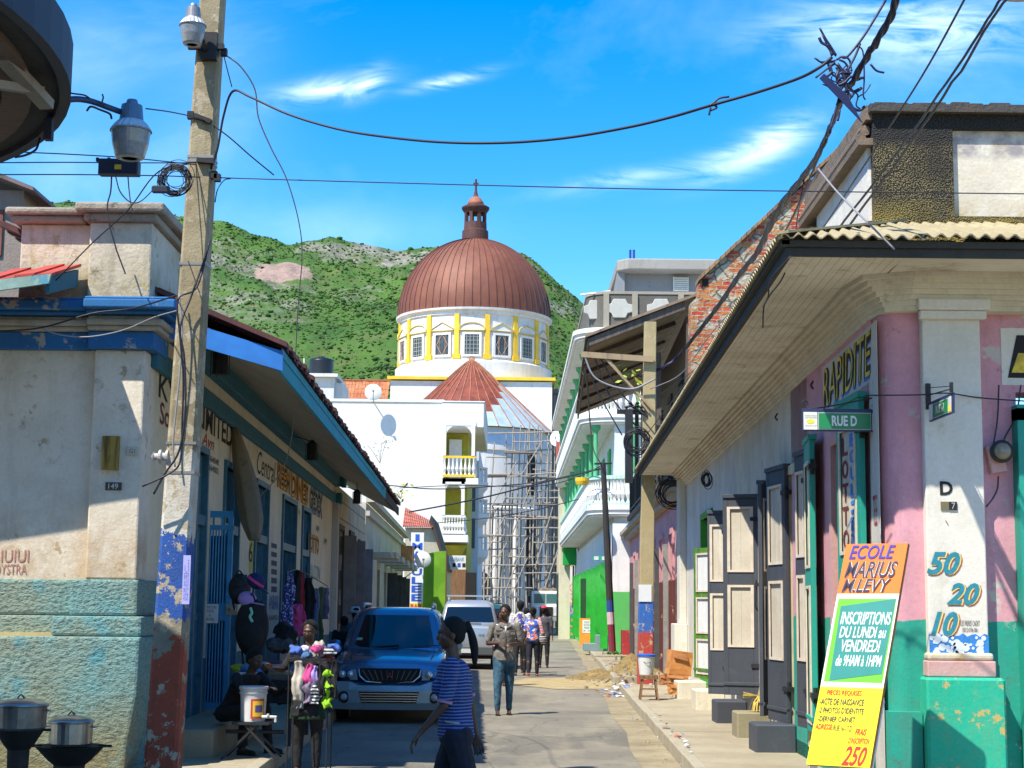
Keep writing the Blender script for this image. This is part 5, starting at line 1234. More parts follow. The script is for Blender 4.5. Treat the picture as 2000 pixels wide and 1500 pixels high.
# palm broom on the second block
P=G(1475,1441,.15); bx=P.x - .0; bY=P.y+.2; zb_=.451
t=thing('palm_broom','yellow palm leaf broom standing upside down on the step','broom',(W(1478,1390,bY).x,bY,zb_)); c=W(1483,1390,bY); c.z=zb_
mb=MB(); r_=random.Random(5)
for i in range(70):
    a=r_.uniform(0,2*pi); rr=r_.uniform(.05,.15); h_=r_.uniform(.14,.2)
    p0=c+Vector((.02*cos(a),.02*sin(a),h_)); p1=c+Vector((rr*.7*cos(a),rr*.7*sin(a),h_*.75)); p2=c+Vector((rr*cos(a),rr*sin(a),.01))
    s_=Vector((-sin(a),cos(a),0))*.008; mb.quad(p0 - s_,p0+s_,p1+s_,p1 - s_); mb.quad(p1 - s_,p1+s_,p2+s_*.5,p2 - s_*.5)
for i in range(8):a=r_.uniform(2.6,3.8); p0=c+Vector((0,0,.19)); p2=p0+Vector((.2*cos(a),.1*sin(a),r_.uniform(-.02,.05))); s_=Vector((0,0,.006)); mb.quad(p0 - s_,p0+s_,p2+s_,p2 - s_)
mb.build('straws',flat('straw',(.52,.38,.08),.8,0,.3,30),t)
mb=MB(); mb.tube([c+Vector((0,0,.17)),c+Vector((.05,.08,.45))],[.025,.006],6); mb.build('handle',woodm('handle_wood',(.35,.28,.12)),t)
# painted letters on the facade and pilaster
FP=frame((x2,Yw - .092,0),(1,0,0))
def pt(nm,body,mat,px0,px1,ptop,pbot,parent,dy=0.0,Y=Yw - .092,**k):
    a=W(px0,pbot,Y - dy); c=W(px1,pbot,Y - dy); d=W(px0,ptop,Y - dy)
    return text_mesh(nm,body,mat,parent,a,Vector((c.x - a.x,0,0)),Vector((0,0,d.z - a.z)),**k)
TB=flat('numeral_teal',(.02,.22,.30),.7,0,.2,30); ORO=flat('numeral_red',(.55,.08,.03),.7); OCR=flat('numeral_cream',(.7,.6,.2),.7)
for body,a,c,t0,t1 in (('50',1810,1876,1077,1122),('20',1849,1914,1138,1181),('10',1818,1872,1194,1242)):
    pt('numeral_edge',body,ORO,a+3,c+5,t0+2,t1+3,PIL,shear=.35,bold=.05)
    pt('numeral_edge',body,OCR,a+1,c+3,t0+1,t1+1.5,PIL,dy=.003,shear=.35,bold=.05)
    pt('numeral',body,TB,a,c,t0,t1,PIL,dy=.006,shear=.35,bold=.03)
pt('letter','D',BLK,1836,1861,940,967,PIL,bold=.03)
mb=MB(); a=W(1838,996,Yw - .1); c=W(1869,980,Yw - .1); mb.box(a.x,c.x,Yw - .1,Yw - .09,a.z,c.z); np_=mb.build('number_plate',flat('plate_olive',(.16,.14,.07),.6),PIL)
mb=MB(); mb.box((a.x+c.x)/2,c.x,Yw - .102,Yw - .1,a.z,c.z); mb.build('plate_half',BLK,np_); text_mesh('numeral','7',flat('ngrey',(.4,.4,.4),.7),np_,((a.x+c.x)/2+.02,Yw - .103,a.z+.008),(.03,0,0),(0,0,c.z - a.z - .016))
pt('signature','LES FRERES CADET',BLK,1876,1914,1212,1222,PIL,shear=.2); pt('signature','DECO:3706-5861',BLK,1880,1910,1226,1234,PIL); pt('mark','l',BLK,1846,1853,1016,1026,PIL,shear=-.5)
mb=MB(); r_=random.Random(8); zb2_=W(1850,1283,Yw - .1).z; zt2=W(1850,1240,Yw - .1).z
mb.prism([(x2+.001,Yw - .094,zb2_),(x3 - .001,Yw - .094,zb2_)]+[(x3 - .001 - (x3 - x2 - .002)*i/14,Yw - .094,zt2+.015*sin(i*2.3)) for i in range(15)],(0,.0035,0)); bb=mb.build('painted_foam',flat('foam_blue',(.03,.20,.55),.7,0,.2,20),PIL)
FW_=flat('foam_white',(.62,.68,.72),.7)
mb=MB()
for i in range(46):
    r0=r_.choice((.012,.02,.03)); x=r_.uniform(x2+r0,x3 - r0); z=r_.uniform(zb2_+r0,zt2 - r0*.5+.01)
    mb.prism([(x+r0*cos(2*pi*k/12),Yw - .0945 - .0004*(i%7),z+r0*sin(2*pi*k/12)) for k in range(12)],(0,-.0004,0))
mb.build('foam_bubbles',FW_,bb)
# RAPIDITE on the street facade
u0,z1_=ru(1608,738); u0b,z0_=ru(1608,812); u1_,z2_=ru(1706,685)
mb=MB(); zr0,zr1=3.62,4.10; mb.box(u1_,u0,.001,.004,zr0,zr1,RF); pn=mb.build('white_panel',plaster('panel_fac',(.62,.60,.55),dirt=(.3,.25,.2)),wpk)
print('rapid',u0,u1_,z1_,z0_,z2_)
for mt,off,bo,dd in ((flat('lett_blue',(.02,.15,.6),.7),.006,.04,.025),(BLK,.009,.05,0),(flat('lett_yel',(.6,.45,.05),.7,0,.5,9),.012,-.01,0)):
    A=RF @ Vector((u0 - .05+dd,off,zr0+.06 - dd)); U=(RF @ Vector((u1_+.05+dd,off,0))) - (RF @ Vector((u0 - .05+dd,off,0)))
    text_mesh('lettering','RAPIDITE',mt,wpk,A,U,(0,0,zr1 - zr0 - .1),bold=bo,shear=.15)
mb=MB(); mb.box(.06,.43,.002,.006,.3,4.1,RF); mb.build('white_strip',plaster('panel_fac',(.62,.60,.55)),wpk)
t_=RF @ Vector((.33,.008,2.4)); text_mesh('lettering','TELE',RED,wpk,t_,RF.to_3x3() @ Vector((-.16,0,0)),(0,0,.25))
# framed picture sign and meter on the cross-street wall
Yq2=Yw+.03
mb=MB(); a=W(1957,752,Yq2); c=W(2080,642,Yq2); mb.box(a.x,c.x,Yq2 - .004,Yq2 - .001,a.z,c.z); cw=[o for o in shop.children if o.name.startswith('cross_street_wall')][0]; pnl=mb.build('white_panel',PILW,cw)
mb=MB(); a=W(1968,738,Yq2); c=W(1985,655,Yq2); mb.prism([(a.x,Yq2 - .009,a.z),(a.x+.3,Yq2 - .009,a.z),(a.x+.3,Yq2 - .009,c.z),(c.x,Yq2 - .009,c.z)],(0,.004,0)); mb.build('painted_letter',BLK,pnl)
mb=MB(); a=W(1975,728,Yq2); c=W(1988,690,Yq2); mb.prism([(a.x,Yq2 - .012,a.z),(a.x+.3,Yq2 - .012,a.z),(a.x+.3,Yq2 - .012,c.z),(c.x,Yq2 - .012,c.z)],(0,.003,0)); mb.build('painted_letter_fill',flat('lett_yel',(.6,.45,.05)),pnl)
mt_=thing('electric_meter','round glass electricity meter on its box hanging by the green door','meter',W(1952,925,Yw))
c=W(1955,882,Yw - .08)
mb=MB(); a=W(1926,922,Yw); d=W(1958,880,Yw); mb.bbox_(a.x,d.x,Yw - .06,Yw+.03,a.z,d.z+.05,.01,Matrix.Translation(c) @ Matrix.Rotation(radians(-10),4,'Y') @ Matrix.Translation(-c)); mb.build('meter_box',PINKS,mt_)
M=Matrix.Translation(c) @ Matrix.Rotation(pi/2,4,'X'); mb=MB(M); mb.lathe([(.085,-.06),(.085,.01),(.095,.015),(.095,.03),(.07,.04)],(0,0,0),20); mb.build('meter_ring',IRON,mt_,fixn=True)
mb=MB(M); mb.lathe([(.07,.03),(.068,.06),(.05,.085),(.02,.095),(.001,.096)],(0,0,0),20); mb.build('meter_glass',flat('meter_glass',(.22,.20,.15),.12),mt_,smooth=True)
for pts,lab in (([(1951,752),(1948,820),(1938,880),(1934,900)],'thin black wire dropping straight to the electricity meter'),([(1994,752),(1985,810),(1965,850),(1955,872)],'thin black wire bending past the green door frame to the meter'),([(1950,930),(1948,955),(1938,975),(1926,990)],'loose wire tail hanging below the electricity meter')):
    mb=MB(); mb.tube(catmull([W(x,y,Yw - .03) for x,y in pts],5),.007,5); top(mb,'wire',CABLE,lab,'wire')
# green door at the right edge
dg=thing('green_door','mint green panelled door at the right edge beyond the pilaster','door',(x4+.6,Yw,.3))
M=frame((x4 - .02,Yw - .03,0),(1,0,0)); mb=MB(); mb.box(0,.12,-.1,.1,.3,3.35,M); mb.box(0,1.2,-.1,.1,3.25,3.38,M); mb.box(1.1,1.22,-.1,.1,.3,3.24,M); mb.build('frame',GRP,dg)
mb=MB(); mb.box(.121,1.09,-.03,.03,.3,3.24,M); mb.build('leaf',GRP,dg)
mb=MB(); mb.box(.18,.5,-.05,-.031,1.9,3.0,M); mb.box(.6,.98,-.05,-.031,1.9,3.0,M); mb.build('panel',PANW,dg)
mb=MB(); mb.box(.04,.09,-.13,-.1,1.92,2.02,M); mb.build('hinge',flat('hinge_red',(.2,.04,.03),.7),dg)

# ---- street name signs
GSN=flat('street_green',(.01,.22,.07),.4,0,.05,5); NAVY=flat('sign_navy',(.02,.03,.10),.5); SW=flat('sign_silver',(.62,.62,.60),.5)
Ysg=13.7; st=thing('street_sign','green street name sign reading RUE D on a scrolled iron bracket','street sign',W(1725,840,Ysg))
a=W(1567,842,Ysg); c=W(1725,800,Ysg); L_=c.x - a.x; Hh=c.z - a.z
mb=MB(); mb.box(a.x,c.x,Ysg - .02,Ysg+.02,a.z,c.z); pl=mb.build('plate',NAVY,st,bevel=.004)
mb=MB(); mb.box(a.x+L_*.19,a.x+L_*.84,Ysg - .024,Ysg - .02,a.z+Hh*.07,c.z - Hh*.17); mb.build('name_border',SW,pl)
mb=MB(); mb.box(a.x+L_*.197,a.x+L_*.833,Ysg - .028,Ysg - .024,a.z+Hh*.1,c.z - Hh*.2); mb.build('name_field',GSN,pl)
text_mesh('lettering','RUE D',flat('sign_letter',(.75,.77,.75),.5),pl,(a.x+L_*.355,Ysg - .029,a.z+Hh*.22),(L_*.31,0,0),(0,0,Hh*.47),bold=.035)
mb=MB(); mb.box(a.x+L_*.012,a.x+L_*.18,Ysg - .026,Ysg - .02,a.z+Hh*.06,c.z - Hh*.16); lp=mb.build('sponsor_plate',flat('sponsor_white',(.8,.8,.74),.5),pl)
mb=MB(); cx_=a.x+L_*.096; mb.prism([(cx_+L_*.05*cos(t),Ysg - .028,a.z+Hh*.42+Hh*.1*sin(t)) for t in [2*pi*k/16 for k in range(16)]],(0,.002,0)); mb.build('emblem',flat('emblem_yel',(.8,.7,.05),.6),lp)
text_mesh('small_text','FONDATION\nCAP-HAITIEN',flat('emb_text',(.15,.2,.12),.6),lp,(a.x+L_*.025,Ysg - .027,a.z+Hh*.56),(L_*.145,0,0),(0,0,Hh*.16)); text_mesh('small_text','VILLE DU CAP',flat('emb_text',(.15,.2,.12),.6),lp,(a.x+L_*.025,Ysg - .027,a.z+Hh*.2),(L_*.145,0,0),(0,0,Hh*.07))
mb=MB(); mb.box(a.x+L_*.855,a.x+L_*.985,Ysg - .026,Ysg - .02,a.z+Hh*.05,c.z - Hh*.19); rp_=mb.build('sponsor_plate',SW,pl)
mb=MB(); cx_=a.x+L_*.92; mb.prism([(cx_+L_*.045*cos(t),Ysg - .028,a.z+Hh*.24+Hh*.15*sin(t)) for t in [2*pi*k/16 for k in range(16)]],(0,.002,0)); mb.build('seal',flat('seal_olive',(.25,.28,.06),.6),rp_); text_mesh('small_text','MAIRIE\nDU CAP',flat('emb_text',(.15,.2,.12),.6),rp_,(a.x+L_*.865,Ysg - .027,a.z+Hh*.48),(L_*.11,0,0),(0,0,Hh*.26))
def px(l):return [W(x,y,Ysg) for x,y in l]
mb=MB(); mb.tube(catmull(px([(1578,792),(1576,784),(1570,783),(1566,790),(1571,798),(1582,799),(1640,790),(1707,777),(1720,781),(1724,794),(1718,801),(1708,799),(1704,792),(1707,786),(1713,788)]),5),.006,6)
mb.box(W(1722,0,Ysg).x,W(1727,0,Ysg).x,Ysg - .015,Ysg+.015,W(0,842,Ysg).z if False else a.z,W(1725,770,Ysg).z); mb.build('bracket',IRON,st)
Y17=Yw - .1; s17=thing('street_sign','small green street sign reading RUE 17 projecting from the white pilaster','street sign',W(1812,820,Y17))
A=W(1817,825,Y17 - .05); B=W(1860,806,Y17 - .7); At=W(1817,793,Y17 - .05); Bt=W(1860,766,Y17 - .7)
B.z=A.z - .02; Bt.z=At.z - .02
B=Vector((A.x+.02,Y17 - .7,A.z)); Bt=Vector((A.x+.02,Y17 - .7,At.z)); At=Vector((A.x,A.y,At.z))
print('17 sign',A,B,At)
Bp=W(1860,806,Y17 - .6); Bq=W(1860,764,Y17 - .6)
A=W(1815,824,Y17 - .06); At=W(1815,786,Y17 - .06); Bp.z += 0
U=Bp - A; V=At - A; nn_=U.cross(V).normalized()
mb=MB(); mb.prism([A,Bp,Bp+V,A+V],nn_*-.02); pl=mb.build('plate',NAVY,s17)
def sub(u0,v0,u1,v1,e):q_=nn_*e; return [A+U*u0+V*v0+q_,A+U*u1+V*v0+q_,A+U*u1+V*v1+q_,A+U*u0+V*v1+q_]
mb=MB(); mb.prism(sub(.19,.08,.84,.82,.002),nn_*.002); mb.build('name_border',SW,pl)
mb=MB(); mb.prism(sub(.2,.11,.83,.79,.004),nn_*.002); mb.build('name_field',GSN,pl)
text_mesh('lettering','RUE 17',SW,pl,A+U*.33+V*.24+nn_*.006,U*.36,V*.42,bold=.03)
mb=MB(); mb.prism(sub(.01,.05,.17,.85,.003),nn_*.002); mb.prism(sub(.86,.05,.98,.85,.003),nn_*.002); mb.build('sponsor_plate',SW,pl)
mb=MB(); mb.prism(sub(.87,.1,.97,.4,.006),nn_*.002); mb.build('seal',flat('emblem_yel',(.8,.7,.05),.6),pl)
a=W(1808,800,Y17); c=W(1818,750,Y17); mb=MB(); mb.box(a.x,a.x+.035,Y17 - .04,Y17 - .005,a.z,c.z); mb.bar(At+Vector((0,0,.06)),Bp+V+Vector((0,0,.03)),.008,.008); mb.bar(At+Vector((0,0,.12)),Bp+V+Vector((0,0,.05)),.006,.006); mb.box(Bp.x - .015,Bp.x+.01,Bp.y - .01,Bp.y+.01,(Bp+V).z,(Bp+V).z+.08); mb.build('bracket',IRON,s17)

# ---- leaning school board
A=W(1575,1493,12.3); B=W(1699,1500,12.05); Dt=W(1653,1063,12.6)
U=B - A; V=Dt - A
nn_=U.cross(V).normalized(); print('board',U.length,V.length,nn_,A)
sb=thing('school_board','tall orange green and yellow ECOLE signboard leaning against the pink corner','signboard',(A.x+.1,A.y,.15))
mb=MB(); mb.prism([A,A+U,A+U+V,A+V],nn_*-.045); mb.build('backing_board',woodm('board_wood',(.35,.14,.05),(.15,.06,.02)),sb)
def bf(u0,v0,u1,v1,e,nm,mat,par=sb,pts=None):
    ps=pts or [(u0,v0),(u1,v0),(u1,v1),(u0,v1)]
    mb=MB(); mb.prism([A+U*a+V*c+nn_*e for a,c in ps],nn_*.0015); return mb.build(nm,mat,par)
def vv(py):return (1493 - py)/(1493 - 1063)     # height on the board from photo rows
YELB=flat('board_yellow',(.85,.72,.01),.5,0,.06,3); ORGB=flat('board_orange',(.80,.17,.01),.5,0,.08,3); WB=flat('board_white',(.78,.76,.7),.6); GB=flat('board_green',(.12,.45,.02),.5,0,.08,3); TBb=flat('board_teal',(.01,.22,.20),.5,0,.12,4)
fy=bf(0,0,1,vv(1345),.001,'yellow_field',YELB); fw_=bf(0,vv(1345),1,vv(1163),.0012,'white_field',WB); fo=bf(0,vv(1163),1,1,.001,'orange_field',ORGB)
fg=bf(.04,vv(1335),.97,vv(1173),.003,'green_field',GB); ft=bf(0,0,0,0,.005,'teal_field',TBb,pts=[(.13,vv(1333)),(.94,vv(1318)),(.96,vv(1173)),(.10,vv(1188))])
def btx(body,u0,u1,p0,p1,mat,par,e=.007,**kw):return text_mesh('lettering',body,mat,par,A+U*u0+V*vv(p1)+nn_*e,U*(u1 - u0),V*(vv(p0) - vv(p1)),ext=.0008,**kw)
NVB=flat('lett_navy',(.03,.03,.35),.6); DKB=flat('lett_dark',(.03,.02,.06),.6); WL=flat('lett_white',(.82,.82,.8),.6); RL=flat('lett_red',(.65,.02,.02),.6)
btx('ECOLE',.09,.82,1066,1094,NVB,fo,bold=.015,shear=.2)
btx('MARIUS',.07,.90,1099,1131,WL,fo,bold=.03,shear=.25); btx('MARIUS',.07,.90,1099,1131,DKB,fo,e=.009,bold=.01,shear=.25)
btx('M.LEVY',.07,.84,1134,1160,WL,fo,bold=.03,shear=.25); btx('M.LEVY',.07,.84,1134,1160,DKB,fo,e=.009,bold=.01,shear=.25)
for body,u0,u1,a,c in (('INSCRIPTIONS',.14,.94,1199,1224),('DU LUNDI au',.16,.90,1228,1250),('VENDREDI',.22,.84,1254,1277),('de 9Hᴬᴹ à 1Hᴾᴹ',.18,.9,1283,1305)):
    btx(body.replace('ᴬᴹ','AM').replace('ᴾᴹ','PM'),u0,u1,a,c,WL,ft,bold=.012,shear=.1)
btx('PIECES REQUISES',.13,.68,1351,1362,RL,fy,bold=.01)
for body,u0,u1,a,c in (('-ACTE DE NAISSANCE',.04,.74,1367,1379),('-2 PHOTOS D\'IDENTITE',.04,.76,1384,1395),('-DERNIER CARNET',.06,.65,1401,1411)):btx(body,u0,u1,a,c,DKB,fy,bold=.005)
btx('ADRESSE:',.04,.32,1416,1426,RL,fy,bold=.01); btx('RUE 16-17 D',.33,.62,1417,1428,DKB,fy)
btx('FRAIS',.68,.86,1422,1434,RL,fy,shear=.3,bold=.01); btx("D'INSCRIPTION",.6,.93,1439,1450,RL,fy,shear=.2,bold=.01); btx('250',.55,.92,1455,1491,RL,fy,shear=.35,bold=.015)
mb=MB(); k_=(A.z - .14)/V.z; mb.bar(A+U*.06 - nn_*.07 - V*k_,A+U*.06+V*.3 - nn_*.07,.05,.04); mb.build('foot',WHITE,sb); mb=MB(); mb.bar(A+U*.94 - nn_*.07 - V*k_,A+U*.94+V*.3 - nn_*.07,.05,.04); mb.build('foot',WHITE,sb)

# ================================================================== RIGHT: houses beyond
# ---- brick house with gable, upper verandah roof
m,nt_,b=newmat('old_brick'); q=NB(nt_); b.inputs['Roughness'].default_value=.95
sx=q.n('ShaderNodeSeparateXYZ'); q.l(q.P(),sx.inputs[0]); cx=q.n('ShaderNodeCombineXYZ'); q.l(q.m('ADD',sx.outputs['X'],sx.outputs['Y']),cx.inputs[0]); q.l(sx.outputs['Z'],cx.inputs[1])
wn=q.n('ShaderNodeTexNoise'); wn.inputs['Scale'].default_value=3.5; wn.inputs['Detail'].default_value=4; q.l(q.P(),wn.inputs['Vector'])
vv_=q.mix(.10,cx.outputs[0],wn.outputs['Color'],'ADD')
br=q.n('ShaderNodeTexBrick'); q.l(vv_,br.inputs['Vector']); br.inputs['Scale'].default_value=1.0; br.inputs['Brick Width'].default_value=.27; br.inputs['Row Height'].default_value=.095; br.inputs['Mortar Size'].default_value=.012; br.inputs['Bias'].default_value=-.2
br.inputs['Color1'].default_value=(.46,.06,.025,1); br.inputs['Color2'].default_value=(.55,.27,.07,1); br.inputs['Mortar'].default_value=(.40,.33,.24,1)
st_=q.noise(2.2,5,.6,stretch=(1,1,1.6),off=(3,3,3)); vo=q.n('ShaderNodeTexVoronoi',feature='DISTANCE_TO_EDGE'); vo.inputs['Scale'].default_value=3.6; q.l(q.mix(.15,q.P(),wn.outputs['Color'],'ADD'),vo.inputs['Vector'])
stone=q.mix(q.ramp(vo.outputs['Distance'],.02,.10),(.12,.1,.08),q.mix(q.noise(9,5),(.3,.27,.22),(.62,.56,.42)))
zz=q.z(); rubble=q.ramp(q.m('ADD',st_,q.m('MULTIPLY',q.ramp(q.m('ABSOLUTE',q.m('SUBTRACT',sx.outputs['X'],4.9)),1.6,.3),.16)),.60,.65)
c=q.mix(rubble,br.outputs['Color'],stone); c=q.mix(q.ramp(q.noise(1.4,6,.7,off=(0,6,6)),.5,.7,0,.5),c,(.10,.06,.04))
q.l(c,b.inputs['Base Color']); q.bump(b,q.m('ADD',q.m('MULTIPLY',br.outputs['Fac'],-1.0),q.noise(14,6)),1.0,.05); BRICK=m
YG=34.6
bh=thing('brick_house','ruined brick and rubble gabled house with pink and brown painted ground floor','house',(4.2,38,0))
gpx=[(1349,760),(1349,592),(1362,580),(1368,548),(1400,510),(1430,482),(1500,422),(1560,372),(1620,318),(1662,268),(1680,263),(1700,285),(1760,420),(1900,640),(1900,760)]
mb=MB(); P_=[W(x,y,YG) for x,y in gpx]
# finely stepped broken edge
out_=[]
for i in range(len(P_)):
    a,c=P_[i],P_[(i+1)%len(P_)]; out_.append(a)
    if 2 <= i <= 9:
        nseg=max(2,int((c - a).length/.22))
        for j in range(1,nseg):
            out_.append(a.lerp(c,j/nseg)+Vector((rnd.uniform(-.03,.03),0,rnd.uniform(-.05,.05))))
mb.prism(out_,(0,.5,0)); mb.build('gable_wall',BRICK,bh)
mb=MB()
a,c=W(1365,548,YG - .1),W(1672,262,YG - .1)
for i in range(30):
    f=i/30; p=a.lerp(c,f); p2=a.lerp(c,f+.036); p.z += .0; mb.prism([p,p2+Vector((0,0,.0)),p2+Vector((0,0,.07+rnd.uniform(0,.03))),p+Vector((0,0,.09))],(0,.7,0))
mb.build('tile_coping',rustm('coping_tiles',(.2,.12,.07),(.32,.2,.1),(.07,.05,.03)),bh)
xw=W(1349,650,YG).x
mb=MB(); mb.box(W(1372,650,YG).x,W(1384,650,YG).x,YG - .01,YG+.02,W(0,545,YG).z,W(0,530,YG).z); mb.build('putlog_hole',DARKIN,bh)
BRN=plaster('pink_brown_wall',(.5,.3,.3),bands=[(0,(.13,.035,.03)),(2.35,(.66,.33,.35))],dirt=(.1,.05,.04),dirt_amt=.5,streak=.35,chips=.15,under=(.5,.36,.2),bump=.15,var=.2,edge=.12)
MR=frame((xR(34.6),34.6,0),(.025,1,0),(-1,.025,0))
opsb=[(1.6+3.2*i,2.7+3.2*i,.25,3.15) for i in range(6)]
mb=MB(); wall(mb,0.2,22.3,0,4.15,opsb,-.4,0,MR); mb.build('ground_wall',BRN,bh)
mb=MB(); mb.box(.2,22.3,.002,.2,4.0,4.15,MR); mb.box(.1,22.35,.002,.34,4.152,4.28,MR); mb.build('string_course',plaster('course_grey',(.42,.38,.32),dirt=(.12,.1,.08),dirt_amt=.7,bump=.4),bh)
for i,(a,c,z0,z1) in enumerate(opsb):
    mb=MB()
    for j in range(5):mb.box(a+(c - a)*j/5+.008,a+(c - a)*(j+1)/5 - .008,-.3,-.22,z0,z1,MR)
    d=mb.build('door',flat('door_brown',(.07,.045,.035),.8,0,.3,4),bh)
    mb=MB(); mb.prism([MR @ Vector(p) for p in ((c,.02,z0),(c+.1,.16,z0),(c+.16,.16,z0),(c+.06,.02,z0))],(0,0,z1 - z0)); mb.build('open_shutter',[flat('shut_grey',(.2,.19,.17),.8,0,.25,5),flat('shut_dark',(.05,.05,.05),.8,0,.2,5)][i%2],d)
    mb=MB(); mb.box(a - .12,a,.001,.05,z0,z1+.2,MR); mb.box(c,c+.12,.001,.05,z0,z1+.2,MR); mb.box(a - .12,c+.12,.001,.052,z1+.2,z1+.32,MR); mb.build('door_surround',BRN,d)
mb=MB(); mb.box(21.1,22.3,.003,.3,.14,.95,MR); mb.box(20.7,21.09,.003,.3,.14,.5,MR); mb.build('red_steps',plaster('red_paint',(.38,.03,.03),chips=.3,dirt_amt=.4),bh)
# upper floor behind verandah: dark shutters and posts
DKW2=woodm('weathered_wood',(.13,.10,.08),(.04,.035,.03))
mb=MB(); mb.box(.5,15,-.5,-.2,4.3,8.0,MR); mb.build('upper_wall',DKW2,bh)
for i in range(4):
    mb=MB(); u=1.2+i*3.4
    for j in range(12):mb.box(u,u+1.2,-.2,-.15,4.5+j*.2,4.5+j*.2+.14,MR)
    mb.build('shutter',flat('louvre_dark',(.045,.04,.035),.8,0,.3,5),bh)
mb=MB(); mb.box(.3,15,.001,.42,4.29,4.42,MR); mb.build('verandah_floor',DKW2,bh)
xo=W(1150,664,35.0).x; zo_=W(1150,664,35.0).z; xi=W(1338,592,35.0).x; zi_=W(1338,592,35.0).z; Yo=49.1
mb=MB(); sh=.025*14
for i in range(14):
    ya=35.0+i*1.0; yb=ya+.99
    mb.prism([(xo+.025*i,ya,zo_),(xi+.025*i,ya,zi_),(xi+.025*i,yb,zi_),(xo+.025*i,yb,zo_)],(0,0,.03))
mb.build('verandah_ceiling',plaster('old_boards',(.48,.42,.33),dirt=(.06,.05,.04),dirt_amt=1,streak=0,bump=.4,var=.4),bh)
mb=MB(); mb.prism([(xo - .08,34.9,zo_+.04),(xi+.3,34.9,zi_+.17),(xi+.3+sh,Yo,zi_+.17),(xo - .08+sh,Yo,zo_+.04)],(0,0,.06)); mb.build('verandah_roof',rustm('verandah_tin',(.2,.15,.11),(.28,.2,.13),(.07,.05,.04)),bh)
mb=MB(); mb.prism([(xo - .02,34.98,zo_ - .1),(xo+.02,34.98,zo_ - .1),(xo+.02+sh,Yo,zo_ - .1),(xo - .02+sh,Yo,zo_ - .1)],(0,0,.14)); mb.prism([(xo,34.96,zo_ - .14),(xi,34.96,zi_ - .14),(xi,34.96,zi_+.05),(xo,34.96,zo_+.03)],(0,.05,0))
for i in range(5):y=37.1+i*2.6; mb.bar((xo+.025*(i*2.6),y,zo_ - .06),(xi,y,zi_ - .06),.07,.1)
mb.build('verandah_beam',DKW2,bh)
for i in range(5):
    mb=MB(); Y=35.8+i*3.1; x=xR(Y) - .36; mb.box(x - .05,x+.05,Y - .05,Y+.05,4.42,7.3); 
    mb.build('verandah_post',DKW2,bh)
mb=MB(); x0_,x1_=xR(35.1) - .38,xR(48.6) - .38
for z in (5.35,4.55):mb.bar((x0_,35.1,z),(x1_,48.6,z),.04,.05)
for i in range(50):Y=35.2+i*.27; mb.box(xR(Y) - .39,xR(Y) - .37,Y - .01,Y+.01,4.42,5.35)
mb.build('iron_railing',IRON,bh)
leafy('hanging_plant','yellow green pot plant hanging beneath the old verandah roof',W(1241,740,35.3),42,.05,.17,LEAFY,up=.12)

# ---- green and white balcony house
YB0,YB1=57.0,91.0
gh=thing('balcony_house','green and white three storey house with curved balustraded balconies and green columns','house',(4.5,70,0))
xg=W(1196,1150,57).x
MG=frame((xg,YB0,0),(.0,1,0),(-1,0,0))
GW=plaster('balcony_white',(.80,.80,.78),dirt=(.35,.33,.28),dirt_amt=.3,streak=.25,scale=.5,bump=.08)
GRC=flat('column_green',(.08,.40,.18),.6,0,.1,3); GRD=flat('door_green',(.05,.48,.07),.6,0,.15,3); GRK=flat('deep_green',(.0,.30,.04),.6,0,.1,3)
Lh=YB1 - YB0
GBW=plaster('ground_banded',(.8,.8,.8),bands=[(0,(.10,.52,.12)),(2.25,(.80,.82,.82))],dirt=(.3,.3,.28),dirt_amt=.3,edge=.01)
og=[(2.4+3.6*i,3.7+3.6*i,.25,3.3) for i in range(8)]
mb=MB(); wall(mb,0,Lh,0,4.6,og,-.4,0,MG); mb.box(-.001,.4,-6,0,0,4.6,MG); gwl=mb.build('ground_wall',GBW,gh)
mb=MB(); zsl=[4.94,8.2,11.3]
mb.box(.5,Lh,-.45,-.1,4.6,11.25,MG); mb.box(.5,.9,-6,-.45,4.6,11.25,MG); mb.build('upper_wall',plaster('upper_pale',(.72,.74,.74),dirt=(.4,.4,.38),scale=.5),gh)
for i,(a,c,z0,z1) in enumerate(og):
    mb=MB(); mb.box(a,c,-.3,-.2,z0,z1,MG)
    for j in range(4):mb.box(a+.05,c - .05,-.2,-.17,z0+.1+j*.76,z0+.72+j*.76,MG)
    d=mb.build('door',GRD,gh)
    mb=MB(); mb.prism([MG @ Vector(p) for p in ((a,.02,z0),(a - .15,.3,z0),(a - .1,.3,z0),(a+.06,.02,z0))],(0,0,z1 - z0)); mb.build('open_leaf',GRD,d)
out0=xg - W(1143,1000,YB0).x; print('balcony reach',out0)
def balc(z,out_,th,near,arcs=14,r=1.2,inner=0.0):
    """rounded outline (u, v) of a balcony: near edge, rounded corner, street edge"""
    pts=[(near,-6.0),(near,out_ - r)]+[(near+r - r*cos(pi/2*i/arcs),out_ - r+r*sin(pi/2*i/arcs)) for i in range(1,arcs+1)]+[(Lh - 2,out_),(Lh - 2,-.05)]
    return pts
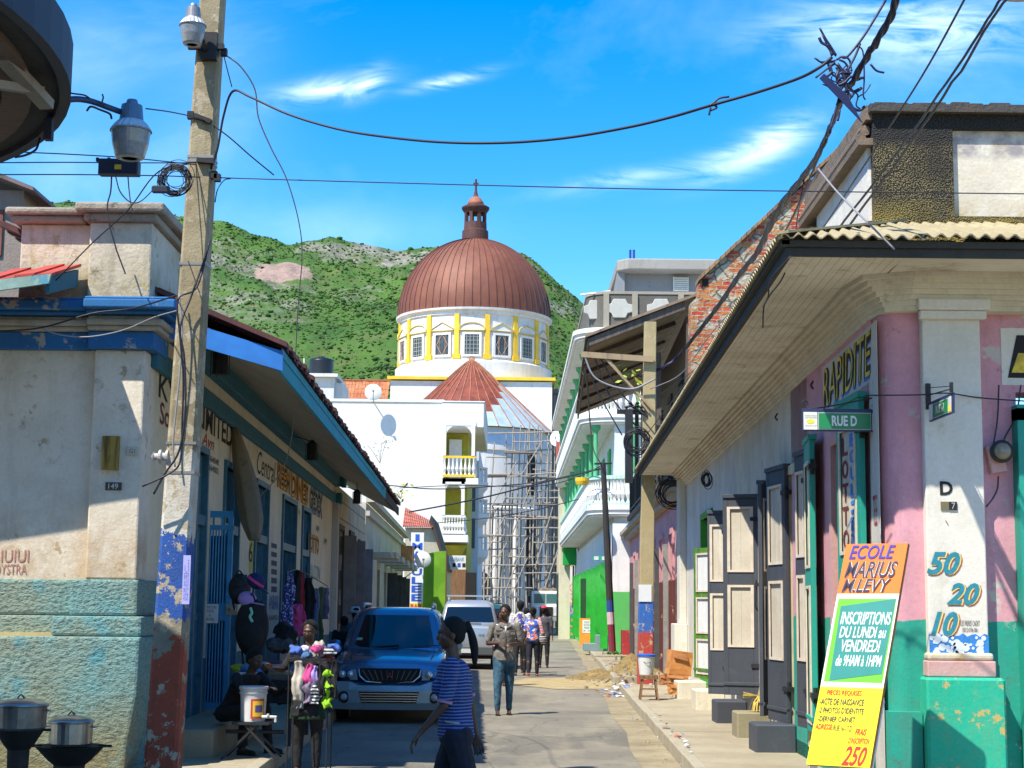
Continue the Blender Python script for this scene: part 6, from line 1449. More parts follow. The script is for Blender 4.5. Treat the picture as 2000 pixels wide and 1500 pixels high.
for fl,(z,out_,near,rl) in enumerate(((zsl[0],out0 - .1,0.0,True),(zsl[1],out0+.15,.3,True),(zsl[2],out0+.35,.6,False))):
    pts=balc(z,out_,.3,near); mb=MB(); mb.prism([MG @ Vector((u,v,z)) for u,v in pts+[(near,-6)]][:-1],(0,0,.14))
    p2=[(u+(.1 if u<3 else 0),v - .1) for u,v in pts]; mb.prism([MG @ Vector((u,v,z - .08)) for u,v in p2],(0,0,.078)); p3=[(u - .05,v+.05) for u,v in pts]; mb.prism([MG @ Vector((u,v,z+.142)) for u,v in p3],(0,0,.16))
    sl_=mb.build('balcony' if rl else 'roof_slab',GW,gh)
    if rl:
        path=[(near+.08,-6)]+[(u+.08 if u<3 else u,v - .08) for u,v in pts[1:-1]]; zb_=z+.302; zr=zb_+.92
        mb=MB(); P3=[MG @ Vector((u,v,0)) for u,v in path]
        def sweep(mb,P3,z0,z1,w_):
            for a,c in zip(P3[:-1],P3[1:]):
                d=(c - a).normalized(); nn=Vector((-d.y,d.x,0))*w_/2; mb.prism([a - nn+Vector((0,0,z0)),c - nn+Vector((0,0,z0)),c+nn+Vector((0,0,z0)),a+nn+Vector((0,0,z0))],(0,0,z1 - z0))
        sweep(mb,P3,zr,zr+.12,.2); sweep(mb,P3,zb_,zb_+.1,.18); mb.build('rail',GW if fl else flat('rail_mint',(.45,.75,.62),.6),sl_)
        mb=MB(); dist=0; tot=0
        for a,c in zip(P3[:-1],P3[1:]):
            L=(c - a).length; n=max(1,int(L/.24))
            for j in range(n):
                p=a.lerp(c,(j+.5)/n)
                if p.x>xg+5.0:continue
                baluster(mb,p.x,p.y,zb_+.1,zr,.075,6)
        mb.build('balusters',GW,sl_)
        # columns up to the next slab
        zn=zsl[fl+1] - .08
        for j in range(10):
            u=near+.9+j*3.4
            if u>Lh - 2.2:break
            mb=MB(); P=MG @ Vector((u,out_ - .3,0)); mb.lathe([(.17,zb_),(.17,zb_+.1),(.09,zb_+.15),(.075,zn - .3),(.09,zn - .25),(.18,zn - .12),(.18,zn)],(P.x,P.y,0),12); mb.build('column',GRC,gh,smooth=False)
        for j in range(2):
            mb=MB(); P=MG @ Vector((near+.35,out_ - 1.6 - j*2.1,0)); mb.lathe([(.17,zb_),(.17,zb_+.1),(.09,zb_+.15),(.075,zn - .3),(.18,zn - .12),(.18,zn)],(P.x,P.y,0),12); mb.build('column',GRC,gh)
        for j in range(7):
            mb=MB(); u=2.5+4*j; mb.box(u,u+1.3,-.1,-.04,zb_+.05,zb_+2.2,MG); mb.build('upper_door',GRK,gh)
mb=MB(); mb.box(.42,.5,-4.2,-.8,zsl[1]+.3,zsl[1]+2.4,MG); mb.build('upper_door',GRD,gh)
mb=MB(); mb.box(Lh - 3.2,Lh - 2.0,.003,out0 - .25,3.95,4.85,MG); mb.build('green_beam',GRK,gh)
mb=MB(); P=MG @ Vector((Lh - 1.9,out0 - .35,0)); mb.box(P.x - .3,P.x+.3,P.y,P.y+.5,0,11.35); mb.build('end_column',plaster('col_cream',(.66,.62,.46),dirt_amt=.3),gh)
# attic parapet with cross medallions
CM=plaster('attic_grey',(.13,.125,.11),dirt=(.05,.05,.045),dirt_amt=.6,bump=.9,streak=.3); CL=plaster('attic_frame',(.36,.33,.27),dirt=(.12,.11,.09),dirt_amt=.6,bump=.4); MD=plaster('medallion',(.52,.52,.49),dirt=(.25,.24,.2),dirt_amt=.6,bump=.4)
za,zb_=W(1200,630,YB0+1).z,W(1200,572,YB0+1).z; za=zsl[2]+.3; print('attic',za,zb_)
xA0=W(1147,600,YB0+.9).x; xA1=xg+6
rr=.9
mb=MB(); pts=[(xA1,YB0+.8,za),(xA0+rr,YB0+.8,za)]+[(xA0+rr - rr*sin(pi/2*i/8),YB0+.8+rr - rr*cos(pi/2*i/8),za) for i in range(1,9)]+[(xA0,YB1 - 3,za),(xA0+.3,YB1 - 3,za),(xA0+.3,YB0+1.8,za),(xA1,YB0+1.1,za)]
mb.prism(pts,(0,0,zb_ - za - .08)); mb.build('attic_parapet',CM,gh)
mb=MB(); mb.prism([(p[0] - .03,p[1] - .03,zb_ - .079) for p in pts],(0,0,.1))
for pxx in (1184,1240,1330):x=W(pxx,600,YB0+.8).x; mb.box(x - .1,x+.1,YB0+.73,YB0+.8,za,zb_ - .08)
mb.build('attic_frame',CL,gh)
for pxx,wv in ((1162,.28),(1210,.36),(1291,.36)):
    c=W(pxx,602,YB0+.75); s_=.30; k=wv/.36; Yv_=YB0+.74+(.25 if pxx==1162 else 0)
    pl_=[]
    for (ux,uz) in ((-.5,.2),(-.5,-.2),(-.3,-.28),(-.22,-.55),(.22,-.55),(.3,-.28),(.5,-.2),(.5,.2),(.3,.28),(.22,.55),(-.22,.55),(-.3,.28)):pl_.append((c.x+ux*k,Yv_ - (.0),c.z+uz*.62))
    mb=MB(); mb.prism(pl_,(0,.12,0)); mb.build('medallion',MD,gh,bevel=.02)
# top block
YT=62.5; xa_,xb_=W(1206,540,YT).x,W(1400,540,YT).x; z0=W(1300,570,YT).z; z1=W(1300,527,YT).z; z2=W(1300,505,YT).z
mb=MB(); mb.box(W(1222,550,YT).x,xb_,YT+.8,YT+6,z0 - 1.5,z1); mb.build('penthouse_wall',plaster('ph_bluegrey',(.24,.26,.29),dirt=(.12,.12,.13),dirt_amt=.6),gh)
mb=MB(); mb.prism([(xa_,YT+.4,z1),(xa_+.4,YT,z1),(xb_,YT,z1),(xb_,YT+7,z1),(xa_,YT+7,z1)],(0,0,z2 - z1)); mb.build('penthouse_slab',plaster('ph_slab',(.34,.33,.31),dirt=(.1,.1,.09),dirt_amt=.6,streak=.5),gh,bevel=.05)
mb=MB(); a,c=W(1315,568,YT+.7),W(1345,541,YT+.7); mb.box(a.x,c.x,YT+.7,YT+.79,a.z,c.z); ph=mb.build('louvre_window',WHITE,gh); mb=MB()
for j in range(7):z=a.z+(c.z - a.z)*(j+.5)/7; mb.box(a.x+.03,c.x - .03,YT+.66,YT+.7,z,z+.03)
mb.build('louvre_slat',flat('slat_grey',(.35,.4,.42),.6),ph)
mb=MB(); mb.prism([(xa_+.02,YT+.5,z1),(W(1222,550,YT).x,YT+.5,z1),(W(1222,0,YT).x,YT+.5,z0 - 1),(W(1190,570,YT).x,YT+.5,z0 - 1)],(0,.2,0)); mb.build('penthouse_fin',plaster('ph_bluegrey',(.24,.26,.29)),gh)
for i,pxx in enumerate((1231,1238)):
    mb=MB(); mb.tube([W(pxx,506,YT+.5),W(pxx,488,YT+.5)],.05,5); mb.build('rebar',flat('rebar_blue',(.02,.06,.3),.6),gh)
mb=MB(); c=W(1137,940,56); mb.lathe([(.20,-.12),(.24,.0),(.24,.12)],c,16); top(mb,'flower_pot',flat('pot_yellow',(.75,.45,.02),.6),'yellow pot hanging by the lower curved balcony','pot',fixn=True)
# timber clad tower bit between church and balcony house, with brick
Yt=150.0; tt=thing('timber_shed','grey timber clad upper storey between the church and the green balconies','shed',(W(1092,1000,Yt).x,Yt,0))
a,c=W(1076,800,Yt),W(1130,800,Yt)
mb=MB(); 
for i in range(10):x0=a.x+(c.x - a.x)*i/10; mb.box(x0,x0+(c.x - a.x)/10 - .03,Yt,Yt+3,0,W(0,745,Yt).z - rnd.uniform(0,.15))
mb.build('cladding',woodm('clad_grey',(.22,.21,.19),(.1,.1,.09)),tt); mb=MB(); mb.box(a.x,c.x,Yt - .05,Yt+.0,W(0,810,Yt).z,W(0,795,Yt).z); mb.box(a.x,c.x,Yt - .05,Yt,W(0,760,Yt).z,W(0,756,Yt).z); mb.build('batten',flat('batten',(.1,.1,.09),.8),tt)
Yt=125.0; th_=thing('far_house','narrow house with a rusty red roof edge beyond the scaffolding','house',(W(1100,1000,Yt).x,Yt,0))
a,c=W(1086,900,Yt),W(1135,900,Yt); mb=MB(); mb.box(a.x+.3,c.x,Yt,Yt+4,0,W(0,895,Yt).z); mb.build('wall',plaster('fh_cream',(.58,.55,.45),dirt_amt=.4),th_)
mb=MB(); mb.box(a.x,c.x,Yt - .4,Yt+.1,W(0,892,Yt).z,W(0,852,Yt).z); mb.build('roof',rustm('fh_red',(.4,.04,.05),(.5,.15,.1),(.15,.04,.03)),th_)
# patchy house projecting at the far right end, with green and blue dado
Yp=91.5; ph_=thing('patchy_house','pale house with peeling plaster and a green and blue painted base','house',(W(1115,1150,Yp).x,Yp,0))
a,c=W(1101,1150,Yp),W(1136,1150,Yp)
mb=MB(); wall(mb,a.x,c.x+1,0,W(0,1085,Yp).z+.8,[(W(1118,1150,Yp).x,W(1132,1150,Yp).x,1.6,4.0)],Yp,Yp+.3); mb.box(a.x,a.x+.3,Yp+.3,Yp+14,0,W(0,1085,Yp).z+.8)
mb.build('wall',plaster('patchy',(.74,.71,.64),bands=[(0,(.0,.36,.06)),(1.25,(.05,.25,.62)),(2.0,(.74,.71,.64))],chips=.6,under=(.55,.3,.12),dirt_amt=.5,edge=.1),ph_)
mb=MB(); mb.box(W(1118,0,Yp).x,W(1132,0,Yp).x,Yp+.31,Yp+.4,1.6,4.0); mb.build('window',DARKIN,ph_)
text_mesh('lettering','G',flat('patch_w',(.6,.65,.7),.7),ph_,(a.x+.5,Yp - .003,1.35),(.35,0,0),(0,0,.5),bold=.03)
# big dark green open door leaf facing us and orange board
Yd=70.5; a,c=W(1134,1150,Yd),W(1160,1150,Yd)
dl=thing('door_leaf','big dark green door leaf standing open across the far pavement','door',(a.x,Yd,.2))
mb=MB(); mb.box(a.x,c.x,Yd,Yd+.05,.25,W(0,1118,Yd).z); mb.build('leaf',flat('leaf_darkgreen',(.015,.07,.02),.7,0,.2,3),dl); mb=MB(); mb.box(a.x - .07,a.x - .001,Yd - .02,Yd+.06,.25,W(0,1116,Yd).z+.05); mb.build('edge',GRD,dl)
Yd=68.5; a,c=W(1132,1248,Yd),W(1160,1210,Yd)
ob=thing('orange_board','orange standing board with a white price notice on the far pavement','signboard',(a.x+.3,Yd,.15)); mb=MB(); mb.box(a.x,c.x,Yd,Yd+.04,.16,c.z+.05); mb.build('board',flat('orange_paint',(.8,.28,.03),.6,0,.1,3),ob)
mb=MB(); mb.box(a.x+.12,c.x - .12,Yd - .01,Yd - .001,c.z - .55,c.z - .02); pn_=mb.build('notice',WHITE,ob); text_mesh('lettering','EGLISE\nDE DIEU\nPRIERE\n8H - 12H',INK,pn_,(a.x+.16,Yd - .011,c.z - .5),(c.x - a.x - .32,0,0),(0,0,.43),align='CENTER')
mb=MB(); P=G(1160,1272,.15); mb.box(P.x - .35,P.x+.85,P.y,P.y+1.2,.15,.42); mb.box(P.x+.1,P.x+.9,P.y+.1,P.y+1.3,.42,.72); top(mb,'painted_steps',plaster('steps_bluegrey',(.2,.28,.3),dirt_amt=.4),'blue grey concrete steps beside the leaning dark pole','steps',bevel=.015)
st3=thing('street_sign','distant green street sign bracketed over the green doors','street sign',W(1170,1095,58)); a,c=W(1158,1095,58),W(1196,1086,58)
mb=MB(); mb.box(a.x,c.x,57.97,58.03,a.z,c.z); mb.build('plate',flat('sg3',(.02,.35,.2),.5),st3); mb=MB(); mb.box(a.x+.04,a.x+.2,57.95,57.969,a.z+.02,c.z - .02); mb.box(a.x+.32,c.x - .05,57.95,57.969,a.z+.02,c.z - .02); mb.build('text_plate',SW,st3)
mb=MB(); a,c=W(1152,600,70),W(1140,1,1) if False else W(1152,600,70); 
mb.tube([W(1134,576,58),W(1192,569,58)],.04,5); top(mb,'roof_pipe',WHITE,'white pipe sticking out from the grey attic parapet','pipe')
# ================================================================== POLES, LAMPS, WIRES
POLEC=plaster('pole_paint',(.4,.34,.22),bands=[(0,(.46,.085,.04)),(1.34,(.30,.27,.20)),(1.62,(.02,.10,.42)),(2.28,(.66,.62,.54)),(3.02,(.38,.32,.20))],dirt=(.06,.05,.04),dirt_amt=.8,chips=.45,under=(.40,.34,.24),streak=.5,bump=.4,edge=.22,scale=1.8,var=.35)
Yp0=14.2
def polebar(mb,px0,py0,px1,py1,Y,w0,w1,zb,zt,ch=.2,Y1=None):
    A=W(px0,py0,Y); B=W(px1,py1,Y1 or Y); d=(B - A)/(B.z - A.z)
    A0=A+d*(zb - A.z); B0=A+d*(zt - A.z); rings=[]
    for k in range(9):
        f=k/8; c=A0.lerp(B0,f); w=w0+(w1 - w0)*f; c_=w*(1 - ch); ring=[]
        for x,y in ((c_,-w),(w,-c_),(w,c_),(c_,w),(-c_,w),(-w,c_),(-w,-c_),(-c_,-w)):ring.append(c+Vector((x,y,0)))
        rings.append(ring)
    mb.loft(rings); return A0,B0
pl=thing('utility_pole','leaning concrete utility pole with peeling red blue and white paint at the left corner','utility pole',(-3.0,Yp0,.148))
mb=MB(); A0,B0=polebar(mb,318,1500,416,0,Yp0,.142,.10,.1,7.6); mb.build('shaft',POLEC,pl)
mb=MB()
for py in (297+15,320,520,868,925):
    f=(1500 - py)/1500; cx_=318+98*f; c=W(cx_,py,Yp0); w=.142 - .042*f+.006; mb.box(c.x - w,c.x+w,Yp0 - w,Yp0+w,c.z - .012,c.z+.012); mb.build('metal_band',flat('band_steel',(.3,.3,.3),.5,.7),pl); mb=MB()
mb=MB(); a,c=W(357,1180,Yp0 - .1),W(375,1085,Yp0 - .1); mb.box(a.x,c.x,Yp0 - .148,Yp0 - .140,a.z,c.z); nn=top(mb,'notice',flat('paper_lilac',(.42,.42,.8),.8),'narrow lilac paper notice stuck to the side of the concrete pole','notice')
text_mesh('text_lines','AVIS PUBLIC\nELECTRICITE\nCOUPURE DU\nCOURANT\nLUNDI 8H',flat('ink_violet',(.12,.1,.4),.8),nn,(a.x+.012,Yp0 - .1485,a.z+.03),(0,0,c.z - a.z - .06),(-(c.x - a.x - .024),0,0),ext=.001) if False else text_mesh('text_lines','AVIS PUBLIC\nCOUPURE\nDE COURANT',flat('ink_violet',(.12,.1,.4),.8),nn,(c.x - .012,Yp0 - .1485,a.z+.03),(0,0,c.z - a.z - .06),(-(c.x - a.x - .024),0,0),ext=.001)
mb=MB(); c=W(318,892,Yp0 - .1)
M=Matrix.Translation(c) @ Matrix.Rotation(radians(-90),4,'Y'); mb.M=M; mb.lathe([(.02,-.06),(.06,-.05),(.06,-.03),(.035,-.02),(.035,.0),(.06,.01),(.06,.03),(.03,.04),(.03,.07),(.045,.08),(.001,.10)],(0,0,0),16); mb.build('insulator',flat('porcelain',(.45,.43,.42),.3),pl,smooth=False,fixn=True)
mb=MB(); mb.M=None
c=W(408,100,Yp0); mb.box(c.x - .16,c.x+.16,c.y - .16,c.y - .11,c.z - .03,c.z+.02); mb.box(c.x - .04,c.x+.1,c.y - .17,c.y - .1,c.z - .13,c.z+.12); mb.build('clamp',IRON,pl); mb=MB(); mb.bar(W(380,226,Yp0 - .13),W(412,238,Yp0 - .13),.05,.04); mb.build('clamp',IRON,pl); mb=MB(); mb.bar(W(385,313,Yp0 - .14),W(418,316,Yp0 - .14),.06,.04); mb.build('clamp',IRON,pl)
for px,py in ((418,343),(424,348),(437,103),(372,226)):c=W(px,py,Yp0 - .1); mb=MB(); mb.box(c.x - .025,c.x+.03,c.y - .03,c.y+.03,c.z - .03,c.z+.035); mb.build('clamp',IRON,pl)

ALU=flat('lamp_grey',(.24,.25,.27),.45,.4,.15,12); ALUR=flat('lamp_collar',(.62,.62,.62),.35,.5); REFR=flat('lamp_refractor',(.22,.24,.26),.15,0,.2,30)
def lamp(t,c,r,H,dark=ALU):
    """c: centre top; r: collar radius; H: height"""
    z=lambda f:c.z - H*f
    mb=MB(); mb.lathe([(r*.25,z(-.08)),(r*.3,z(-.03)),(r*.30,z(0)),(r*.52,z(.02)),(r*.60,z(.28)),(r*.62,z(.30))],(c.x,c.y,0),24); mb.build('housing',dark,t,smooth=False,fixn=True)
    mb=MB(); prof=[]; vs=[]; n=72; fs=[]
    for j,(rr,zz) in enumerate(((.63,.30),(.80,.36),(.96,.44),(1.0,.47))):
        for k in range(n):a=2*pi*k/n; q_=rr*r*(1.035 if k%4<2 else .965 if j in (1,2) else 1); vs.append((c.x+q_*cos(a),c.y+q_*sin(a),z(zz)))
    for j in range(3):
        for k in range(n):l=(k+1)%n; fs.append((j*n+k,(j+1)*n+k,(j+1)*n+l,j*n+l))
    mb.add(vs,fs); mb.build('collar',ALUR,t,fixn=False)
    mb=MB(); mb.lathe([(r*1.04,z(.465)),(r*1.05,z(.49)),(r*.98,z(.50)),(r*.90,z(.72)),(r*.74,z(.93)),(r*.68,z(.96))],(c.x,c.y,0),32); mb.build('refractor',REFR,t,smooth=False,fixn=True)
    mb=MB(); mb.lathe([(r*.68,z(.96)),(r*.5,z(.985)),(r*.3,z(.93)),(.001,z(.92))],(c.x,c.y,0),24); mb.build('lens',flat('lamp_lens',(.45,.46,.44),.3),t,fixn=True)
c1=W(378,14,Yp0 - .35); sl=thing('street_lamp','grey bell shaped street lamp at the top of the concrete pole','street lamp',(c1.x,c1.y,W(378,95,Yp0 - .35).z))
lamp(sl,c1,26/228,(95 - 14)/228*1.0)
mb=MB(); mb.tube([W(396,80,Yp0 - .3),W(402,100,Yp0 - .15),W(406,118,Yp0 - .11)],.022,6); mb.build('arm',IRON,sl)
YL1=10.9; c2=W(258,204,YL1); s2=thing('street_lamp','large blue grey street lamp on a curved arm reaching from the round canopy','street lamp',(c2.x,c2.y,W(250,322,YL1).z))
lamp(s2,c2,40/(FPX/YL1),116/(FPX/YL1),flat('lamp_bluegrey',(.10,.17,.26),.4,.3,.15,10))
mb=MB(); pth=catmull([W(92,270,10.5),W(95,235,10.5),W(112,205,10.55),W(140,194,10.6),W(175,197,10.7),W(215,211,10.8),W(240,220,10.9)],6); mb.tube(pth,.021,10); mb.build('arm',flat('arm_blue',(.04,.06,.14),.5,.3),s2,smooth=True)
mb=MB(); mb.tube(catmull([W(137,176,10.6),W(139,182,10.6),W(165,186,10.65),W(180,195,10.7),W(205,205,10.75)],5),.006,5); mb.tube(catmull([W(170,216,10.7),W(178,208,10.65),W(195,214,10.7),W(214,222,10.8),W(218,232,10.8)],5),.008,5); mb.tube([W(198,205,10.7),W(202,190,10.7),W(200,184,10.7)],.006,5); mb.build('wire_tie',CABLE,s2)

# cables: (name, label, [(px, py, Y)...], radius, material)
WIRES=[
 ('cable','thick black cable drooping across the whole sky from the concrete pole',[(412,330,14.1),(425,290,14.05),(437,225,14),(455,178,13.9),(490,190,13.8),(560,222,13.6),(640,247,13.4),(720,263,13.2),(850,277,12.8),(980,279,12.5),(1100,270,12.2),(1220,250,11.9),(1310,229,11.7),(1385,207,11.5),(1480,180,11.3),(1560,153,11.1),(1600,132,11),(1625,112,11)],.011,0),
 ('cable','heavy twisted cable bundle falling from the top right towards the verandah roof',[(1760,-30,9.6),(1735,45,10),(1700,100,10.4),(1665,160,11),(1640,205,11.6),(1622,250,12.5),(1600,300,13.5),(1570,345,15),(1530,395,17),(1500,450,19),(1478,495,21),(1442,540,24),(1405,595,28),(1370,640,31),(1330,690,33.8),(1300,715,34.2),(1250,735,34.6)],[.018,.018,.018,.016,.014,.015,.018,.021,.025,.027,.028,.028,.030,.030,.026,.024,.022],0),
 ('cable','upper of the two parallel black wires running down from the top right corner',[(1985,-40,8.0),(1940,20,8.6),(1850,160,10.2),(1750,300,12.3),(1650,430,14.5),(1560,545,18),(1470,650,23),(1390,725,28),(1300,805,34)],[.0075,.008,.009,.010,.011,.012,.013,.015,.017],0),
 ('cable','lower of the two parallel black wires running down from the top right corner',[(1998,-40,7.8),(1950,20,8.4),(1860,162,10),(1760,305,12),(1662,436,14.2),(1575,550,17.5),(1485,660,22),(1400,742,27),(1290,826,34)],[.0075,.008,.009,.010,.011,.012,.013,.015,.017],0),
 ('cable','long thin straight wire crossing behind the church spire to the right parapet',[(425,347,14.1),(800,358,13.9),(1200,368,13.7),(1600,374,13.6),(2040,379,13.5)],.005,0),
 ('cable','topmost of the thin wires entering from the left below the round canopy',[(40,297,12.4),(150,302,12.8),(260,309,13.2),(385,322,14.1)],.005,0),
 ('cable','middle of the thin wires entering from the left below the round canopy',[(-20,318,12.5),(120,317,13),(260,318,13.5),(385,318,14.1)],.005,0),
 ('cable','lowest of the thin wires entering from the left below the round canopy',[(-20,341,12.4),(150,341,13),(300,343,13.6),(392,346,14.1)],.005,0),
 ('cable','thin wire passing the curved arm lamp to the pole and down to the right',[(285,212,12),(340,220,13),(395,234,14),(440,262,14.1),(490,305,14.2),(535,342,14.3)],.006,0),
 ('cable','slack pale twisted wire hanging from the pole top down to the barred windows',[(437,105,14.1),(470,130,14.2),(498,175,14.5),(505,230,15),(530,290,16),(560,350,17),(583,430,18),(590,500,19),(582,600,20),(578,680,21),(574,760,22),(570,850,23),(550,920,23.5),(505,972,24)],.007,1),
 ('cable','white electric lead looping beside the pole from cornice to insulator',[(350,575,14),(356,640,14),(352,720,14),(344,800,14),(338,870,14.0),(342,912,14.0)],.008,1),
 ('cable','black lead dropping along the pole to the loose ends near the number plate',[(410,470,14.05),(385,560,14),(348,585,13.95),(352,660,13.95),(358,740,13.95),(356,820,13.95),(352,900,13.95),(330,925,13.9),(278,950,13.9)],.009,0),
 ('cable','second black lead along the pole ending in a stub above the blue gate',[(402,500,14.05),(375,575,13.98),(352,640,13.9),(360,700,13.9),(362,800,13.9),(350,880,13.9),(322,925,13.9),(300,965,13.9)],.010,0),
 ('cable','black wire sagging across the blue cornice to the pole',[(-20,648,15.2),(80,640,15.2),(180,612,15.2),(260,602,15.1),(345,577,14.2)],.008,0),
 ('cable','pale wire sagging lowest across the blue cornice to the pole',[(60,632,15.3),(110,652,15.2),(170,658,15.2),(240,645,15.1),(300,620,14.8),(345,607,14.2)],.006,1),
 ('cable','wire curling from the parapet corner under the second lamp',[(105,552,15.2),(180,475,15),(250,410,14.6),(310,335,14.3),(385,318,14.1)],.006,0),
 ('cable','thin lead hanging from the black junction box to the old parapet',[(218,345,11.6),(216,375,12),(210,400,13),(212,430,14.5),(222,450,15.3)],.006,0),
 ('cable','looping lead between the junction box and the wire coil',[(226,345,11.6),(235,375,12),(255,395,12.6),(275,393,13.3),(300,370,13.8)],.005,0),
 ('cable','second looping lead from the junction box down over the parapet top',[(250,345,11.6),(252,370,12),(256,400,13.5),(262,420,15.2)],.005,0),
 ('cable','single thin wire curving off the pole beside the hillside',[(420,395,14.1),(425,370,14.0),(438,352,14.1),(450,349,14.2)],.005,0),
 ('cable','short twig like wire poking down from the pole top clamp',[(437,108,14.1),(445,140,14.1),(453,170,14.1)],.005,0),
 ('cable','curled black lead under the rim of the round canopy',[(78,270,10.4),(70,292,10.3),(50,303,10.2),(30,307,10.1)],.008,0),
 ('cable','thin wire strung over the street between the white house and the balconies',[(760,948,60),(850,955,60),(960,950,60),(1060,940,60),(1170,915,57)],.02,0),
 ('cable','drooping thicker wire strung over the street below the yellow balcony',[(800,1000,62),(880,985,60),(960,968,59),(1050,945,58),(1175,915,56.8)],.028,0),
 ('cable','faint wire over the street below the lower balcony of the white house',[(845,1022,65),(950,1012,62),(1050,995,60),(1130,975,58)],.015,0),
 ('cable','thin wire from the leaning dark post across to the roof of the balcony house',[(1178,908,56.5),(1120,935,58),(1040,950,60),(900,948,66),(780,953,70)],.015,0),
 ('cable','first of the dark wires slanting from the verandah corner to the coil',[(1140,690,34.2),(1165,760,34.2),(1215,850,34.1)],.014,0),
 ('cable','second of the dark wires slanting from the verandah to the coil',[(1158,690,34.2),(1190,770,34.2),(1245,835,34.1)],.016,0),
 ('cable','third of the dark wires slanting from the verandah to the concrete pole',[(1170,695,34.2),(1215,770,34.2),(1265,815,34.0)],.016,0),
 ('cable','pale wire slanting from the crossarm end down to the concrete pole',[(1140,692,34.1),(1165,740,34.1),(1230,760,34.1),(1280,740,34)],.02,1),
 ('cable','wavy lead dropping from the verandah edge to the leaning dark post',[(1142,710,34.3),(1148,760,38),(1152,820,44),(1160,880,52),(1175,908,56)],.02,0),
 ('cable','thin wire looping down from the bundle over the pink wall hooks',[(1570,350,15),(1558,420,15),(1550,480,13.5),(1530,540,13.2),(1505,575,13.3),(1492,600,13.5),(1490,640,13.6)],.006,0),
 ('cable','fine black wire running just outside the two parallel ones',[(1905,-40,8.6),(1800,150,10.6),(1690,320,13),(1590,470,16.5),(1500,590,21),(1400,690,28),(1290,770,34)],.007,0),
 ('cable','fine black wire hugging the dark fascia of the right eaves',[(1615,270,12.4),(1540,440,15),(1470,560,19),(1400,660,24),(1330,760,30),(1262,850,34)],.009,0),
 ('cable','grey wire sagging beneath the twisted bundle to the crossarm',[(1600,330,14),(1540,440,17),(1470,560,22),(1390,650,28),(1330,730,32),(1270,760,34.1)],.010,1),
 ('cable','stiff dark wire crossing the corrugated roof and hanging below the fascia',[(1490,600,13),(1500,580,12.6),(1506,545,12.5),(1545,500,12.4)],.006,0),
 ('cable','pale rod like wire lying diagonally across the corrugated roof',[(1598,330,13.5),(1640,380,13.0),(1700,440,12.4),(1747,487,12.3)],.008,1),
 ('cable','thin wire tacked along the pink corner past both street signs',[(1690,772,13.5),(1730,772,13.2),(1800,771,13.25),(1850,768,13.2),(1915,777,13.3),(2010,784,13.35)],.006,0),
]
rw2=random.Random(12)
for nm,lab,pts,r,k in WIRES:
    P=[W(*p) for p in pts]; n=6
    if isinstance(r,list):
        C_=catmull(P,n); R_=[]
        for i in range(len(r) - 1):R_ += [r[i]+(r[i+1] - r[i])*j/n for j in range(n)]
        R_.append(r[-1]); C_=[c+Vector((rw2.uniform(-1,1),0,rw2.uniform(-1,1)))*.006 for c in C_]
    else:C_=catmull(P,n); R_=r
    mb=MB(); mb.tube(C_,R_,6)
    if len(pts)==17:      # loose strands wrapped round the bundle
        for s_ in range(4):
            ph=s_*pi/2; Q=[]
            for i,c in enumerate(C_):a=ph+i*.55; Q.append(c+Vector((cos(a),0,sin(a)))*R_[i]*1.05)
            mb.tube(Q,[x*.45 for x in R_],5)
    top(mb,nm,[CABLE,CABLEL][k] if lab[:5] != 'heavy' else flat('cable_navy',(.012,.014,.05),.5),lab,'cable',smooth=True)
# crow's nest knot of wires
kc=W(1640,118,11); kt=thing('wire_knot','tangled knot of cut wires and a dark blade where the sky cables meet','wire tangle',kc)
mb=MB(); r_=random.Random(4)
for i in range(26):
    cx,cy=r_.choice(((1628,112),(1640,160),(1650,190),(1632,118))); P=[W(cx+r_.uniform(-8,8),cy+r_.uniform(-10,10),11)]
    a=r_.uniform(0,2*pi); L=r_.uniform(6,15)
    for j in range(4):a += r_.uniform(-1.2,1.2); p=(P[-1]); P.append(p+Vector((cos(a),r_.uniform(-.2,.2),sin(a)))*L/290)
    mb.tube(catmull(P,3),r_.choice((.005,.008,.011)),5)
for pts,r in (([(1633,108),(1622,90),(1612,75),(1601,55)],.008),([(1633,110),(1618,92),(1606,68)],.006),([(1632,118),(1610,124),(1591,113)],.007),([(1630,125),(1615,135),(1593,152)],.007),([(1700,125),(1712,138),(1727,142)],.008),([(1672,90),(1685,100),(1688,150),(1686,185),(1690,195)],.006),
               ([(1635,125),(1645,140),(1652,165),(1655,180)],.014),([(1655,175),(1675,185),(1672,205),(1680,213)],.006),([(1675,190),(1690,180),(1700,165)],.005),([(1640,215),(1638,228),(1636,236)],.009),([(1730,0),(1700,50),(1680,80),(1655,110),(1645,112)],.01),([(1680,85),(1670,110),(1650,150),(1635,205),(1620,260)],.009)):
    mb.tube(catmull([W(x,y,11) for x,y in pts],4),r,5)
mb.build('wires',flat('cable_navy',(.012,.014,.05),.5),kt,smooth=True)
mb=MB(); a,b_,c=W(1605,148,10.95),W(1650,192,10.95),W(1684,241,10.95); n=Vector((.018,0,.02))
mb.prism([a - n*.8,a+n*.9,b_+n*1.1,c+n*.2,b_ - n*1.1],(0,.012,0)); mb.build('blade',flat('blade_navy',(.015,.017,.07),.4),kt)
mb=MB()
for a_,pts in enumerate(([(1385,207),(1395,200),(1405,192),(1424,189)],[(1388,210),(1386,218),(1385,225)],[(1392,203),(1400,210),(1388,216)])):mb.tube(catmull([W(x,y,11.48) for x,y in pts],4),.008,5)
top(mb,'cable_splice',CABLE,'frayed splice on the drooping sky cable','cable splice',smooth=True)
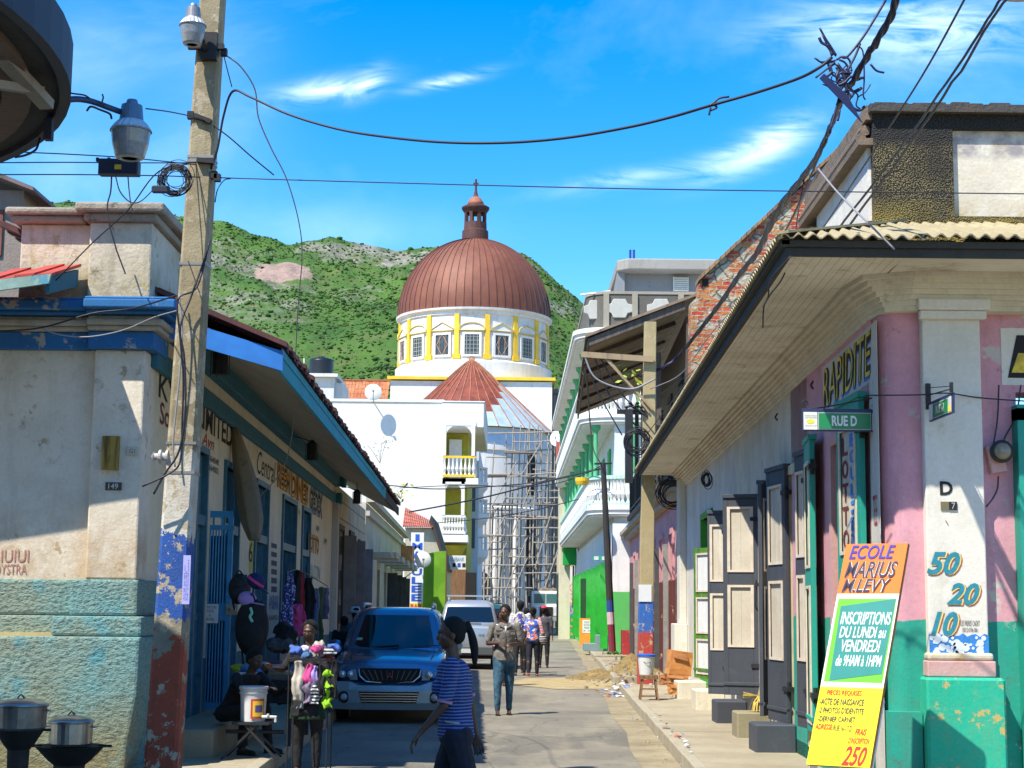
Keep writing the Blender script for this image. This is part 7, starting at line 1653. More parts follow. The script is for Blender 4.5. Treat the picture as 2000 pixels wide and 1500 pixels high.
# junction box, coils
jb=thing('junction_box','black junction box hanging on the thin wires under the large lamp','junction box',W(234,343,11.5))
mb=MB(); a,c=W(194,342,11.55),W(273,313,11.55); mb.bbox_(a.x,c.x,11.5,11.6,a.z,c.z,.008); mb.build('case',flat('box_navy',(.015,.02,.04),.5),jb)
mb=MB(); a,c=W(224,331,11.5),W(237,322,11.5); mb.box(a.x,c.x,11.49,11.4995,a.z,c.z); mb.build('label_sticker',flat('stick_yel',(.7,.45,.03),.6),jb)
mb=MB(); 
for x in (200,222):mb.box(W(x,0,11.5).x,W(x,0,11.5).x+.02,11.52,11.56,W(x,313,11.5).z,W(x,306,11.5).z)
mb.build('clip',IRON,jb)
def coil(name,label,px,py,Y,r,n,th,mat=CABLE,seed=1,tilt=.3,sq=1.0):
    r_=random.Random(seed); c=W(px,py,Y); mb=MB()
    for i in range(n):
        rr=r*r_.uniform(.62,1.05); ox,oz=r_.uniform(-.22,.22)*r,r_.uniform(-.22,.22)*r; ph=r_.uniform(0,6)
        P=[c+Vector((ox+rr*cos(a)*r_.uniform(.98,1.02)*sq,tilt*rr*sin(a+ph)*.3,oz+rr*sin(a))) for a in [2*pi*k/22 for k in range(23)]]
        mb.tube(P,th,5)
    return top(mb,name,mat,label,'wire coil',smooth=True)
coil('wire_coil','coil of black wire hanging on the concrete pole under the sky',342,350,13.7,34/233,22,.0035)
coil('wire_coil','large dark coil of cable at the concrete pole beneath the crossarm',1244,862,34.0,26/94,18,.010,seed=2)
coil('wire_coil','small coil of wire hooked on the cream wall under the eaves end',1380,938,24.5,15/130,9,.006,seed=3,sq=.6)
coil('wire_coil','tangled loops of cable in the gap beside the white end pilaster',1312,962,34.2,28/94,14,.008,seed=5)
mb=MB(); a=W(297,380,13.6); c=W(331,362,13.6); mb.bbox_(a.x,c.x,13.56,13.64,a.z+.02,c.z - .01,.01); top(mb,'splice_box',flat('box_navy',(.015,.02,.04),.5),'small dark splice box below the hanging wire coil','junction box')
for i,(px,py,Y) in enumerate(((1681,665,14.6),(1595,740,16.8),(1524,804,19.5))):
    mb=MB(); c=W(px,py,Y); mb.tube(catmull([c+Vector((.12,0,.02)),c,c+Vector((-.06,0,-.07)),c+Vector((.0,0,-.12)),c+Vector((.06,0,-.10))],5),.010,6)
    top(mb,'wall_hook',IRON,['iron hook under the cove nearest the pilaster','iron hook above the start of the RAPIDITE lettering','iron hook farthest along under the cove'][i],'hook','hooks under the eaves')
# concrete pole on the right with crossarm
Yr_=34.3; rp_=thing('utility_pole','square concrete utility pole with red and blue painted foot by the eaves end','utility pole',(W(1262,1300,Yr_).x,Yr_,.15))
mb=MB(); polebar(mb,1260,1290,1270,630,Yr_,.155,.125,.1,W(1270,630,Yr_).z,.1)
mb.build('shaft',plaster('pole2_paint',(.4,.34,.22),bands=[(0,(.42,.05,.035)),(1.22,(.02,.12,.45)),(1.85,(.42,.34,.18))],dirt=(.2,.16,.1),dirt_amt=.6,chips=.45,under=(.4,.33,.2),edge=.08,scale=1.3),rp_)
mb=MB(); mb.box(W(1246,0,Yr_).x,W(1270,0,Yr_).x,Yr_ - .17,Yr_ - .16,W(0,1162,Yr_).z,W(1260,1142,Yr_).z); mb.build('poster_scraps',PAPER,rp_)
mb=MB(); mb.bar(W(1135,692,34.1),W(1276,702,34.1),.06,.12); mb.bar(W(1180,697,34.12),W(1275,800,34.12),.04,.05); mb.bar(W(1186,697,34.14),W(1268,806,34.14),.03,.04); mb.build('crossarm',rustm('arm_rust',(.3,.22,.13),(.38,.28,.16),(.12,.09,.06)),rp_)
mb=MB(); mb.bar(W(1205,804,34.15),W(1262,806,34.15),.07,.09); mb.box(W(1222,0,34.1).x,W(1236,0,34.1).x,34.0,34.2,W(0,930,34.1).z,W(1230,800,34.1).z)
for i in range(5):c=W(1224+i*7,798 - (i%2)*8,34.1); mb.lathe([(.03,-.05),(.05,-.03),(.02,.0),(.05,.03),(.02,.06)],c,8)
mb.build('switch_gear',IRON,rp_)
# leaning dark timber post
Yd_=56.0; dp=thing('timber_post','dark leaning timber post with a blue and red painted foot on the far pavement','post',(W(1195,1270,Yd_).x,Yd_,.15))
mb=MB(); A=W(1196,1272,Yd_); B=W(1178,905,Yd_ - .6); mb.tube([A,A.lerp(B,.5),B],[.13,.12,.09],10)
mb.build('shaft',plaster('post_dark',(.03,.03,.03),bands=[(0,(.22,.02,.05)),(1.15,(.7,.5,.55)),(1.55,(.02,.06,.3)),(1.95,(.035,.03,.028))],dirt_amt=.3,edge=.02),dp)
mb=MB(); mb.bar(B+Vector((-.3,0,-.02)),B+Vector((.3,0,.0)),.05,.06); mb.build('crossarm',IRON,dp)
# lamp rim at the upper right corner
mb=MB(); c=W(1998,-22,8.5); mb.lathe([(.05,.12),(.17,.05),(.19,0),(.12,-.03),(.001,-.035)],c,28); t=thing('street_lamp','pale rim of a street lamp cut off by the upper right corner','street lamp',c); mb.build('housing',flat('lamp_pale',(.4,.4,.48),.4),t,smooth=True)
mb=MB(); mb.tube([c+Vector((0,0,.1)),c+Vector((.3,0,.3)),c+Vector((1.5,0,.35))],.02,8); mb.build('arm',IRON,t)

# ---- near left building with round canopy (only its canopy corner is in the frame)
nb=thing('canopy_building','tall dark building at the upper left with a rounded canopy seen from below','building',(-7,4,0))
NBW=plaster('near_wall',(.45,.42,.38),dirt=(.15,.12,.1),dirt_amt=.6)
mb=MB(); mb.box(-12,-3.62,-8,9.2,0,9.0); mb.box(-12,-3.25,-8,9.5,9.002,9.2); mb.build('wall',NBW,nb)  # unseen block, its height and roof overhang shaped to throw shade on the woman
zc_=4.9
p1_,p2_,p3_=G(128,150,4.87),G(103,252,4.87),G(4,312,4.87)
ax_,ay_,bx_,by_,cx_,cy_=p1_.x,p1_.y,p2_.x,p2_.y,p3_.x,p3_.y
d_=2*(ax_*(by_ - cy_)+bx_*(cy_ - ay_)+cx_*(ay_ - by_))
ccx=((ax_**2+ay_**2)*(by_ - cy_)+(bx_**2+by_**2)*(cy_ - ay_)+(cx_**2+cy_**2)*(ay_ - by_))/d_
ccy=((ax_**2+ay_**2)*(cx_ - bx_)+(bx_**2+by_**2)*(ax_ - cx_)+(cx_**2+cy_**2)*(bx_ - ax_))/d_
cr=sqrt((ax_ - ccx)**2+(ay_ - ccy)**2)
DKC=plaster('canopy_dark',(.05,.045,.04),dirt=(.02,.02,.02),dirt_amt=.6,bump=.5); DKC2=plaster('canopy_board',(.16,.11,.08),dirt=(.05,.03,.02),dirt_amt=.8,bump=.5,streak=0)
def disc_pts(r,n=40):
    pts=[(ccx+r*cos(a),ccy+r*sin(a)) for a in [-pi/2+(pi)*k/n for k in range(n+1)]]
    return [(-9,ccy - r)]+pts+[(-9,ccy+r)]
YA1=W(125,150,10.0)
mb=MB(); mb.prism([(x,y,zc_) for x,y in disc_pts(cr)],(0,0,.05)); mb.build('canopy_soffit',DKC,nb)
mb=MB()
pr=disc_pts(cr+.02); inn=disc_pts(cr - .05)
for i in range(len(pr) - 1):mb.prism([(pr[i][0],pr[i][1],zc_ - .04),(pr[i+1][0],pr[i+1][1],zc_ - .04),(inn[i+1][0],inn[i+1][1],zc_ - .04),(inn[i][0],inn[i][1],zc_ - .04)],(0,0,.3))
mb.build('canopy_rim',flat('rim_navy',(.02,.02,.035),.6),nb)
mb=MB()
for r0,r1,dz in ((cr - .22,cr - .40,.05),(cr - .50,cr - .62,.07)):
    A_,B_=disc_pts(r0),disc_pts(r1)
    for i in range(len(A_) - 1):mb.prism([(A_[i][0],A_[i][1],zc_ - dz),(A_[i+1][0],A_[i+1][1],zc_ - dz),(B_[i+1][0],B_[i+1][1],zc_ - dz),(B_[i][0],B_[i][1],zc_ - dz)],(0,0,dz - .001))
mb.build('canopy_board',DKC2,nb)
mb=MB(); mb.bar(W(-60,40,8.9) ,W(92,205,9.9),.09,.06); mb.bar(W(-40,160,9.3),W(80,178,9.8),.06,.05); mb.build('canopy_joist',plaster('joist_grey',(.34,.31,.27),dirt=(.12,.1,.08)),nb)
mb=MB(); mb.prism([(x,y,zc_+.27) for x,y in disc_pts(cr - .1)],(0,0,.08)); mb.build('canopy_roof',DKC,nb)
mb=MB(); a=W(96,255,10.4); mb.box(a.x - .03,a.x+.02,10.38,10.44,W(0,272,10.4).z,W(96,232,10.4).z); mb.build('arm_bracket',flat('rim_navy',(.02,.02,.035)),nb)
# ================================================================== VEHICLES
def carpaint(name,col,rough=.28,metal=.3):
    return flat(name,col,rough,metal,0,coat=.8)
def suv(name,label,cat,loc,rz,paint,trim,front=True,zs_=1.0,wide=.88,L=4.6,rack=False,grp=None):
    t=thing(name,label,cat,loc,grp); MT=Matrix.Translation(loc) @ Matrix.Rotation(rz,4,'Z') @ Matrix.Diagonal((wide/.88,1,zs_,1))
    def sec(y,hw,zb,zt,rnd_=.03):
        h=[(0,zb),(hw*.88,zb),(hw*.97,zb+.06),(hw,zb+.22),(hw*1.0,zt - .22),(hw*.975,zt - .08),(hw*.92,zt - .01),(hw*.8,zt+.012),(hw*.4,zt+.03),(0,zt+.036)]
        return [MT @ Vector((x,y,z)) for x,z in h]+[MT @ Vector((-x,y,z)) for x,z in h[-2:0:-1]]
    st=[(.0,.74,.44,.80),(.05,.81,.40,.845),(.18,.855,.36,.885),(.45,.875,.34,.93),(.9,.88,.33,.985),(1.25,.88,.33,1.02),(1.6,.88,.33,1.04),(L - .6,.88,.33,1.05),(L - .12,.86,.35,1.03),(L - .02,.83,.40,1.0),(L,.78,.45,.96)]
    mb=MB(); mb.loft([sec(*a) for a in st]); body=mb.build('body',paint,t,smooth=True)
    # greenhouse
    def ringz(z,hw,y0,y1,r=.14):
        pts=[]
        for cx,cy,a0 in ((hw - r,y0+r,-pi/2),(hw - r,y1 - r,0),(-hw+r,y1 - r,pi/2),(-hw+r,y0+r,pi)):
            for k in range(5):a=a0+pi/2*k/4; pts.append(MT @ Vector((cx+r*cos(a),cy+r*sin(a),z)))
        return pts
    mb=MB(); mb.loft([ringz(1.0,.80,1.12,L - .12),ringz(1.1,.795,1.30,L - .14),ringz(1.54,.675,1.95,L - .32),ringz(1.62,.62,2.08,L - .40,.2),ringz(1.665,.5,2.3,L - .6,.3),ringz(1.675,.3,2.6,L - .9,.28)]); mb.build('cabin',paint,t,smooth=True)
    def quadp(pts,off,nm,mat,th=.012):
        P=[MT @ Vector(p) for p in pts]; n=(P[1] - P[0]).cross(P[2] - P[0]).normalized(); ctr=MT @ Vector((0,L/2,1.0))
        if (P[0] - ctr).dot(n)<0:n=-n
        P=[p+n*off for p in P]; mb=MB(); mb.prism(P,n*-th); return mb.build(nm,mat,t,smooth=False)
    GL=MATS.get('car_glass') or emis_free_glass('car_glass',(.006,.01,.016),.04)
    def fw_pt(z):      # windscreen line
        f=(z - 1.10)/(1.54 - 1.10); return 1.30+.65*f,.795 - .12*f
    n_=8; rows=[]
    mb=MB()
    for i in range(5):
        z=1.06+(1.55 - 1.06)*i/4; y,hw=fw_pt(z); hw -= .075; row=[]
        for k in range(n_+1):x=-hw+2*hw*k/n_; row.append(MT @ Vector((x,y - .035+.05*(abs(x)/hw)**2.5,z)))
        rows.append(row)
    for i in range(4):
        for k in range(n_):mb.quad(rows[i][k],rows[i][k+1],rows[i+1][k+1],rows[i+1][k])
    mb.build('windscreen',GL,t,smooth=True)
    def rw(z):f=(z - 1.10)/.44; return L - .14 - .18*f,.795 - .12*f
    P=[]
    for z in (1.14,1.5):y,hw=rw(z); P.append((y,hw,z))
    (y0,h0,z0),(y1,h1,z1)=P
    quadp([(-h0+.1,y0+.0,z0),(h0 - .1,y0,z0),(h1 - .09,y1,z1),(-h1+.09,y1,z1)],.012,'rear_window',GL)
    for s in (-1,1):
        for ya,yb,ya2,yb2 in ((1.62,2.5,2.12,2.5),(2.58,3.4,2.58,3.4),(3.48,L - .34,3.48,L - .45)):
            quadp([(s*.79,ya,1.12),(s*.79,yb,1.12),(s*.685,yb2,1.51),(s*.685,ya2,1.51)],.012,'side_window',GL)
        M=MT @ Matrix.Translation((s*.95,1.62,1.08)); mb=MB(); mb.ell((0,0,0),.11,.06,.085,14,10,M); mb.bar(M @ Vector((0,0,-.02)),M @ Vector((-s*.16,.02,-.04)),.04,.04); mb.build('wing_mirror',paint,t,smooth=True)
        for yw in (.82,L - .95):
            mb=MB(MT @ Matrix.Translation((s*.875,yw,.36)) @ Matrix.Rotation(pi/2,4,'Y')); mb.lathe([(.40,-.03),(.43,.0),(.42,.025),(.38,.03)],(0,0,0),28); mb.build('wheel_arch',trim,t,fixn=True)
            mb=MB(MT @ Matrix.Translation((s*.76,yw,.355)) @ Matrix.Rotation(pi/2,4,'Y')); mb.lathe([(.24,-.12),(.33,-.12),(.355,-.09),(.355,.09),(.33,.12),(.24,.12)],(0,0,0),28); wv=mb.build('wheel',BLACK,t,fixn=True)
            mb=MB(MT @ Matrix.Translation((s*.76,yw,.355)) @ Matrix.Rotation(pi/2,4,'Y')); mb.lathe([(.235,-.1),(.235,.1),(.1,.11),(.04,.115)],(0,0,0),14); mb.build('rim',flat('rim_alloy',(.4,.41,.42),.35,.8),wv)
    if rack:
        for s in (-1,1):
            mb=MB(); mb.tube([MT @ Vector((s*.56,2.3,1.66)),MT @ Vector((s*.56,2.4,1.72)),MT @ Vector((s*.56,L - .6,1.72)),MT @ Vector((s*.56,L - .5,1.66))],.022,8); mb.build('roof_rail',flat('rail_silver',(.55,.56,.58),.35,.6),t)
        for y in (() if rack=='rails' else (L - .75,2.7)):mb=MB(); mb.bar(MT @ Vector((-.62,y,1.775)),MT @ Vector((.62,y,1.775)),.05,.035); mb.build('roof_bar',flat('rail_silver',(.55,.56,.58),.35,.6),t)
    mb=MB(); mb.loft([[MT @ Vector((x,y,z)) for x,z in ((-.7,.25),(.7,.25),(.7,.5),(-.7,.5))] for y in (.3,L - .3)]); mb.build('underbody',DARKIN,t)
    return t,MT
BLUEP=carpaint('car_blue',(.07,.17,.30),.22,.6); SILV=flat('car_trim_silver',(.28,.36,.40),.4,.4,.1,4); CHR=flat('chrome',(.5,.52,.55),.15,.9)
Ycar=24.3; Xcar=-1.74
car,MT=suv('parked_car','blue four wheel drive parked facing us beside the clothes stall','car',(Xcar,Ycar,0),radians(1.25),BLUEP,SILV,wide=.87,rack='rails')
def cp(nm,mat,parent=car,**k):return lambda mb:mb.build(nm,mat,parent,**k)
# front bumper: lofted bar with lower intake
mb=MB(); rings=[]
for k in range(13):
    x=-.89+1.78*k/12; yy=-.16+.14*(abs(x)/.89)**3
    c=.0 if abs(x)>.44 else -.0
    rings.append([MT @ Vector((x,yy+.02,.20)),MT @ Vector((x,yy - .015,.30)),MT @ Vector((x,yy - .02,.48)),MT @ Vector((x,yy+.02,.565+(.03 if abs(x)>.5 else -.02))),MT @ Vector((x,.2,.585+(.03 if abs(x)>.5 else -.02))),MT @ Vector((x,.25,.20))])
mb.loft(rings); bump=mb.build('front_bumper',SILV,car,smooth=False)
mb=MB(); mb.prism([MT @ Vector((x,-.185,z)) for x,z in ((-.40,.30),(.40,.30),(.44,.46),(-.44,.46))],MT.to_3x3() @ Vector((0,.05,0))); intake=mb.build('lower_intake',DARKIN,bump)
for i in range(4):mb=MB(); z=.325+i*.036; mb.bar(MT @ Vector((-.40 - .01*i,-.195,z)),MT @ Vector((.40+.01*i,-.195,z)),.012,.012); mb.build('chrome_bar',CHR,intake)
for s in (-1,1):
    M=MT @ Matrix.Translation((s*.66,-.115,.38)) @ Matrix.Rotation(pi/2,4,'X'); mb=MB(M); mb.lathe([(.085,-.06),(.085,.015),(.07,.02)],(0,0,0),20); fl=mb.build('fog_lamp',DARKIN,bump,fixn=True); mb=MB(M); mb.lathe([(.05,.0),(.05,.03),(.001,.04)],(0,0,0),16); mb.build('lens',flat('lens_clear',(.4,.42,.45),.1),fl,smooth=True)
    mb=MB(); mb.prism([MT @ Vector((s*x,y,z)) for x,y,z in ((.47,-.03,.62),(.80,.05,.63),(.82,.07,.76),(.50,-.02,.77))],MT.to_3x3() @ Vector((0,.08,0))); hl=mb.build('headlight',flat('headlight_clear',(.30,.34,.37),.08),car)
    for xx in (.58,.70):mb=MB(MT @ Matrix.Translation((s*xx,-.02+.05*(xx - .58)/.12,.70)) @ Matrix.Rotation(pi/2,4,'X')); mb.lathe([(.055,.0),(.05,.03),(.015,.045),(.001,.045)],(0,0,0),14); mb.build('bulb',flat('bulb_silver',(.7,.72,.74),.12,.6),hl,smooth=True)
mb=MB(); mb.prism([MT @ Vector((x,-.05,z)) for x,z in ((-.36,.58),(.36,.58),(.47,.66),(.47,.79),(-.47,.79),(-.47,.66))],MT.to_3x3() @ Vector((0,.06,0))); gr=mb.build('grille',DARKIN,car)
for s in (-1,1):
    mb=MB(); mb.tube([MT @ Vector(p) for p in ((s*.46,-.06,.785),(s*.44,-.07,.68),(s*.35,-.08,.60),(s*.12,-.085,.585))],.014,6); mb.build('grille_surround',CHR,gr,smooth=True)
for i in range(10):
    x=-.40+.8*i/9; mb=MB(); mb.bar(MT @ Vector((x*1.0,-.062,.76)),MT @ Vector((x*.75,-.062,.62)),.008,.012); mb.build('grille_bar',flat('grille_grey',(.12,.12,.13),.4,.5),gr)
for a in (90,210,330):
    r0=.045; c=Vector((0,-.075,.685)); d=Vector((cos(radians(a)),0,sin(radians(a)))); e=Vector((-d.z,0,d.x)); mb=MB(); mb.prism([MT @ (c+d*.004),MT @ (c+d*r0*.55+e*r0*.3),MT @ (c+d*r0*1.1),MT @ (c+d*r0*.55 - e*r0*.3)],MT.to_3x3() @ Vector((0,.01,0))); mb.build('emblem',flat('emblem_red',(.4,.03,.04),.4),gr)
mb=MB(); mb.prism([MT @ Vector((x,y,z)) for x,y,z in ((-.60,1.30,1.165),(-.51,1.30,1.165),(-.50,1.345,1.20),(-.585,1.345,1.20))],MT.to_3x3() @ Vector((0,-.004,.004))); mb.build('windscreen_sticker',flat('sticker',(.3,.42,.3),.6),car)
for x_ in (-.62,.62):mb=MB(); mb.tube([MT @ Vector((x_*f_,y,z)) for f_,y,z in ((.95,.2,.908),(1,.45,.958),(1.02,.9,1.012),(1,1.2,1.045))],.005,4); mb.build('bonnet_crease',BLACK,car)
for s in (-.35,.3):mb=MB(); mb.bar(MT @ Vector((s,1.21,1.075)),MT @ Vector((s+.42,1.245,1.10)),.015,.015); mb.build('wiper',BLACK,car)
# silver SUV seen from behind
SIL=carpaint('car_silver',(.42,.45,.47),.3,.5); DGT=flat('bumper_grey',(.08,.085,.09),.55)
s_loc=(-1.20,45.0,0)
c2_,M2=suv('parked_car','silver four wheel drive seen from behind with a roof rack','car',(s_loc[0] - .0,45.0+4.6,0),radians(181.2),SIL,DGT,zs_=1.12,rack=True)
def r2(x,y,z):return M2 @ Vector((x,4.6+y,z))
mb=MB(); mb.prism([r2(x,.03,z) for x,z in ((-.85,.34),(.85,.34),(.85,.56),(-.85,.56))],M2.to_3x3() @ Vector((0,-.25,0))); mb.build('rear_bumper',DGT,c2_,bevel=.03)
for s in (-1,1):mb=MB(); mb.prism([r2(s*x,.015,z) for x,z in ((.72,.62),(.84,.62),(.85,.95),(.74,.95))],M2.to_3x3() @ Vector((0,-.2,0))); mb.build('tail_light',flat('tail_red',(.35,.02,.02),.2),c2_)
mb=MB(); mb.prism([r2(x,.05,z) for x,z in ((-.2,.40),(.2,.40),(.2,.50),(-.2,.50))],M2.to_3x3() @ Vector((0,-.03,0))); mb.build('number_plate',flat('plate_w',(.6,.6,.58),.5),c2_)
mb=MB(); mb.bar(r2(-.3,-.10,1.16),r2(.15,-.10,1.17),.02,.02); mb.build('rear_wiper',BLACK,c2_)
text_mesh('badge','PATHWAY' if False else 'XE 4X4',flat('badge_dark',(.05,.05,.05),.5),c2_,r2(-.25,.012,.80),r2(-.75,.012,.80) - r2(-.25,.012,.80),(0,0,.06))
c3_,M3=suv('parked_car','dark green car mostly hidden beyond the silver one','car',(-1.02,60+4.6,0),radians(181.2),carpaint('car_dgreen',(.02,.10,.10)),DGT,zs_=1.08)
# fallen load bits beside the blue car: folded striped chairs on the bonnet line
# truck at the far end
Yt_=127.0; xt=W(1067,1200,Yt_).x
tk=thing('truck','white old long nosed truck facing us at the far end of the street','truck',(xt,Yt_,0))
TW=flat('truck_white',(.62,.63,.62),.45,0,.15,2)
def tb(nm,mat,x0,x1,y0,y1,z0,z1,bev=.06,par=None):mb=MB(); mb.box(xt+x0,xt+x1,Yt_+y0,Yt_+y1,z0,z1); return mb.build(nm,mat,par or tk,bevel=bev)
tb('bonnet',TW,-.85,.85,.15,1.7,.95,1.85,.12); cabx=tb('cab',TW,-1.1,1.1,1.705,3.4,.9,2.95,.15)
tb('windscreen',flat('truck_glass',(.05,.13,.13),.1),-.92,.92,1.66,1.70,2.0,2.72,.03,cabx)
mb=MB(); mb.box(xt - .02,xt+.02,Yt_+1.62,Yt_+1.66,2.0,2.72); mb.build('screen_divider',TW,cabx)
tb('grille',DARKIN,-.5,.5,.08,.15,1.0,1.72,.02); bmp=tb('front_bumper',flat('bump_grey',(.32,.33,.33),.5,.3),-1.22,1.22,-.1,.149,.62,.92,.03)
for s in (-1,1):
    tb('wing',TW,s*.85 if s>0 else -1.2,1.2 if s>0 else -.85,.3,1.5,1.0,1.42,.08)
    mb=MB(Matrix.Translation((xt+s*.92,Yt_+.28,1.2)) @ Matrix.Rotation(pi/2,4,'X')); mb.lathe([(.15,0),(.15,.06),(.1,.09),(.001,.1)],(0,0,0),16); mb.build('headlight',flat('headlight_glass',(.16,.19,.21),.08),tk,smooth=True)
    mb=MB(Matrix.Translation((xt+s*.95,Yt_+.9,.5)) @ Matrix.Rotation(pi/2,4,'Y')); mb.lathe([(.28,-.14),(.5,-.14),(.5,.14),(.28,.14),(.1,.1)],(0,0,0),20); mb.build('wheel',BLACK,tk,fixn=True)
    mb=MB(); mb.bar((xt+s*1.3,Yt_+1.8,2.0),(xt+s*1.3,Yt_+1.8,2.55),.18,.06); mb.bar((xt+s*1.1,Yt_+1.8,2.1),(xt+s*1.3,Yt_+1.8,2.2),.04,.04); mb.build('wing_mirror',BLACK,tk)
tb('load_bed',flat('bed_grey',(.25,.24,.22),.8,0,.3,2),-1.2,1.2,3.45,8.5,1.2,2.6,.03)
mb=MB()
for i in range(9):mb.ell((xt - .9+i*.22,Yt_+3.9+(i%3)*.4,2.62+(i%2)*.2),.4,.5,.42,10,6)
mb.build('load_heap',flat('load_brown',(.15,.11,.07),.9,0,.5,3),tk,smooth=True)

# ================================================================== PEOPLE
def crumple(me,amp,fr,seed=0):
    for v in me.vertices:n_=noise.noise_vector(v.co*fr+Vector((seed,0,0))); v.co += n_*amp+noise.noise_vector(v.co*fr*2.6)*amp*.45
    return me
def remesh(mb,voxel,smooth_it=3,dec=None):
    me=bpy.data.meshes.new('tmp'); me.from_pydata([tuple(v) for v in mb.v],[],mb.f); me.update()
    bm=bmesh.new(); bm.from_mesh(me); bmesh.ops.recalc_face_normals(bm,faces=bm.faces); bm.to_mesh(me); bm.free()
    o=bpy.data.objects.new('tmp',me); COL.objects.link(o)
    r=o.modifiers.new('r','REMESH'); r.mode='VOXEL'; r.voxel_size=voxel; r.use_smooth_shade=True
    s=o.modifiers.new('s','SMOOTH'); s.factor=.5; s.iterations=smooth_it
    dg=bpy.context.evaluated_depsgraph_get(); out_=bpy.data.meshes.new_from_object(o.evaluated_get(dg)); bpy.data.objects.remove(o); bpy.data.meshes.remove(me)
    return out_
def place_mesh(name,me,mat,parent):
    me.materials.clear(); me.materials.append(mat); me.name=name
    me.polygons.foreach_set('use_smooth',[True]*len(me.polygons))
    o=bpy.data.objects.new(name,me); COL.objects.link(o); o.parent=parent; WLOC[o.name]=WLOC[parent.name]; return o
def cap(mb,a,b,ra,rb,n=12,flatx=1.0):      # tapered capsule
    a,b=Vector(a),Vector(b); d=b - a; L=d.length; d.normalize(); x=d.orthogonal().normalized(); y=d.cross(x); rings=[]
    for k in range(1,5):an=pi/2*k/4; rings.append([a - d*ra*cos(an)+(x*cos(t)+y*sin(t))*ra*sin(an) for t in [2*pi*i/n for i in range(n)]])
    for k in range(4):an=pi/2*k/4; rings.append([b+d*rb*sin(an)+(x*cos(t)+y*sin(t))*rb*cos(an) for t in [2*pi*i/n for i in range(n)]])
    mb.loft(rings)
def torso(mb,rows,n=20):     # rows: (centre Vector, rx, ry)
    mb.loft([[Vector(c)+Vector((rx*cos(t),ry*sin(t),0)) for t in [2*pi*i/n for i in range(n)]] for c,rx,ry in rows])
SKIN=flat('skin_dark',(.075,.036,.022),.5,0,.12,30); HAIR=flat('hair_black',(.005,.0045,.0045),.95,0,.3,60); EYEW=flat('eye_white',(.22,.2,.18),.4)
def person(label,loc,rz,H=1.7,fem=False,legs=None,arms=None,head=(0,0),lean=(0,0),shirt=None,sleeves='short',pants=None,pants_len='long',shoes=None,hair='short',voxel=.011,skirt=None,hairmat=None,hat=None,fingers=True,group=None,seated=False,hips_z=None):
    """local frame: +X is the person's left ... faces -Y. legs: ((thigh_dir, shin_dir) left, right); arms likewise"""
    t=thing('person',label,'person',loc,group,rz=rz)
    WL0=Vector((0,0,0)); WLOC[t.name]=WL0      # parts are built in local space
    hz=hips_z or .525*H; lx,ly=lean
    def up(v):return Vector(v)
    pel=Vector((0,0,hz)); sp=Vector((lx,ly,1)).normalized(); fwd=Vector((0,-1,0))
    chest=pel+sp*.20*H; sho=pel+sp*.285*H; neck=pel+sp*.315*H; hd=neck+sp*.035*H+Vector((0,-.008*H,.055*H))
    sw=(.098 if fem else .112)*H; hw=(.055 if fem else .05)*H
    legs=legs or (((.04,0,-1),(0,.02,-1)),((-.04,0,-1),(0,.02,-1))); arms=arms or (((.15,0,-1),(.05,-.15,-1)),((-.15,0,-1),(-.05,-.15,-1)))
    J={}
    for s,(th,shn),k in ((1,legs[0],'L'),(-1,legs[1],'R')):
        h=pel+Vector((s*hw,0,-.01*H)); kn=h+Vector(th).normalized()*.245*H; an=kn+Vector(shn).normalized()*.235*H; J['hip'+k],J['knee'+k],J['ank'+k]=h,kn,an
    for s,(ua,fa),k in ((1,arms[0],'L'),(-1,arms[1],'R')):
        a=sho+Vector((s*sw,0,0)); e=a+Vector(ua).normalized()*.165*H; w_=e+Vector(fa).normalized()*.145*H; J['sh'+k],J['el'+k],J['wr'+k]=a,e,w_; J['fd'+k]=Vector(fa).normalized()
    f=1.0 if not fem else .92
    b=MB()
    torso(b,[(pel+Vector((0,0,-.045*H)),.05*H,.045*H),(pel+Vector((0,0,-.02*H)),.092*H,.062*H),(pel+sp*.04*H,.09*H*(1.04 if fem else 1),.062*H),(pel+sp*.10*H,.074*H,.052*H),(chest - sp*.03*H,.086*H,.06*H),(chest+sp*.03*H,.094*H,.064*H),(sho,.085*H,.05*H),(sho+sp*.022*H,.04*H,.036*H)])
    cap(b,sho+Vector((0,0,-.005*H)),hd - Vector((0,0,.02*H)),.032*H*f,.029*H*f)
    hr,ht=head; HM=Matrix.Translation(hd) @ Matrix.Rotation(radians(hr),4,'Z') @ Matrix.Rotation(radians(ht),4,'X')
    def hp(x,y,z):return HM @ Vector((x*H,y*H,z*H))
    h2=MB(HM); h2.ell((0,.008*H,.018*H),.044*H,.053*H,.052*H,16,12); h2.ell((0,-.012*H,-.012*H),.036*H,.040*H,.048*H,14,10); h2.ell((0,-.028*H,-.040*H),.020*H,.019*H,.017*H,10,8); h2.ell((0,-.010*H,-.030*H),.034*H,.036*H,.024*H,12,8)
    h2.ell((0,-.054*H,-.008*H),.0085*H,.011*H,.009*H,10,8); h2.ell((0,-.049*H,.003*H),.006*H,.008*H,.014*H,8,6); h2.ell((0,-.050*H,-.0235*H),.013*H,.0065*H,.004*H,10,6); h2.ell((0,-.049*H,-.0295*H),.012*H,.0065*H,.0045*H,10,6)
    h2.ell((0,-.044*H,.021*H),.03*H,.01*H,.006*H,10,6)
    for s in (-1,1):h2.ell((s*.0435*H,.006*H,-.004*H),.006*H,.011*H,.017*H,8,6); h2.ell((s*.024*H,-.035*H,-.006*H),.012*H,.012*H,.012*H,8,6)
    b.add(h2.v,h2.f,Matrix.Identity(4))
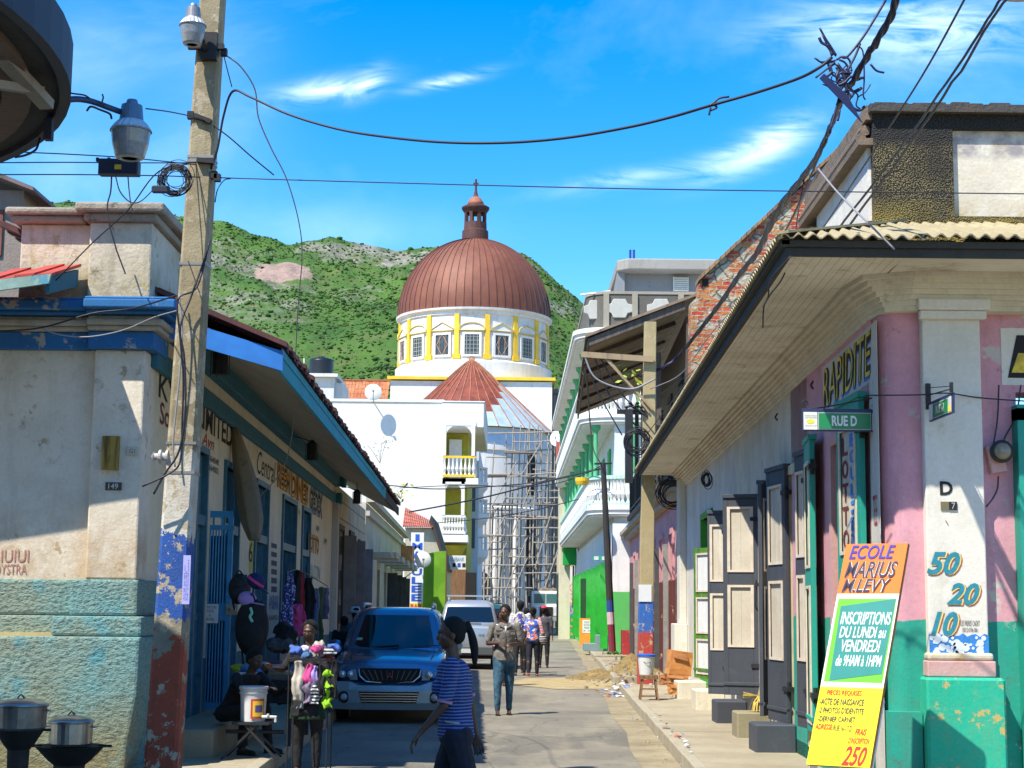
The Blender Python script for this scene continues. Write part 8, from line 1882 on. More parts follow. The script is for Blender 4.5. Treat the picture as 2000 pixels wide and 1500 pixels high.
    for k in 'LR':
        cap(b,J['hip'+k],J['knee'+k],.050*H*(1.05 if fem else 1),.034*H); cap(b,J['knee'+k],J['ank'+k],.032*H,.019*H); mid=J['knee'+k].lerp(J['ank'+k],.3)+Vector((0,.012*H,0)); cap(b,mid,J['knee'+k].lerp(J['ank'+k],.55),.031*H,.024*H)
        d=(J['ank'+k] - J['knee'+k]); toe=J['ank'+k]+Vector((0,-.095*H,-.022*H)); heel=J['ank'+k]+Vector((0,.018*H,-.022*H))
        cap(b,heel,toe,.017*H,.014*H); cap(b,J['ank'+k],J['ank'+k]+Vector((0,-.05*H,-.018*H)),.018*H,.017*H)
        cap(b,J['sh'+k],J['el'+k],.027*H*f,.020*H*f); cap(b,J['el'+k],J['wr'+k],.021*H*f,.0135*H*f); b.ell(J['sh'+k],.031*H*f,.03*H*f,.03*H*f)
        # hand: palm, four bent fingers of different length, thumb from the side
        fd=J['fd'+k]; s=1 if k=='L' else -1; side=fd.cross(Vector((0,0,1)) if abs(fd.z)<.9 else Vector((0,1,0))).normalized(); nrm=fd.cross(side).normalized()
        if abs(fd.z) >= .9:side=Vector((0,-1,0)); side=(side - fd*side.dot(fd)).normalized(); nrm=fd.cross(side)
        if nrm.x*s>0:nrm=-nrm     # palm side turned inwards
        wv=J['wr'+k]; pc=wv+fd*.028*H
        for q_ in (-1,-.33,.33,1):cap(b,wv+fd*.008*H+side*q_*.006*H,wv+fd*.046*H+side*q_*.016*H,.0095*H,.0085*H,8)
        if fingers:
            for q_,fl in ((-1,.040),(-.36,.047),(.36,.050),(1,.044)):
                p0=wv+fd*.048*H+side*q_*.0165*H; p1=p0+(fd*.8+nrm*.35+side*q_*.12).normalized()*fl*H*.5; p2=p1+(fd*.55+nrm*.75).normalized()*fl*H*.5
                cap(b,p0,p1,.0058*H,.0052*H,8); cap(b,p1,p2,.0052*H,.0044*H,8)
            p0=wv+fd*.018*H+side*.016*H; p1=p0+(fd*.6+side*.7+nrm*.3).normalized()*.026*H; p2=p1+(fd*.85+side*.2+nrm*.4).normalized()*.022*H
            cap(b,p0,p1,.0075*H,.0062*H,8); cap(b,p1,p2,.0062*H,.005*H,8)
    body=place_mesh('body',remesh(b,voxel,2),SKIN,t)
    for s in (-1,1):
        e=MB(); e.ell(hp(s*.0185,-.0425,.0045),.0062*H,.0045*H,.0040*H,10,8); eo=e.build('eye',EYEW,t,smooth=True); e=MB(); e.ell(hp(s*.0185,-.0468,.0045),.0026*H,.0014*H,.0028*H,8,6); e.build('pupil',flat('pupil',(.01,.008,.006),.2),eo,smooth=True)
    # clothes
    if shirt:
        c=MB(); g=.010*H
        lo=-.03 if not fem else -.012
        torso(c,[(pel+sp*lo*H,.098*H+g*(1.0 if not fem else .4),.068*H+g),(pel+sp*.04*H,.093*H+g*.8,.066*H+g*.8),(pel+sp*.10*H,(.082 if not fem else .076)*H+g,.058*H+g),(chest - sp*.03*H,.088*H+g,.064*H+g),(chest+sp*.03*H,.096*H+g,.068*H+g),(sho,.088*H+g,.052*H+g),(sho+sp*.020*H,.045*H,.040*H)])
        if fem:
            for s in (-1,1):c.ell(chest+Vector((s*.04*H,-.056*H,-.012*H)),.038*H,.040*H,.038*H)
        for k in 'LR':
            sl=J['sh'+k].lerp(J['el'+k],.82 if sleeves=='short' else 1.0)
            cap(c,J['sh'+k],sl,.034*H,.031*H if sleeves=='short' else .026*H)
            if sleeves=='long':cap(c,J['el'+k],J['wr'+k],.027*H,.020*H)
        place_mesh('shirt',crumple(remesh(c,voxel,2),.0075,10),shirt,t)
    if pants:
        c=MB(); torso(c,[(pel+Vector((0,0,-.05*H)),.07*H,.055*H),(pel+Vector((0,0,-.02*H)),.1*H,.072*H),(pel+sp*.03*H,.096*H,.067*H),(pel+sp*.055*H,.088*H,.062*H)])
        for k in 'LR':
            cap(c,J['hip'+k],J['knee'+k],.059*H,.041*H)
            if fem:c.ell(J['hip'+k]+Vector((0,.022*H,.0)),.050*H,.050*H,.066*H)
            if pants_len=='long':cap(c,J['knee'+k],J['knee'+k].lerp(J['ank'+k],.93),.040*H,.027*H)
            elif pants_len=='knee':cap(c,J['hip'+k],J['knee'+k].lerp(J['ank'+k],.1),.056*H,.046*H)
        place_mesh('trousers',crumple(remesh(c,voxel,2),.006,12),pants,t)
    if skirt:
        c=MB(); torso(c,[(pel+Vector((0,0,-.17*H)),.125*H,.10*H),(pel+Vector((0,0,-.02*H)),.108*H,.08*H),(pel+sp*.05*H,.085*H,.065*H)]); place_mesh('skirt',remesh(c,voxel*1.3,1),skirt,t)
    for k in 'LR':
        a=J['ank'+k]; c=MB(); sm_=shoes or flat('sandal_black',(.02,.018,.016),.6)
        c.loft([[a+Vector((x*.024*H,y*H,-.040*H+z)) for x,y in ((-1,-.105),(-.6,-.125),(.6,-.125),(1,-.105),(1,.02),(.5,.035),(-.5,.035),(-1,.02))] for z in (0,.011)]); c.build('shoe' if shoes else 'sandal',sm_,t)
        if not shoes:pass
        else:
            c=MB(); cap(c,a+Vector((0,.015*H,-.018*H)),a+Vector((0,-.10*H,-.024*H)),.022*H,.019*H); place_mesh('shoe_upper',remesh(c,voxel,1),shoes,t)
    hm_=hairmat or HAIR; c=MB(HM)
    if hair in ('short','afro','pony','bun'):
        g={'short':.0075,'afro':.014,'pony':.0035,'bun':.008}[hair]
        c.ell((0,.012*H,.024*H),(.045+g)*H,(.053+g)*H,(.051+g)*H,18,12); c.ell((0,.024*H,-.002*H),(.041+g*.6)*H,(.034+g)*H,(.040)*H,14,10)
        if hair=='pony':
            c.ell((0,.068*H,.028*H),.017*H,.018*H,.02*H); 
            for i in range(19):f_=i/18; c.ell((0,(.076+.016*sin(f_*2.2))*H,(.035 - .15*f_)*H),(.013+.005*sin(f_*3))*H,(.011+.008*sin(f_*3.0))*H,.018*H,12,8)
        if hair=='bun':c.ell((0,.06*H,.045*H),.025*H,.025*H,.025*H)
        # keep the face clear: hair mesh is cut by moving its front back
        for i,v in enumerate(c.v):
            l=HM.inverted() @ v
            ym=(.010 - .035*max(0,min(1,l.z/(.05*H))))*H if hair != 'afro' else -.030*H
            if l.y<ym:l.y=ym; c.v[i]=HM @ l
        place_mesh('hair',remesh(c,voxel*.8,4),hm_,t)
    if hat:hat(t,HM,H)
    WLOC[t.name]=Vector(loc)
    return t,J,HM
def pmat(name,fn):      # pattern in local object coordinates
    m,nt,b=newmat(name); q=NB(nt); b.inputs['Roughness'].default_value=.85
    tcn=q.n('ShaderNodeTexCoord').outputs['Object']; q.l(fn(q,tcn),b.inputs['Base Color']); 
    q.bump(b,q.noise(9,5,vec=tcn,dist=1.2),.5,.03); MATS[name]=m; return m
def stripes(c1,c2,n,th):
    def fn(q,v):
        s=q.n('ShaderNodeSeparateXYZ'); q.l(v,s.inputs[0]); nz=q.noise(5,2,vec=v); z=q.m('ADD',s.outputs['Z'],q.m('MULTIPLY',nz,.02)); f=q.m('FRACT',q.m('MULTIPLY',z,n)); return q.mix(q.m('GREATER_THAN',f,th),c1,c2)
    return fn
STRIPE=pmat('striped_tee',stripes((.010,.02,.13),(.11,.18,.38),46,.62))
KHAKI=pmat('khaki_shirt',lambda q,v:q.mix(q.ramp(q.noise(8,5,vec=v),.35,.65),(.11,.10,.085),(.22,.205,.18)))
JEANS=pmat('blue_jeans',lambda q,v:q.mix(q.ramp(q.noise(6,5,vec=v),.4,.65),(.015,.05,.09),(.06,.16,.24)))
FLORAL=pmat('floral_top',lambda q,v:q.mix(q.ramp(q.noise(13,2,vec=v),.44,.48),q.mix(q.ramp(q.noise(11,2,vec=v,off=(4,4,4)),.48,.52),(.75,.2,.06),(.75,.7,.6)),(.04,.12,.5)))
BLACKC=flat('black_cloth',(.012,.012,.014),.9,0,.3,10); DNAVY=flat('navy_cloth',(.008,.010,.022),.85,0,.3,10)
HLOC={}
# foreground woman walking left (local -Y is forward, turned towards -X)
Yw_=11.2; wx=W(893,1330,Yw_).x
wz=radians(-90)
woman,JW,HW=person('woman in a blue striped tee and dark trousers striding left past the parked car',(wx,Yw_,.0),wz,H=1.62,fem=True,
    legs=(((.02,.28,-1),(0,.55,-1)),((-.02,-.35,-1),(0,-.02,-1))),arms=(((.07,-.20,-1),(.0,-.85,-1)),((-.08,.45,-1),(-.05,.2,-1))),
    head=(4,6),lean=(0,-.06),shirt=STRIPE,pants=DNAVY,hair='pony',voxel=.006)
print('woman',JW['hipL'],JW['shL'])
# belt and earring
b_=MB(); hzw=.525*1.62
b_.loft([[Vector(((.0935*1.62+e)*cos(a),(.067*1.62+e)*sin(a) - .004,hzw+.052*1.62+z - .012*sin(a))) for a in [2*pi*k/28 for k in range(28)]] for z,e in ((-.006,.002),(-.006,.006),(.006,.006),(.006,.002))],caps=False)
WLOC[woman.name]=Vector((0,0,0)); b_.build('belt',flat('belt_pale',(.35,.34,.3),.5),woman)
for k in 'LR':
    e=JW['sh'+k].lerp(JW['el'+k],.82); d=(JW['el'+k] - JW['sh'+k]).normalized(); c=MB(); x=d.orthogonal().normalized(); y=d.cross(x)
    c.loft([[e+d*z+(x*cos(a)+y*sin(a))*r for a in [2*pi*i/20 for i in range(20)]] for z,r in ((.016,.048),(.016,.053),(.034,.052),(.034,.047))],caps=False); c.build('sleeve_cuff',flat('cuff_pink',(.42,.2,.28),.8),woman)
WLOC[woman.name]=Vector((wx,Yw_,0))
# man in khaki shirt
Ym=26.4; mx=W(985,1300,Ym).x
man,JM,HMn=person('man in an open khaki shirt and blue jeans walking towards us down the middle',(mx,Ym,.0),radians(6),H=1.72,legs=(((.02,.22,-1),(.0,.12,-1)),((-.05,-.12,-1),(0,.03,-1))),
    arms=(((.26,.08,-1),(-.62,-.68,.0)),((-.26,.08,-1),(.60,-.7,.02))),head=(-32,8),shirt=KHAKI,pants=JEANS,hair='short',voxel=.010)
WLOC[man.name]=Vector((0,0,0)); H_=1.72; hz_=.525*H_
KD=flat('khaki_dark',(.10,.09,.075),.9)
for s in (-1,1):
    c=MB(); zc=hz_+.235*H_; c.box(s*.055*H_ - .055,s*.055*H_+.055,-.120,-.10,zc - .05,zc+.02); c.build('chest_pocket',KHAKI,man,bevel=.004); c=MB(); c.box(s*.055*H_ - .058,s*.055*H_+.058,-.124,-.104,zc+.005,zc+.028); c.build('pocket_flap',KD,man)
    c=MB(); c.prism([(s*.012,-.135,hz_+.262*H_),(s*.10,-.11,hz_+.285*H_),(s*.085,-.06,hz_+.318*H_),(s*.03,-.09,hz_+.312*H_)],(0,-.008,.006)); c.build('collar',KHAKI,man)
c=MB(); c.box(-.006,.006,-.134,-.118,hz_ - .02*H_,hz_+.255*H_); c.build('placket',KD,man)
c=MB(); c.prism([(-.03,-.125,hz_+.285*H_),(.03,-.125,hz_+.285*H_),(0,-.138,hz_+.235*H_)],(0,.01,0)); c.build('undershirt',WHITE,man)
WLOC[man.name]=Vector((mx,Ym,0))
# person in a white tee partly behind
p3=person('person in a white and red tee standing by the silver car',(W(977,1250,36).x,36,0),radians(15),H=1.60,shirt=pmat('white_red_tee',lambda q,v:q.mix(q.ramp(q.noise(9,2,vec=v),.5,.54),(.75,.75,.78),(.6,.1,.12))),pants=DNAVY,hair='afro',voxel=.016,arms=(((.3,.1,-1),(-.6,-.7,.0)),((-.3,.1,-1),(.6,-.7,0))))
# backpacker and friends walking away
def cap_hat(mat,brim=True):
    def fn(t,HM,H):
        c=MB(HM); c.ell((0,.008*H,.038*H),.052*H,.06*H,.045*H,16,10)
        if brim:c.ell((0,-.06*H,.03*H),.035*H,.045*H,.006*H,14,6)
        place_mesh('cap',remesh(c,.010,1),mat,t)
    return fn
p4,J4,H4=person('man in a dark cap and backpack walking away up the street',(W(1016,1250,41.5).x,41.5,0),radians(178),H=1.84,shirt=pmat('white_check',stripes((.7,.7,.72),(.3,.3,.45),22,.7)),pants=BLACKC,hair='short',hat=cap_hat(BLACKC),voxel=.016,legs=(((.03,.15,-1),(0,.2,-1)),((-.03,-.15,-1),(0,.05,-1))))
WLOC[p4.name]=Vector((0,0,0)); c=MB(); zc=.525*1.84+.2*1.84
c.ell((0,.19,zc),.17,.11,.25,18,12); c.ell((0,.27,zc - .07),.11,.06,.12,14,10); 
WLOC[p4.name]=W(1016,1250,41.5)*1; WLOC[p4.name]=Vector((W(1016,1250,41.5).x,41.5,0))
bp=thing('backpack','blue and cream backpack worn by the man in the dark cap','backpack',(W(1016,1250,41.5).x,41.5 - .19,zc - .25))
lm=remesh(c,.018,1); 
Mr=Matrix.Translation((W(1016,1250,41.5).x,41.5,0)) @ Matrix.Rotation(radians(178),4,'Z'); lm.transform(Matrix.Translation(-WLOC[bp.name]) @ Mr)
place_mesh('pack',lm,pmat('pack_mix',lambda q,v:q.mix(q.ramp(q.noise(7,2,vec=v),.47,.52),(.04,.05,.3),(.5,.45,.3))),bp)
p5=person('woman in a floral top with a striped bag walking away on the right',(W(1041,1250,41).x,41,0),radians(176),H=1.68,fem=True,shirt=FLORAL,pants=DNAVY,hair='bun',voxel=.015,legs=(((.02,.18,-1),(0,.4,-1)),((-.02,-.15,-1),(0,0,-1))),arms=(((.12,0,-1),(.05,-.1,-1)),((-.25,.05,-1),(-.05,-.2,-1))),shoes=flat('shoe_rust',(.3,.06,.03),.6))[0]
xb_=W(1055,1240,40.9).x
bg_=thing('shoulder_bag','long black white and red striped bag slung beside the floral top','bag',(xb_,40.85,.75))
c=MB(); c.ell((xb_+.07,40.85,.93),.10,.09,.14,14,10); place_m=remesh(c,.012,1); place_m.transform(Matrix.Translation(-WLOC[bg_.name])); place_mesh('pouch',place_m,pmat('bag_check',stripes((.02,.02,.02),(.6,.58,.55),24,.6)),bg_)
c=MB(); c.tube([(xb_+.06,40.8,1.05),(xb_+.0,40.78,1.3),(xb_ - .03,40.82,1.45)],[.05,.045,.03],8); c.build('strap',pmat('bag_stripe',stripes((.5,.05,.06),(.65,.62,.6),26,.55)),bg_)
p6=person('person in grey with a red cap beyond the floral top',(W(1062,1240,47).x,47,0),radians(170),H=1.72,shirt=flat('grey_tee',(.07,.07,.08),.9),pants=BLACKC,hair='short',hat=cap_hat(flat('cap_red',(.6,.02,.02),.7),False),voxel=.02)
p7=person('person in a spotted blue shirt between the backpacker and the floral top',(W(1028,1240,43).x,43.3,0),radians(180),H=1.66,shirt=pmat('spot_blue',lambda q,v:q.mix(q.ramp(q.noise(28,1,vec=v),.52,.56),(.08,.10,.3),(.5,.5,.6))),pants=BLACKC,hair='short',voxel=.018)
# stall keepers on the left
ven,JV,HV=person('girl in a dark green skirt standing behind the tray of folded clothes',(W(601,1400,17.0).x,17.0,.0),radians(-12),H=1.53,fem=True,pants=BLACKC,shirt=BLACKC,skirt=flat('skirt_green',(.005,.03,.012),.9),hair='short',voxel=.009,shoes=flat('shoe_cream',(.35,.3,.25),.7),arms=(((.35,-.5,-.8),(.1,-1,.1)),((-.35,-.5,-.8),(-.1,-1,.1))),head=(0,12))
sit,JS_,HS=person('person in black sitting hunched forward on the step by the blue gate',(W(440,1400,17.5).x,17.7,.148),radians(55),H=1.62,shirt=BLACKC,sleeves='long',pants=BLACKC,hair='short',voxel=.010,hips_z=.42,lean=(0,-.75),legs=(((.18,-1,.10),(.05,-.12,-1)),((-.18,-1,.10),(-.05,.05,-1))),arms=(((.25,-.7,-.7),(-.2,-.6,.2)),((-.25,-.7,-.7),(.2,-.6,.2))),head=(0,25),shoes=BLACKC)
def bucket_hat(t,HM,H):
    c=MB(HM); c.lathe([(.075*H,.01*H),(.085*H,.0),(.058*H,.04*H),(.045*H,.075*H),(.001,.08*H)],(0,.005*H,0),24); c.build('hat',flat('hat_paleblue',(.5,.55,.6),.8),t,smooth=True)
for px,py,Yh_,lab,ht,hr in ((694,1196,28.5,'person in a pale bucket hat half hidden behind the blue car',bucket_hat,'short'),(716,1196,30.5,'dark haired person beyond the pale bucket hat',None,'afro'),(672,1215,27.5,'person in black on the pavement left of the pale bucket hat',None,'short')):
    P=W(px,py,Yh_); person(lab,(P.x,Yh_,.148),radians(20 if hr=='afro' else 200),H=(P.z+.09 - .148),shirt=BLACKC if ht is None else flat('shirt_teal',(.05,.12,.15),.9),pants=BLACKC,hair=hr,hat=ht,voxel=.016)

# ================================================================== STALL AND STREET PROPS
rr_=random.Random(21)
def cloth(name,label,P,w_,h_,col,cat='garment',seed=0,grp=None,depth=.05,parent=None,lab=True,folds=5):
    """hanging garment: a folded strip of fabric with thickness, shoulders wider than the waist"""
    r=random.Random(seed); P=Vector(P); mb=MB(); n=28; m_=22; V=[]
    for j in range(m_+1):
        f=j/m_; row=[]
        wd=w_*(.55+.45*min(1,f*4))*(1 - .22*f) if f<.7 else w_*.80*(1+.2*(f - .7))
        for i in range(n):
            a=2*pi*i/n; row.append(P+Vector((wd/2*cos(a)+.012*sin(f*9+seed),depth*.5*sin(a)*(1+.6*sin(folds*a+seed))+.015*sin(7*f+seed),-h_*f - .02*(cos(a)**2)*r.uniform(.5,1))))
        V.append([p+noise.noise_vector(p*13+Vector((seed,0,0)))*w_*.13+noise.noise_vector(p*31)*w_*.05 for p in row])
    mb.loft(V)
    if parent is not None:return mb.build(name,col,parent,smooth=True)
    return top(mb,name,col,label,cat,grp,smooth=True)
cols={'black':BLACKC,'red':flat('cloth_red',(.25,.02,.03),.9),'pink':flat('cloth_pink',(.55,.06,.22),.9),'blue':flat('cloth_blue',(.06,.12,.4),.9),'spot':pmat('cloth_spot',lambda q,v:q.mix(q.ramp(q.noise(40,1,vec=v),.56,.6),(.03,.04,.2),(.45,.45,.7))),'grey':flat('cloth_grey',(.2,.2,.2),.9),'white':flat('cloth_white',(.6,.6,.65),.9),'olive':flat('cloth_olive',(.12,.13,.05),.9),'lime':flat('cloth_lime',(.25,.5,.01),.8),'denim':flat('cloth_denim',(.05,.12,.25),.9),'lilac':flat('cloth_lilac',(.35,.25,.6),.9),'zebra':pmat('cloth_zebra',stripes((.02,.02,.02),(.6,.6,.6),30,.5)),'beige':flat('cloth_beige',(.45,.4,.33),.9),'mauve':flat('cloth_mauve',(.2,.15,.22),.9)}
garm=[(565,1120,22,22,150,'spot','blue and white spotted dress hanging longest under the painted numbers'),(578,1115,23,20,110,'black','black trousers hanging between the spotted dress and the red top'),(588,1118,23.5,16,110,'red','dark red garment hanging beside the spotted dress'),(582,1180,22.5,30,60,'pink','pink child dress hanging low under the red garment'),(604,1128,25,24,110,'black','black shirt hanging next to the word LOTTO'),
        (612,1150,26,14,90,'blue','blue shirt in the far hanging row'),(618,1148,26.6,13,100,'grey','grey shirt in the far hanging row'),(626,1145,27.2,14,110,'olive','olive garment in the far hanging row'),(635,1148,28,16,60,'mauve','mauve top at the end of the far hanging row')]
for i,(px,py,Y,wp,hp_,col,lab) in enumerate(garm):
    cloth('hanging_garment',lab,W(px,py,Y),wp*Y/FPX*1.15,hp_*Y/FPX,cols[col],seed=i,grp='garments hanging on the left facade')
mb=MB(); mb.tube(catmull([W(560,1118,21.8),W(580,1113,23.5),W(605,1124,25.5),W(640,1145,28.5)],5),.008,5); top(mb,'clothes_line',CABLE,'thin clothes line slung along the left facade','line')
# backpacks and caps
def pack(label,px,py,Y,wp,hp_,mat,seed=1):
    c=W(px,py,Y); s=Y/FPX; rx,rz_=wp*s/2,hp_*s/2; t=thing('backpack',label,'backpack',(c.x,c.y,c.z - rz_),'bags hanging at the stall')
    mb=MB(); mb.ell(c,rx,.12,rz_,18,12); mb.ell(c+Vector((0,-.08,-.3*rz_)),rx*.75,.09,rz_*.5,16,10); me=remesh(mb,.012,2); me.transform(Matrix.Translation(-WLOC[t.name])); place_mesh('body',me,mat,t)
    for sx in (-.5,.5):mb=MB(); mb.tube(catmull([c+Vector((sx*rx,.02,rz_*.9)),c+Vector((sx*rx*1.2,-.02,-rz_*.3)),c+Vector((sx*rx*.9,.03,-rz_*1.35))],5),.012,5); mb.build('strap',BLACKC,t)
    mb=MB(); mb.tube(catmull([c+Vector((-.04,-.06,rz_*.9)),c+Vector((0,-.06,rz_*1.15)),c+Vector((.04,-.06,rz_*.9))],5),.009,5); mb.build('handle',BLACKC,t)
    return t,c
bpk,cb=pack('large black backpack with a small green tag hanging at the stall',492,1225,18.9,66,112,BLACKC)
mb=MB(); a=W(489,1187,18.65); mb.tube(catmull([a,a+Vector((.02,-.01,-.06)),a+Vector((.0,-.01,-.10)),a+Vector((.03,-.01,-.16))],4),.016,6); mb.build('tag',flat('tag_green',(.2,.6,.45),.6),bpk)
pack('black bag with pale streaks hanging above the large backpack',468,1150,19.2,44,60,flat('bag_black2',(.02,.018,.02),.7,0,.9,20))
for px,py,Y,lab,col,rt in ((500,1135,18.8,'navy cap with a pink stripe hanging above the backpack',flat('cap_navy',(.012,.015,.10),.8),35),(483,1170,18.9,'lilac cap hanging behind the black backpack',cols['lilac'],10)):
    c=W(px,py,Y); t=thing('cap',lab,'cap',c,'caps hanging at the stall'); M=Matrix.Translation(c) @ Matrix.Rotation(radians(rt),4,'Y'); mb=MB(M); mb.ell((0,0,0),.11,.09,.09,16,10); mb.ell((.12,-.02,-.03),.1,.08,.012,14,6)
    me=remesh(mb,.010,1); me.transform(Matrix.Translation(-WLOC[t.name])); place_mesh('crown',me,col,t)
    if rt==35:mb=MB(M); mb.lathe([(.112,-.02),(.113,.0),(.11,.01)],(0,0,0),20,sq=.85); mb.build('stripe',cols['pink'],t)
# goods table
tb_=thing('stall_table','low dark stall table along the facade heaped with shoes and bags','table',(W(520,1330,19).x,19,.15))
zt_t=W(520,1318,18.6).z; xa1,xb1=W(470,1330,18.4).x,W(575,1330,18.4).x
mb=MB(); mb.box(xa1,xb1,18.4,20.2,zt_t - .05,zt_t); mb.build('table_top',woodm('stall_wood',(.10,.08,.07)),tb_,bevel=.01)
for x in (xa1+.06,xb1 - .06):
    for y in (18.5,20.1):mb=MB(); mb.box(x - .025,x+.025,y - .025,y+.025,.148,zt_t - .051); mb.build('leg',IRON,tb_)
mb=MB(); mb.box(xa1,xb1,18.395,18.4+.02,zt_t - .30,zt_t - .052); mb.build('cloth_front',BLACKC,tb_)
def shoe(label,px,py,Y,col,sole,rot=0,L=.27):
    c=W(px,py,Y); c.z=zt_t+.0; t=thing('shoe',label,'shoe',c,'shoes on the stall table'); M=Matrix.Translation(c) @ Matrix.Rotation(radians(rot),4,'Z')
    mb=MB(M); pts=[(-.5,-.14),(-.5,.14),(0,.16),(.3,.2),(.5,.08),(.5,-.08),(.3,-.19),(0,-.16)]
    mb.loft([[(x*L,y*L,z) for x,y in pts] for z in (0.002,.03)]); mb.build('sole',sole,t)
    mb=MB(M); mb.loft([[((x - (.0 if i==0 else .08*i))*L*(1 - .16*i),y*L*(1 - .12*i),.03+.028*i) for x,y in pts] for i in range(4)]); mb.build('upper',col,t,smooth=True)
shoe('bright blue and white trainer at the front edge of the stall table',492,1318,18.55,flat('tr_blue',(.05,.2,.5),.5,0,.6,25),WHITE,-15)
shoe('brown shoe lying behind the blue trainer',520,1312,18.8,flat('tr_brown',(.12,.06,.03),.5),BLACK,160)
shoe('pale shoe at the street end of the stall table',548,1312,18.7,flat('tr_pale',(.35,.33,.3),.5),flat('sole_tan',(.3,.2,.1),.6),-10)
shoe('dark maroon shoe in the second row on the stall table',530,1300,19.3,flat('tr_mar',(.12,.02,.04),.5),WHITE,170)
def lump(name,label,cat,px,py,Y,rx,rz_,mat,grp=None,sy=.12,seed=0,z=None):
    c=W(px,py,Y); 
    if z is not None:c.z=z+rz_*.7
    r=random.Random(seed+77); mb=MB()
    for i in range(6):mb.ell(c+Vector((r.uniform(-.5,.5)*rx,r.uniform(-.4,.4)*sy,r.uniform(-.4,.4)*rz_)),rx*r.uniform(.4,.7),sy*r.uniform(.5,.8),rz_*r.uniform(.4,.7),10,8)
    me=remesh(mb,min(rx,rz_)*.12+.004,1); crumple(me,min(rx,rz_)*.35,14 if rx<.1 else 9,seed); o=bpy.data.objects.new(name,me); me.materials.clear(); me.materials.append(mat); COL.objects.link(o); o.location=(c.x,c.y,c.z - rz_); me.transform(Matrix.Translation(-Vector(o.location))); WLOC[o.name]=Vector(o.location)
    me.polygons.foreach_set('use_smooth',[True]*len(me.polygons)); return tag(o,label,cat,grp)
lump('bundle','yellow and green plastic bundle at the near corner of the stall table','bundle',474,1288,19.0,.13,.07,flat('bundle_yel',(.45,.5,.03),.6,0,.3,20),'bundles on the stall table',seed=1,z=zt_t)
lump('bundle','pale bluish bag of goods in the middle of the stall table','bundle',505,1292,19.4,.2,.07,flat('bundle_blue',(.25,.33,.42),.6,0,.3,20),'bundles on the stall table',seed=2,z=zt_t)
lump('bundle','maroon and white folded bag behind the shoes','bundle',543,1290,19.6,.2,.075,flat('bundle_mar',(.25,.1,.14),.7,0,.8,15),'bundles on the stall table',seed=3,z=zt_t)
lump('bundle','blue denim bundle where the stall table meets the clothes tray','bundle',566,1282,19.3,.12,.1,cols['denim'],'bundles on the stall table',seed=4,z=zt_t)
lump('bag','big black sack of stock under the stall table','bag',505,1350,18.9,.24,.16,BLACKC,'sacks under the stall table',seed=11)
lump('bag','black sack under the street end of the stall table','bag',552,1352,18.9,.2,.15,BLACKC,'sacks under the stall table',seed=12)
lump('bag','dark bundle of clothes behind the clothes tray','bag',560,1250,20.0,.16,.24,BLACKC,seed=13)
lump('bag','black grey bundle heaped on the stall by the girl','bag',545,1262,19.6,.16,.12,flat('bag_grey',(.05,.05,.055),.9,0,.6,12),seed=14)
# bucket with tap on a folding stand
Yb=17.0; cb_=W(494,1400,Yb); r0=27*Yb/FPX; zb0_=W(494,1408,Yb).z; zb1_=W(494,1340,Yb).z; BKT=flat('bucket_white',(.62,.63,.62),.45,0,.04,10)
bk=thing('water_bucket','white water bucket with a plastic tap on a folding metal stand','bucket',(cb_.x,cb_.y,zb0_))
h_=zb1_ - zb0_
mb=MB(); mb.lathe([(r0*.86,0),(r0*.93,h_*.78),(r0*.99,h_*.79),(r0*.99,h_*.83),(r0*.95,h_*.84),(r0*.95,h_*.88),(r0*.99,h_*.885),(r0*.99,h_*.91),(r0*.95,h_*.92)],(cb_.x,cb_.y,zb0_),32); mb.build('pail',BKT,bk,smooth=False,fixn=True)
mb=MB(); mb.lathe([(r0*1.03,h_*.92),(r0*1.04,h_*.99),(r0*1.0,h_*1.0),(.001,h_*.995)],(cb_.x,cb_.y,zb0_),32); mb.build('lid',BKT,bk,fixn=True)
def wrapq(nm,mat,px0,px1,py0,py1,rad,parent):
    mb=MB(); a0_=W(px0,py1,Yb); a1_=W(px1,py1,Yb); z0=W(px0,py1,Yb).z; z1=W(px0,py0,Yb).z; ps=[]
    for k in range(7):x=a0_.x+(a1_.x - a0_.x)*k/6 - cb_.x; x=max(-rad*.99,min(rad*.99,x)); y=-sqrt(rad*rad - x*x); ps.append((cb_.x+x,cb_.y+y))
    for (xa,ya),(xb,yb) in zip(ps[:-1],ps[1:]):mb.quad((xa,ya,z0),(xb,yb,z0),(xb,yb,z1),(xa,ya,z1))
    return mb.build(nm,mat,parent)
lb_=wrapq('label',flat('label_red',(.55,.05,.02),.5),493,517,1364,1402,r0*.945,bk); wrapq('label_field',flat('label_yel',(.75,.5,.04),.5),497,516,1368,1398,r0*.95,lb_); wrapq('label_mark',flat('label_navy',(.08,.07,.2),.5),502,515,1376,1390,r0*.955,lb_)
mb=MB(); a=W(512,1400,Yb - .1); mb.tube([a,a+Vector((.09,-.02,0)),a+Vector((.14,-.02,0)),a+Vector((.14,-.02,-.05))],[.016,.016,.018,.014],8); mb.box(a.x+.05,a.x+.07,a.y - .05,a.y+.02,a.z+.01,a.z+.03); mb.build('tap',BKT,bk)
st_d=thing('folding_stand','dark folding metal stand under the white water bucket','stand',(cb_.x,cb_.y,.15))
mb=MB(); mb.box(cb_.x - .19,cb_.x+.19,Yb - .16,Yb+.16,zb0_ - .03,zb0_ - .003); mb.build('stand_top',IRON,st_d)
for s in (-1,1):
    for y in (-.13,.13):mb=MB(); mb.bar((cb_.x - s*.06,Yb+y,zb0_ - .03),(cb_.x+s*.28,Yb+y*1.3,.15),.022,.022); mb.build('leg',IRON,st_d)
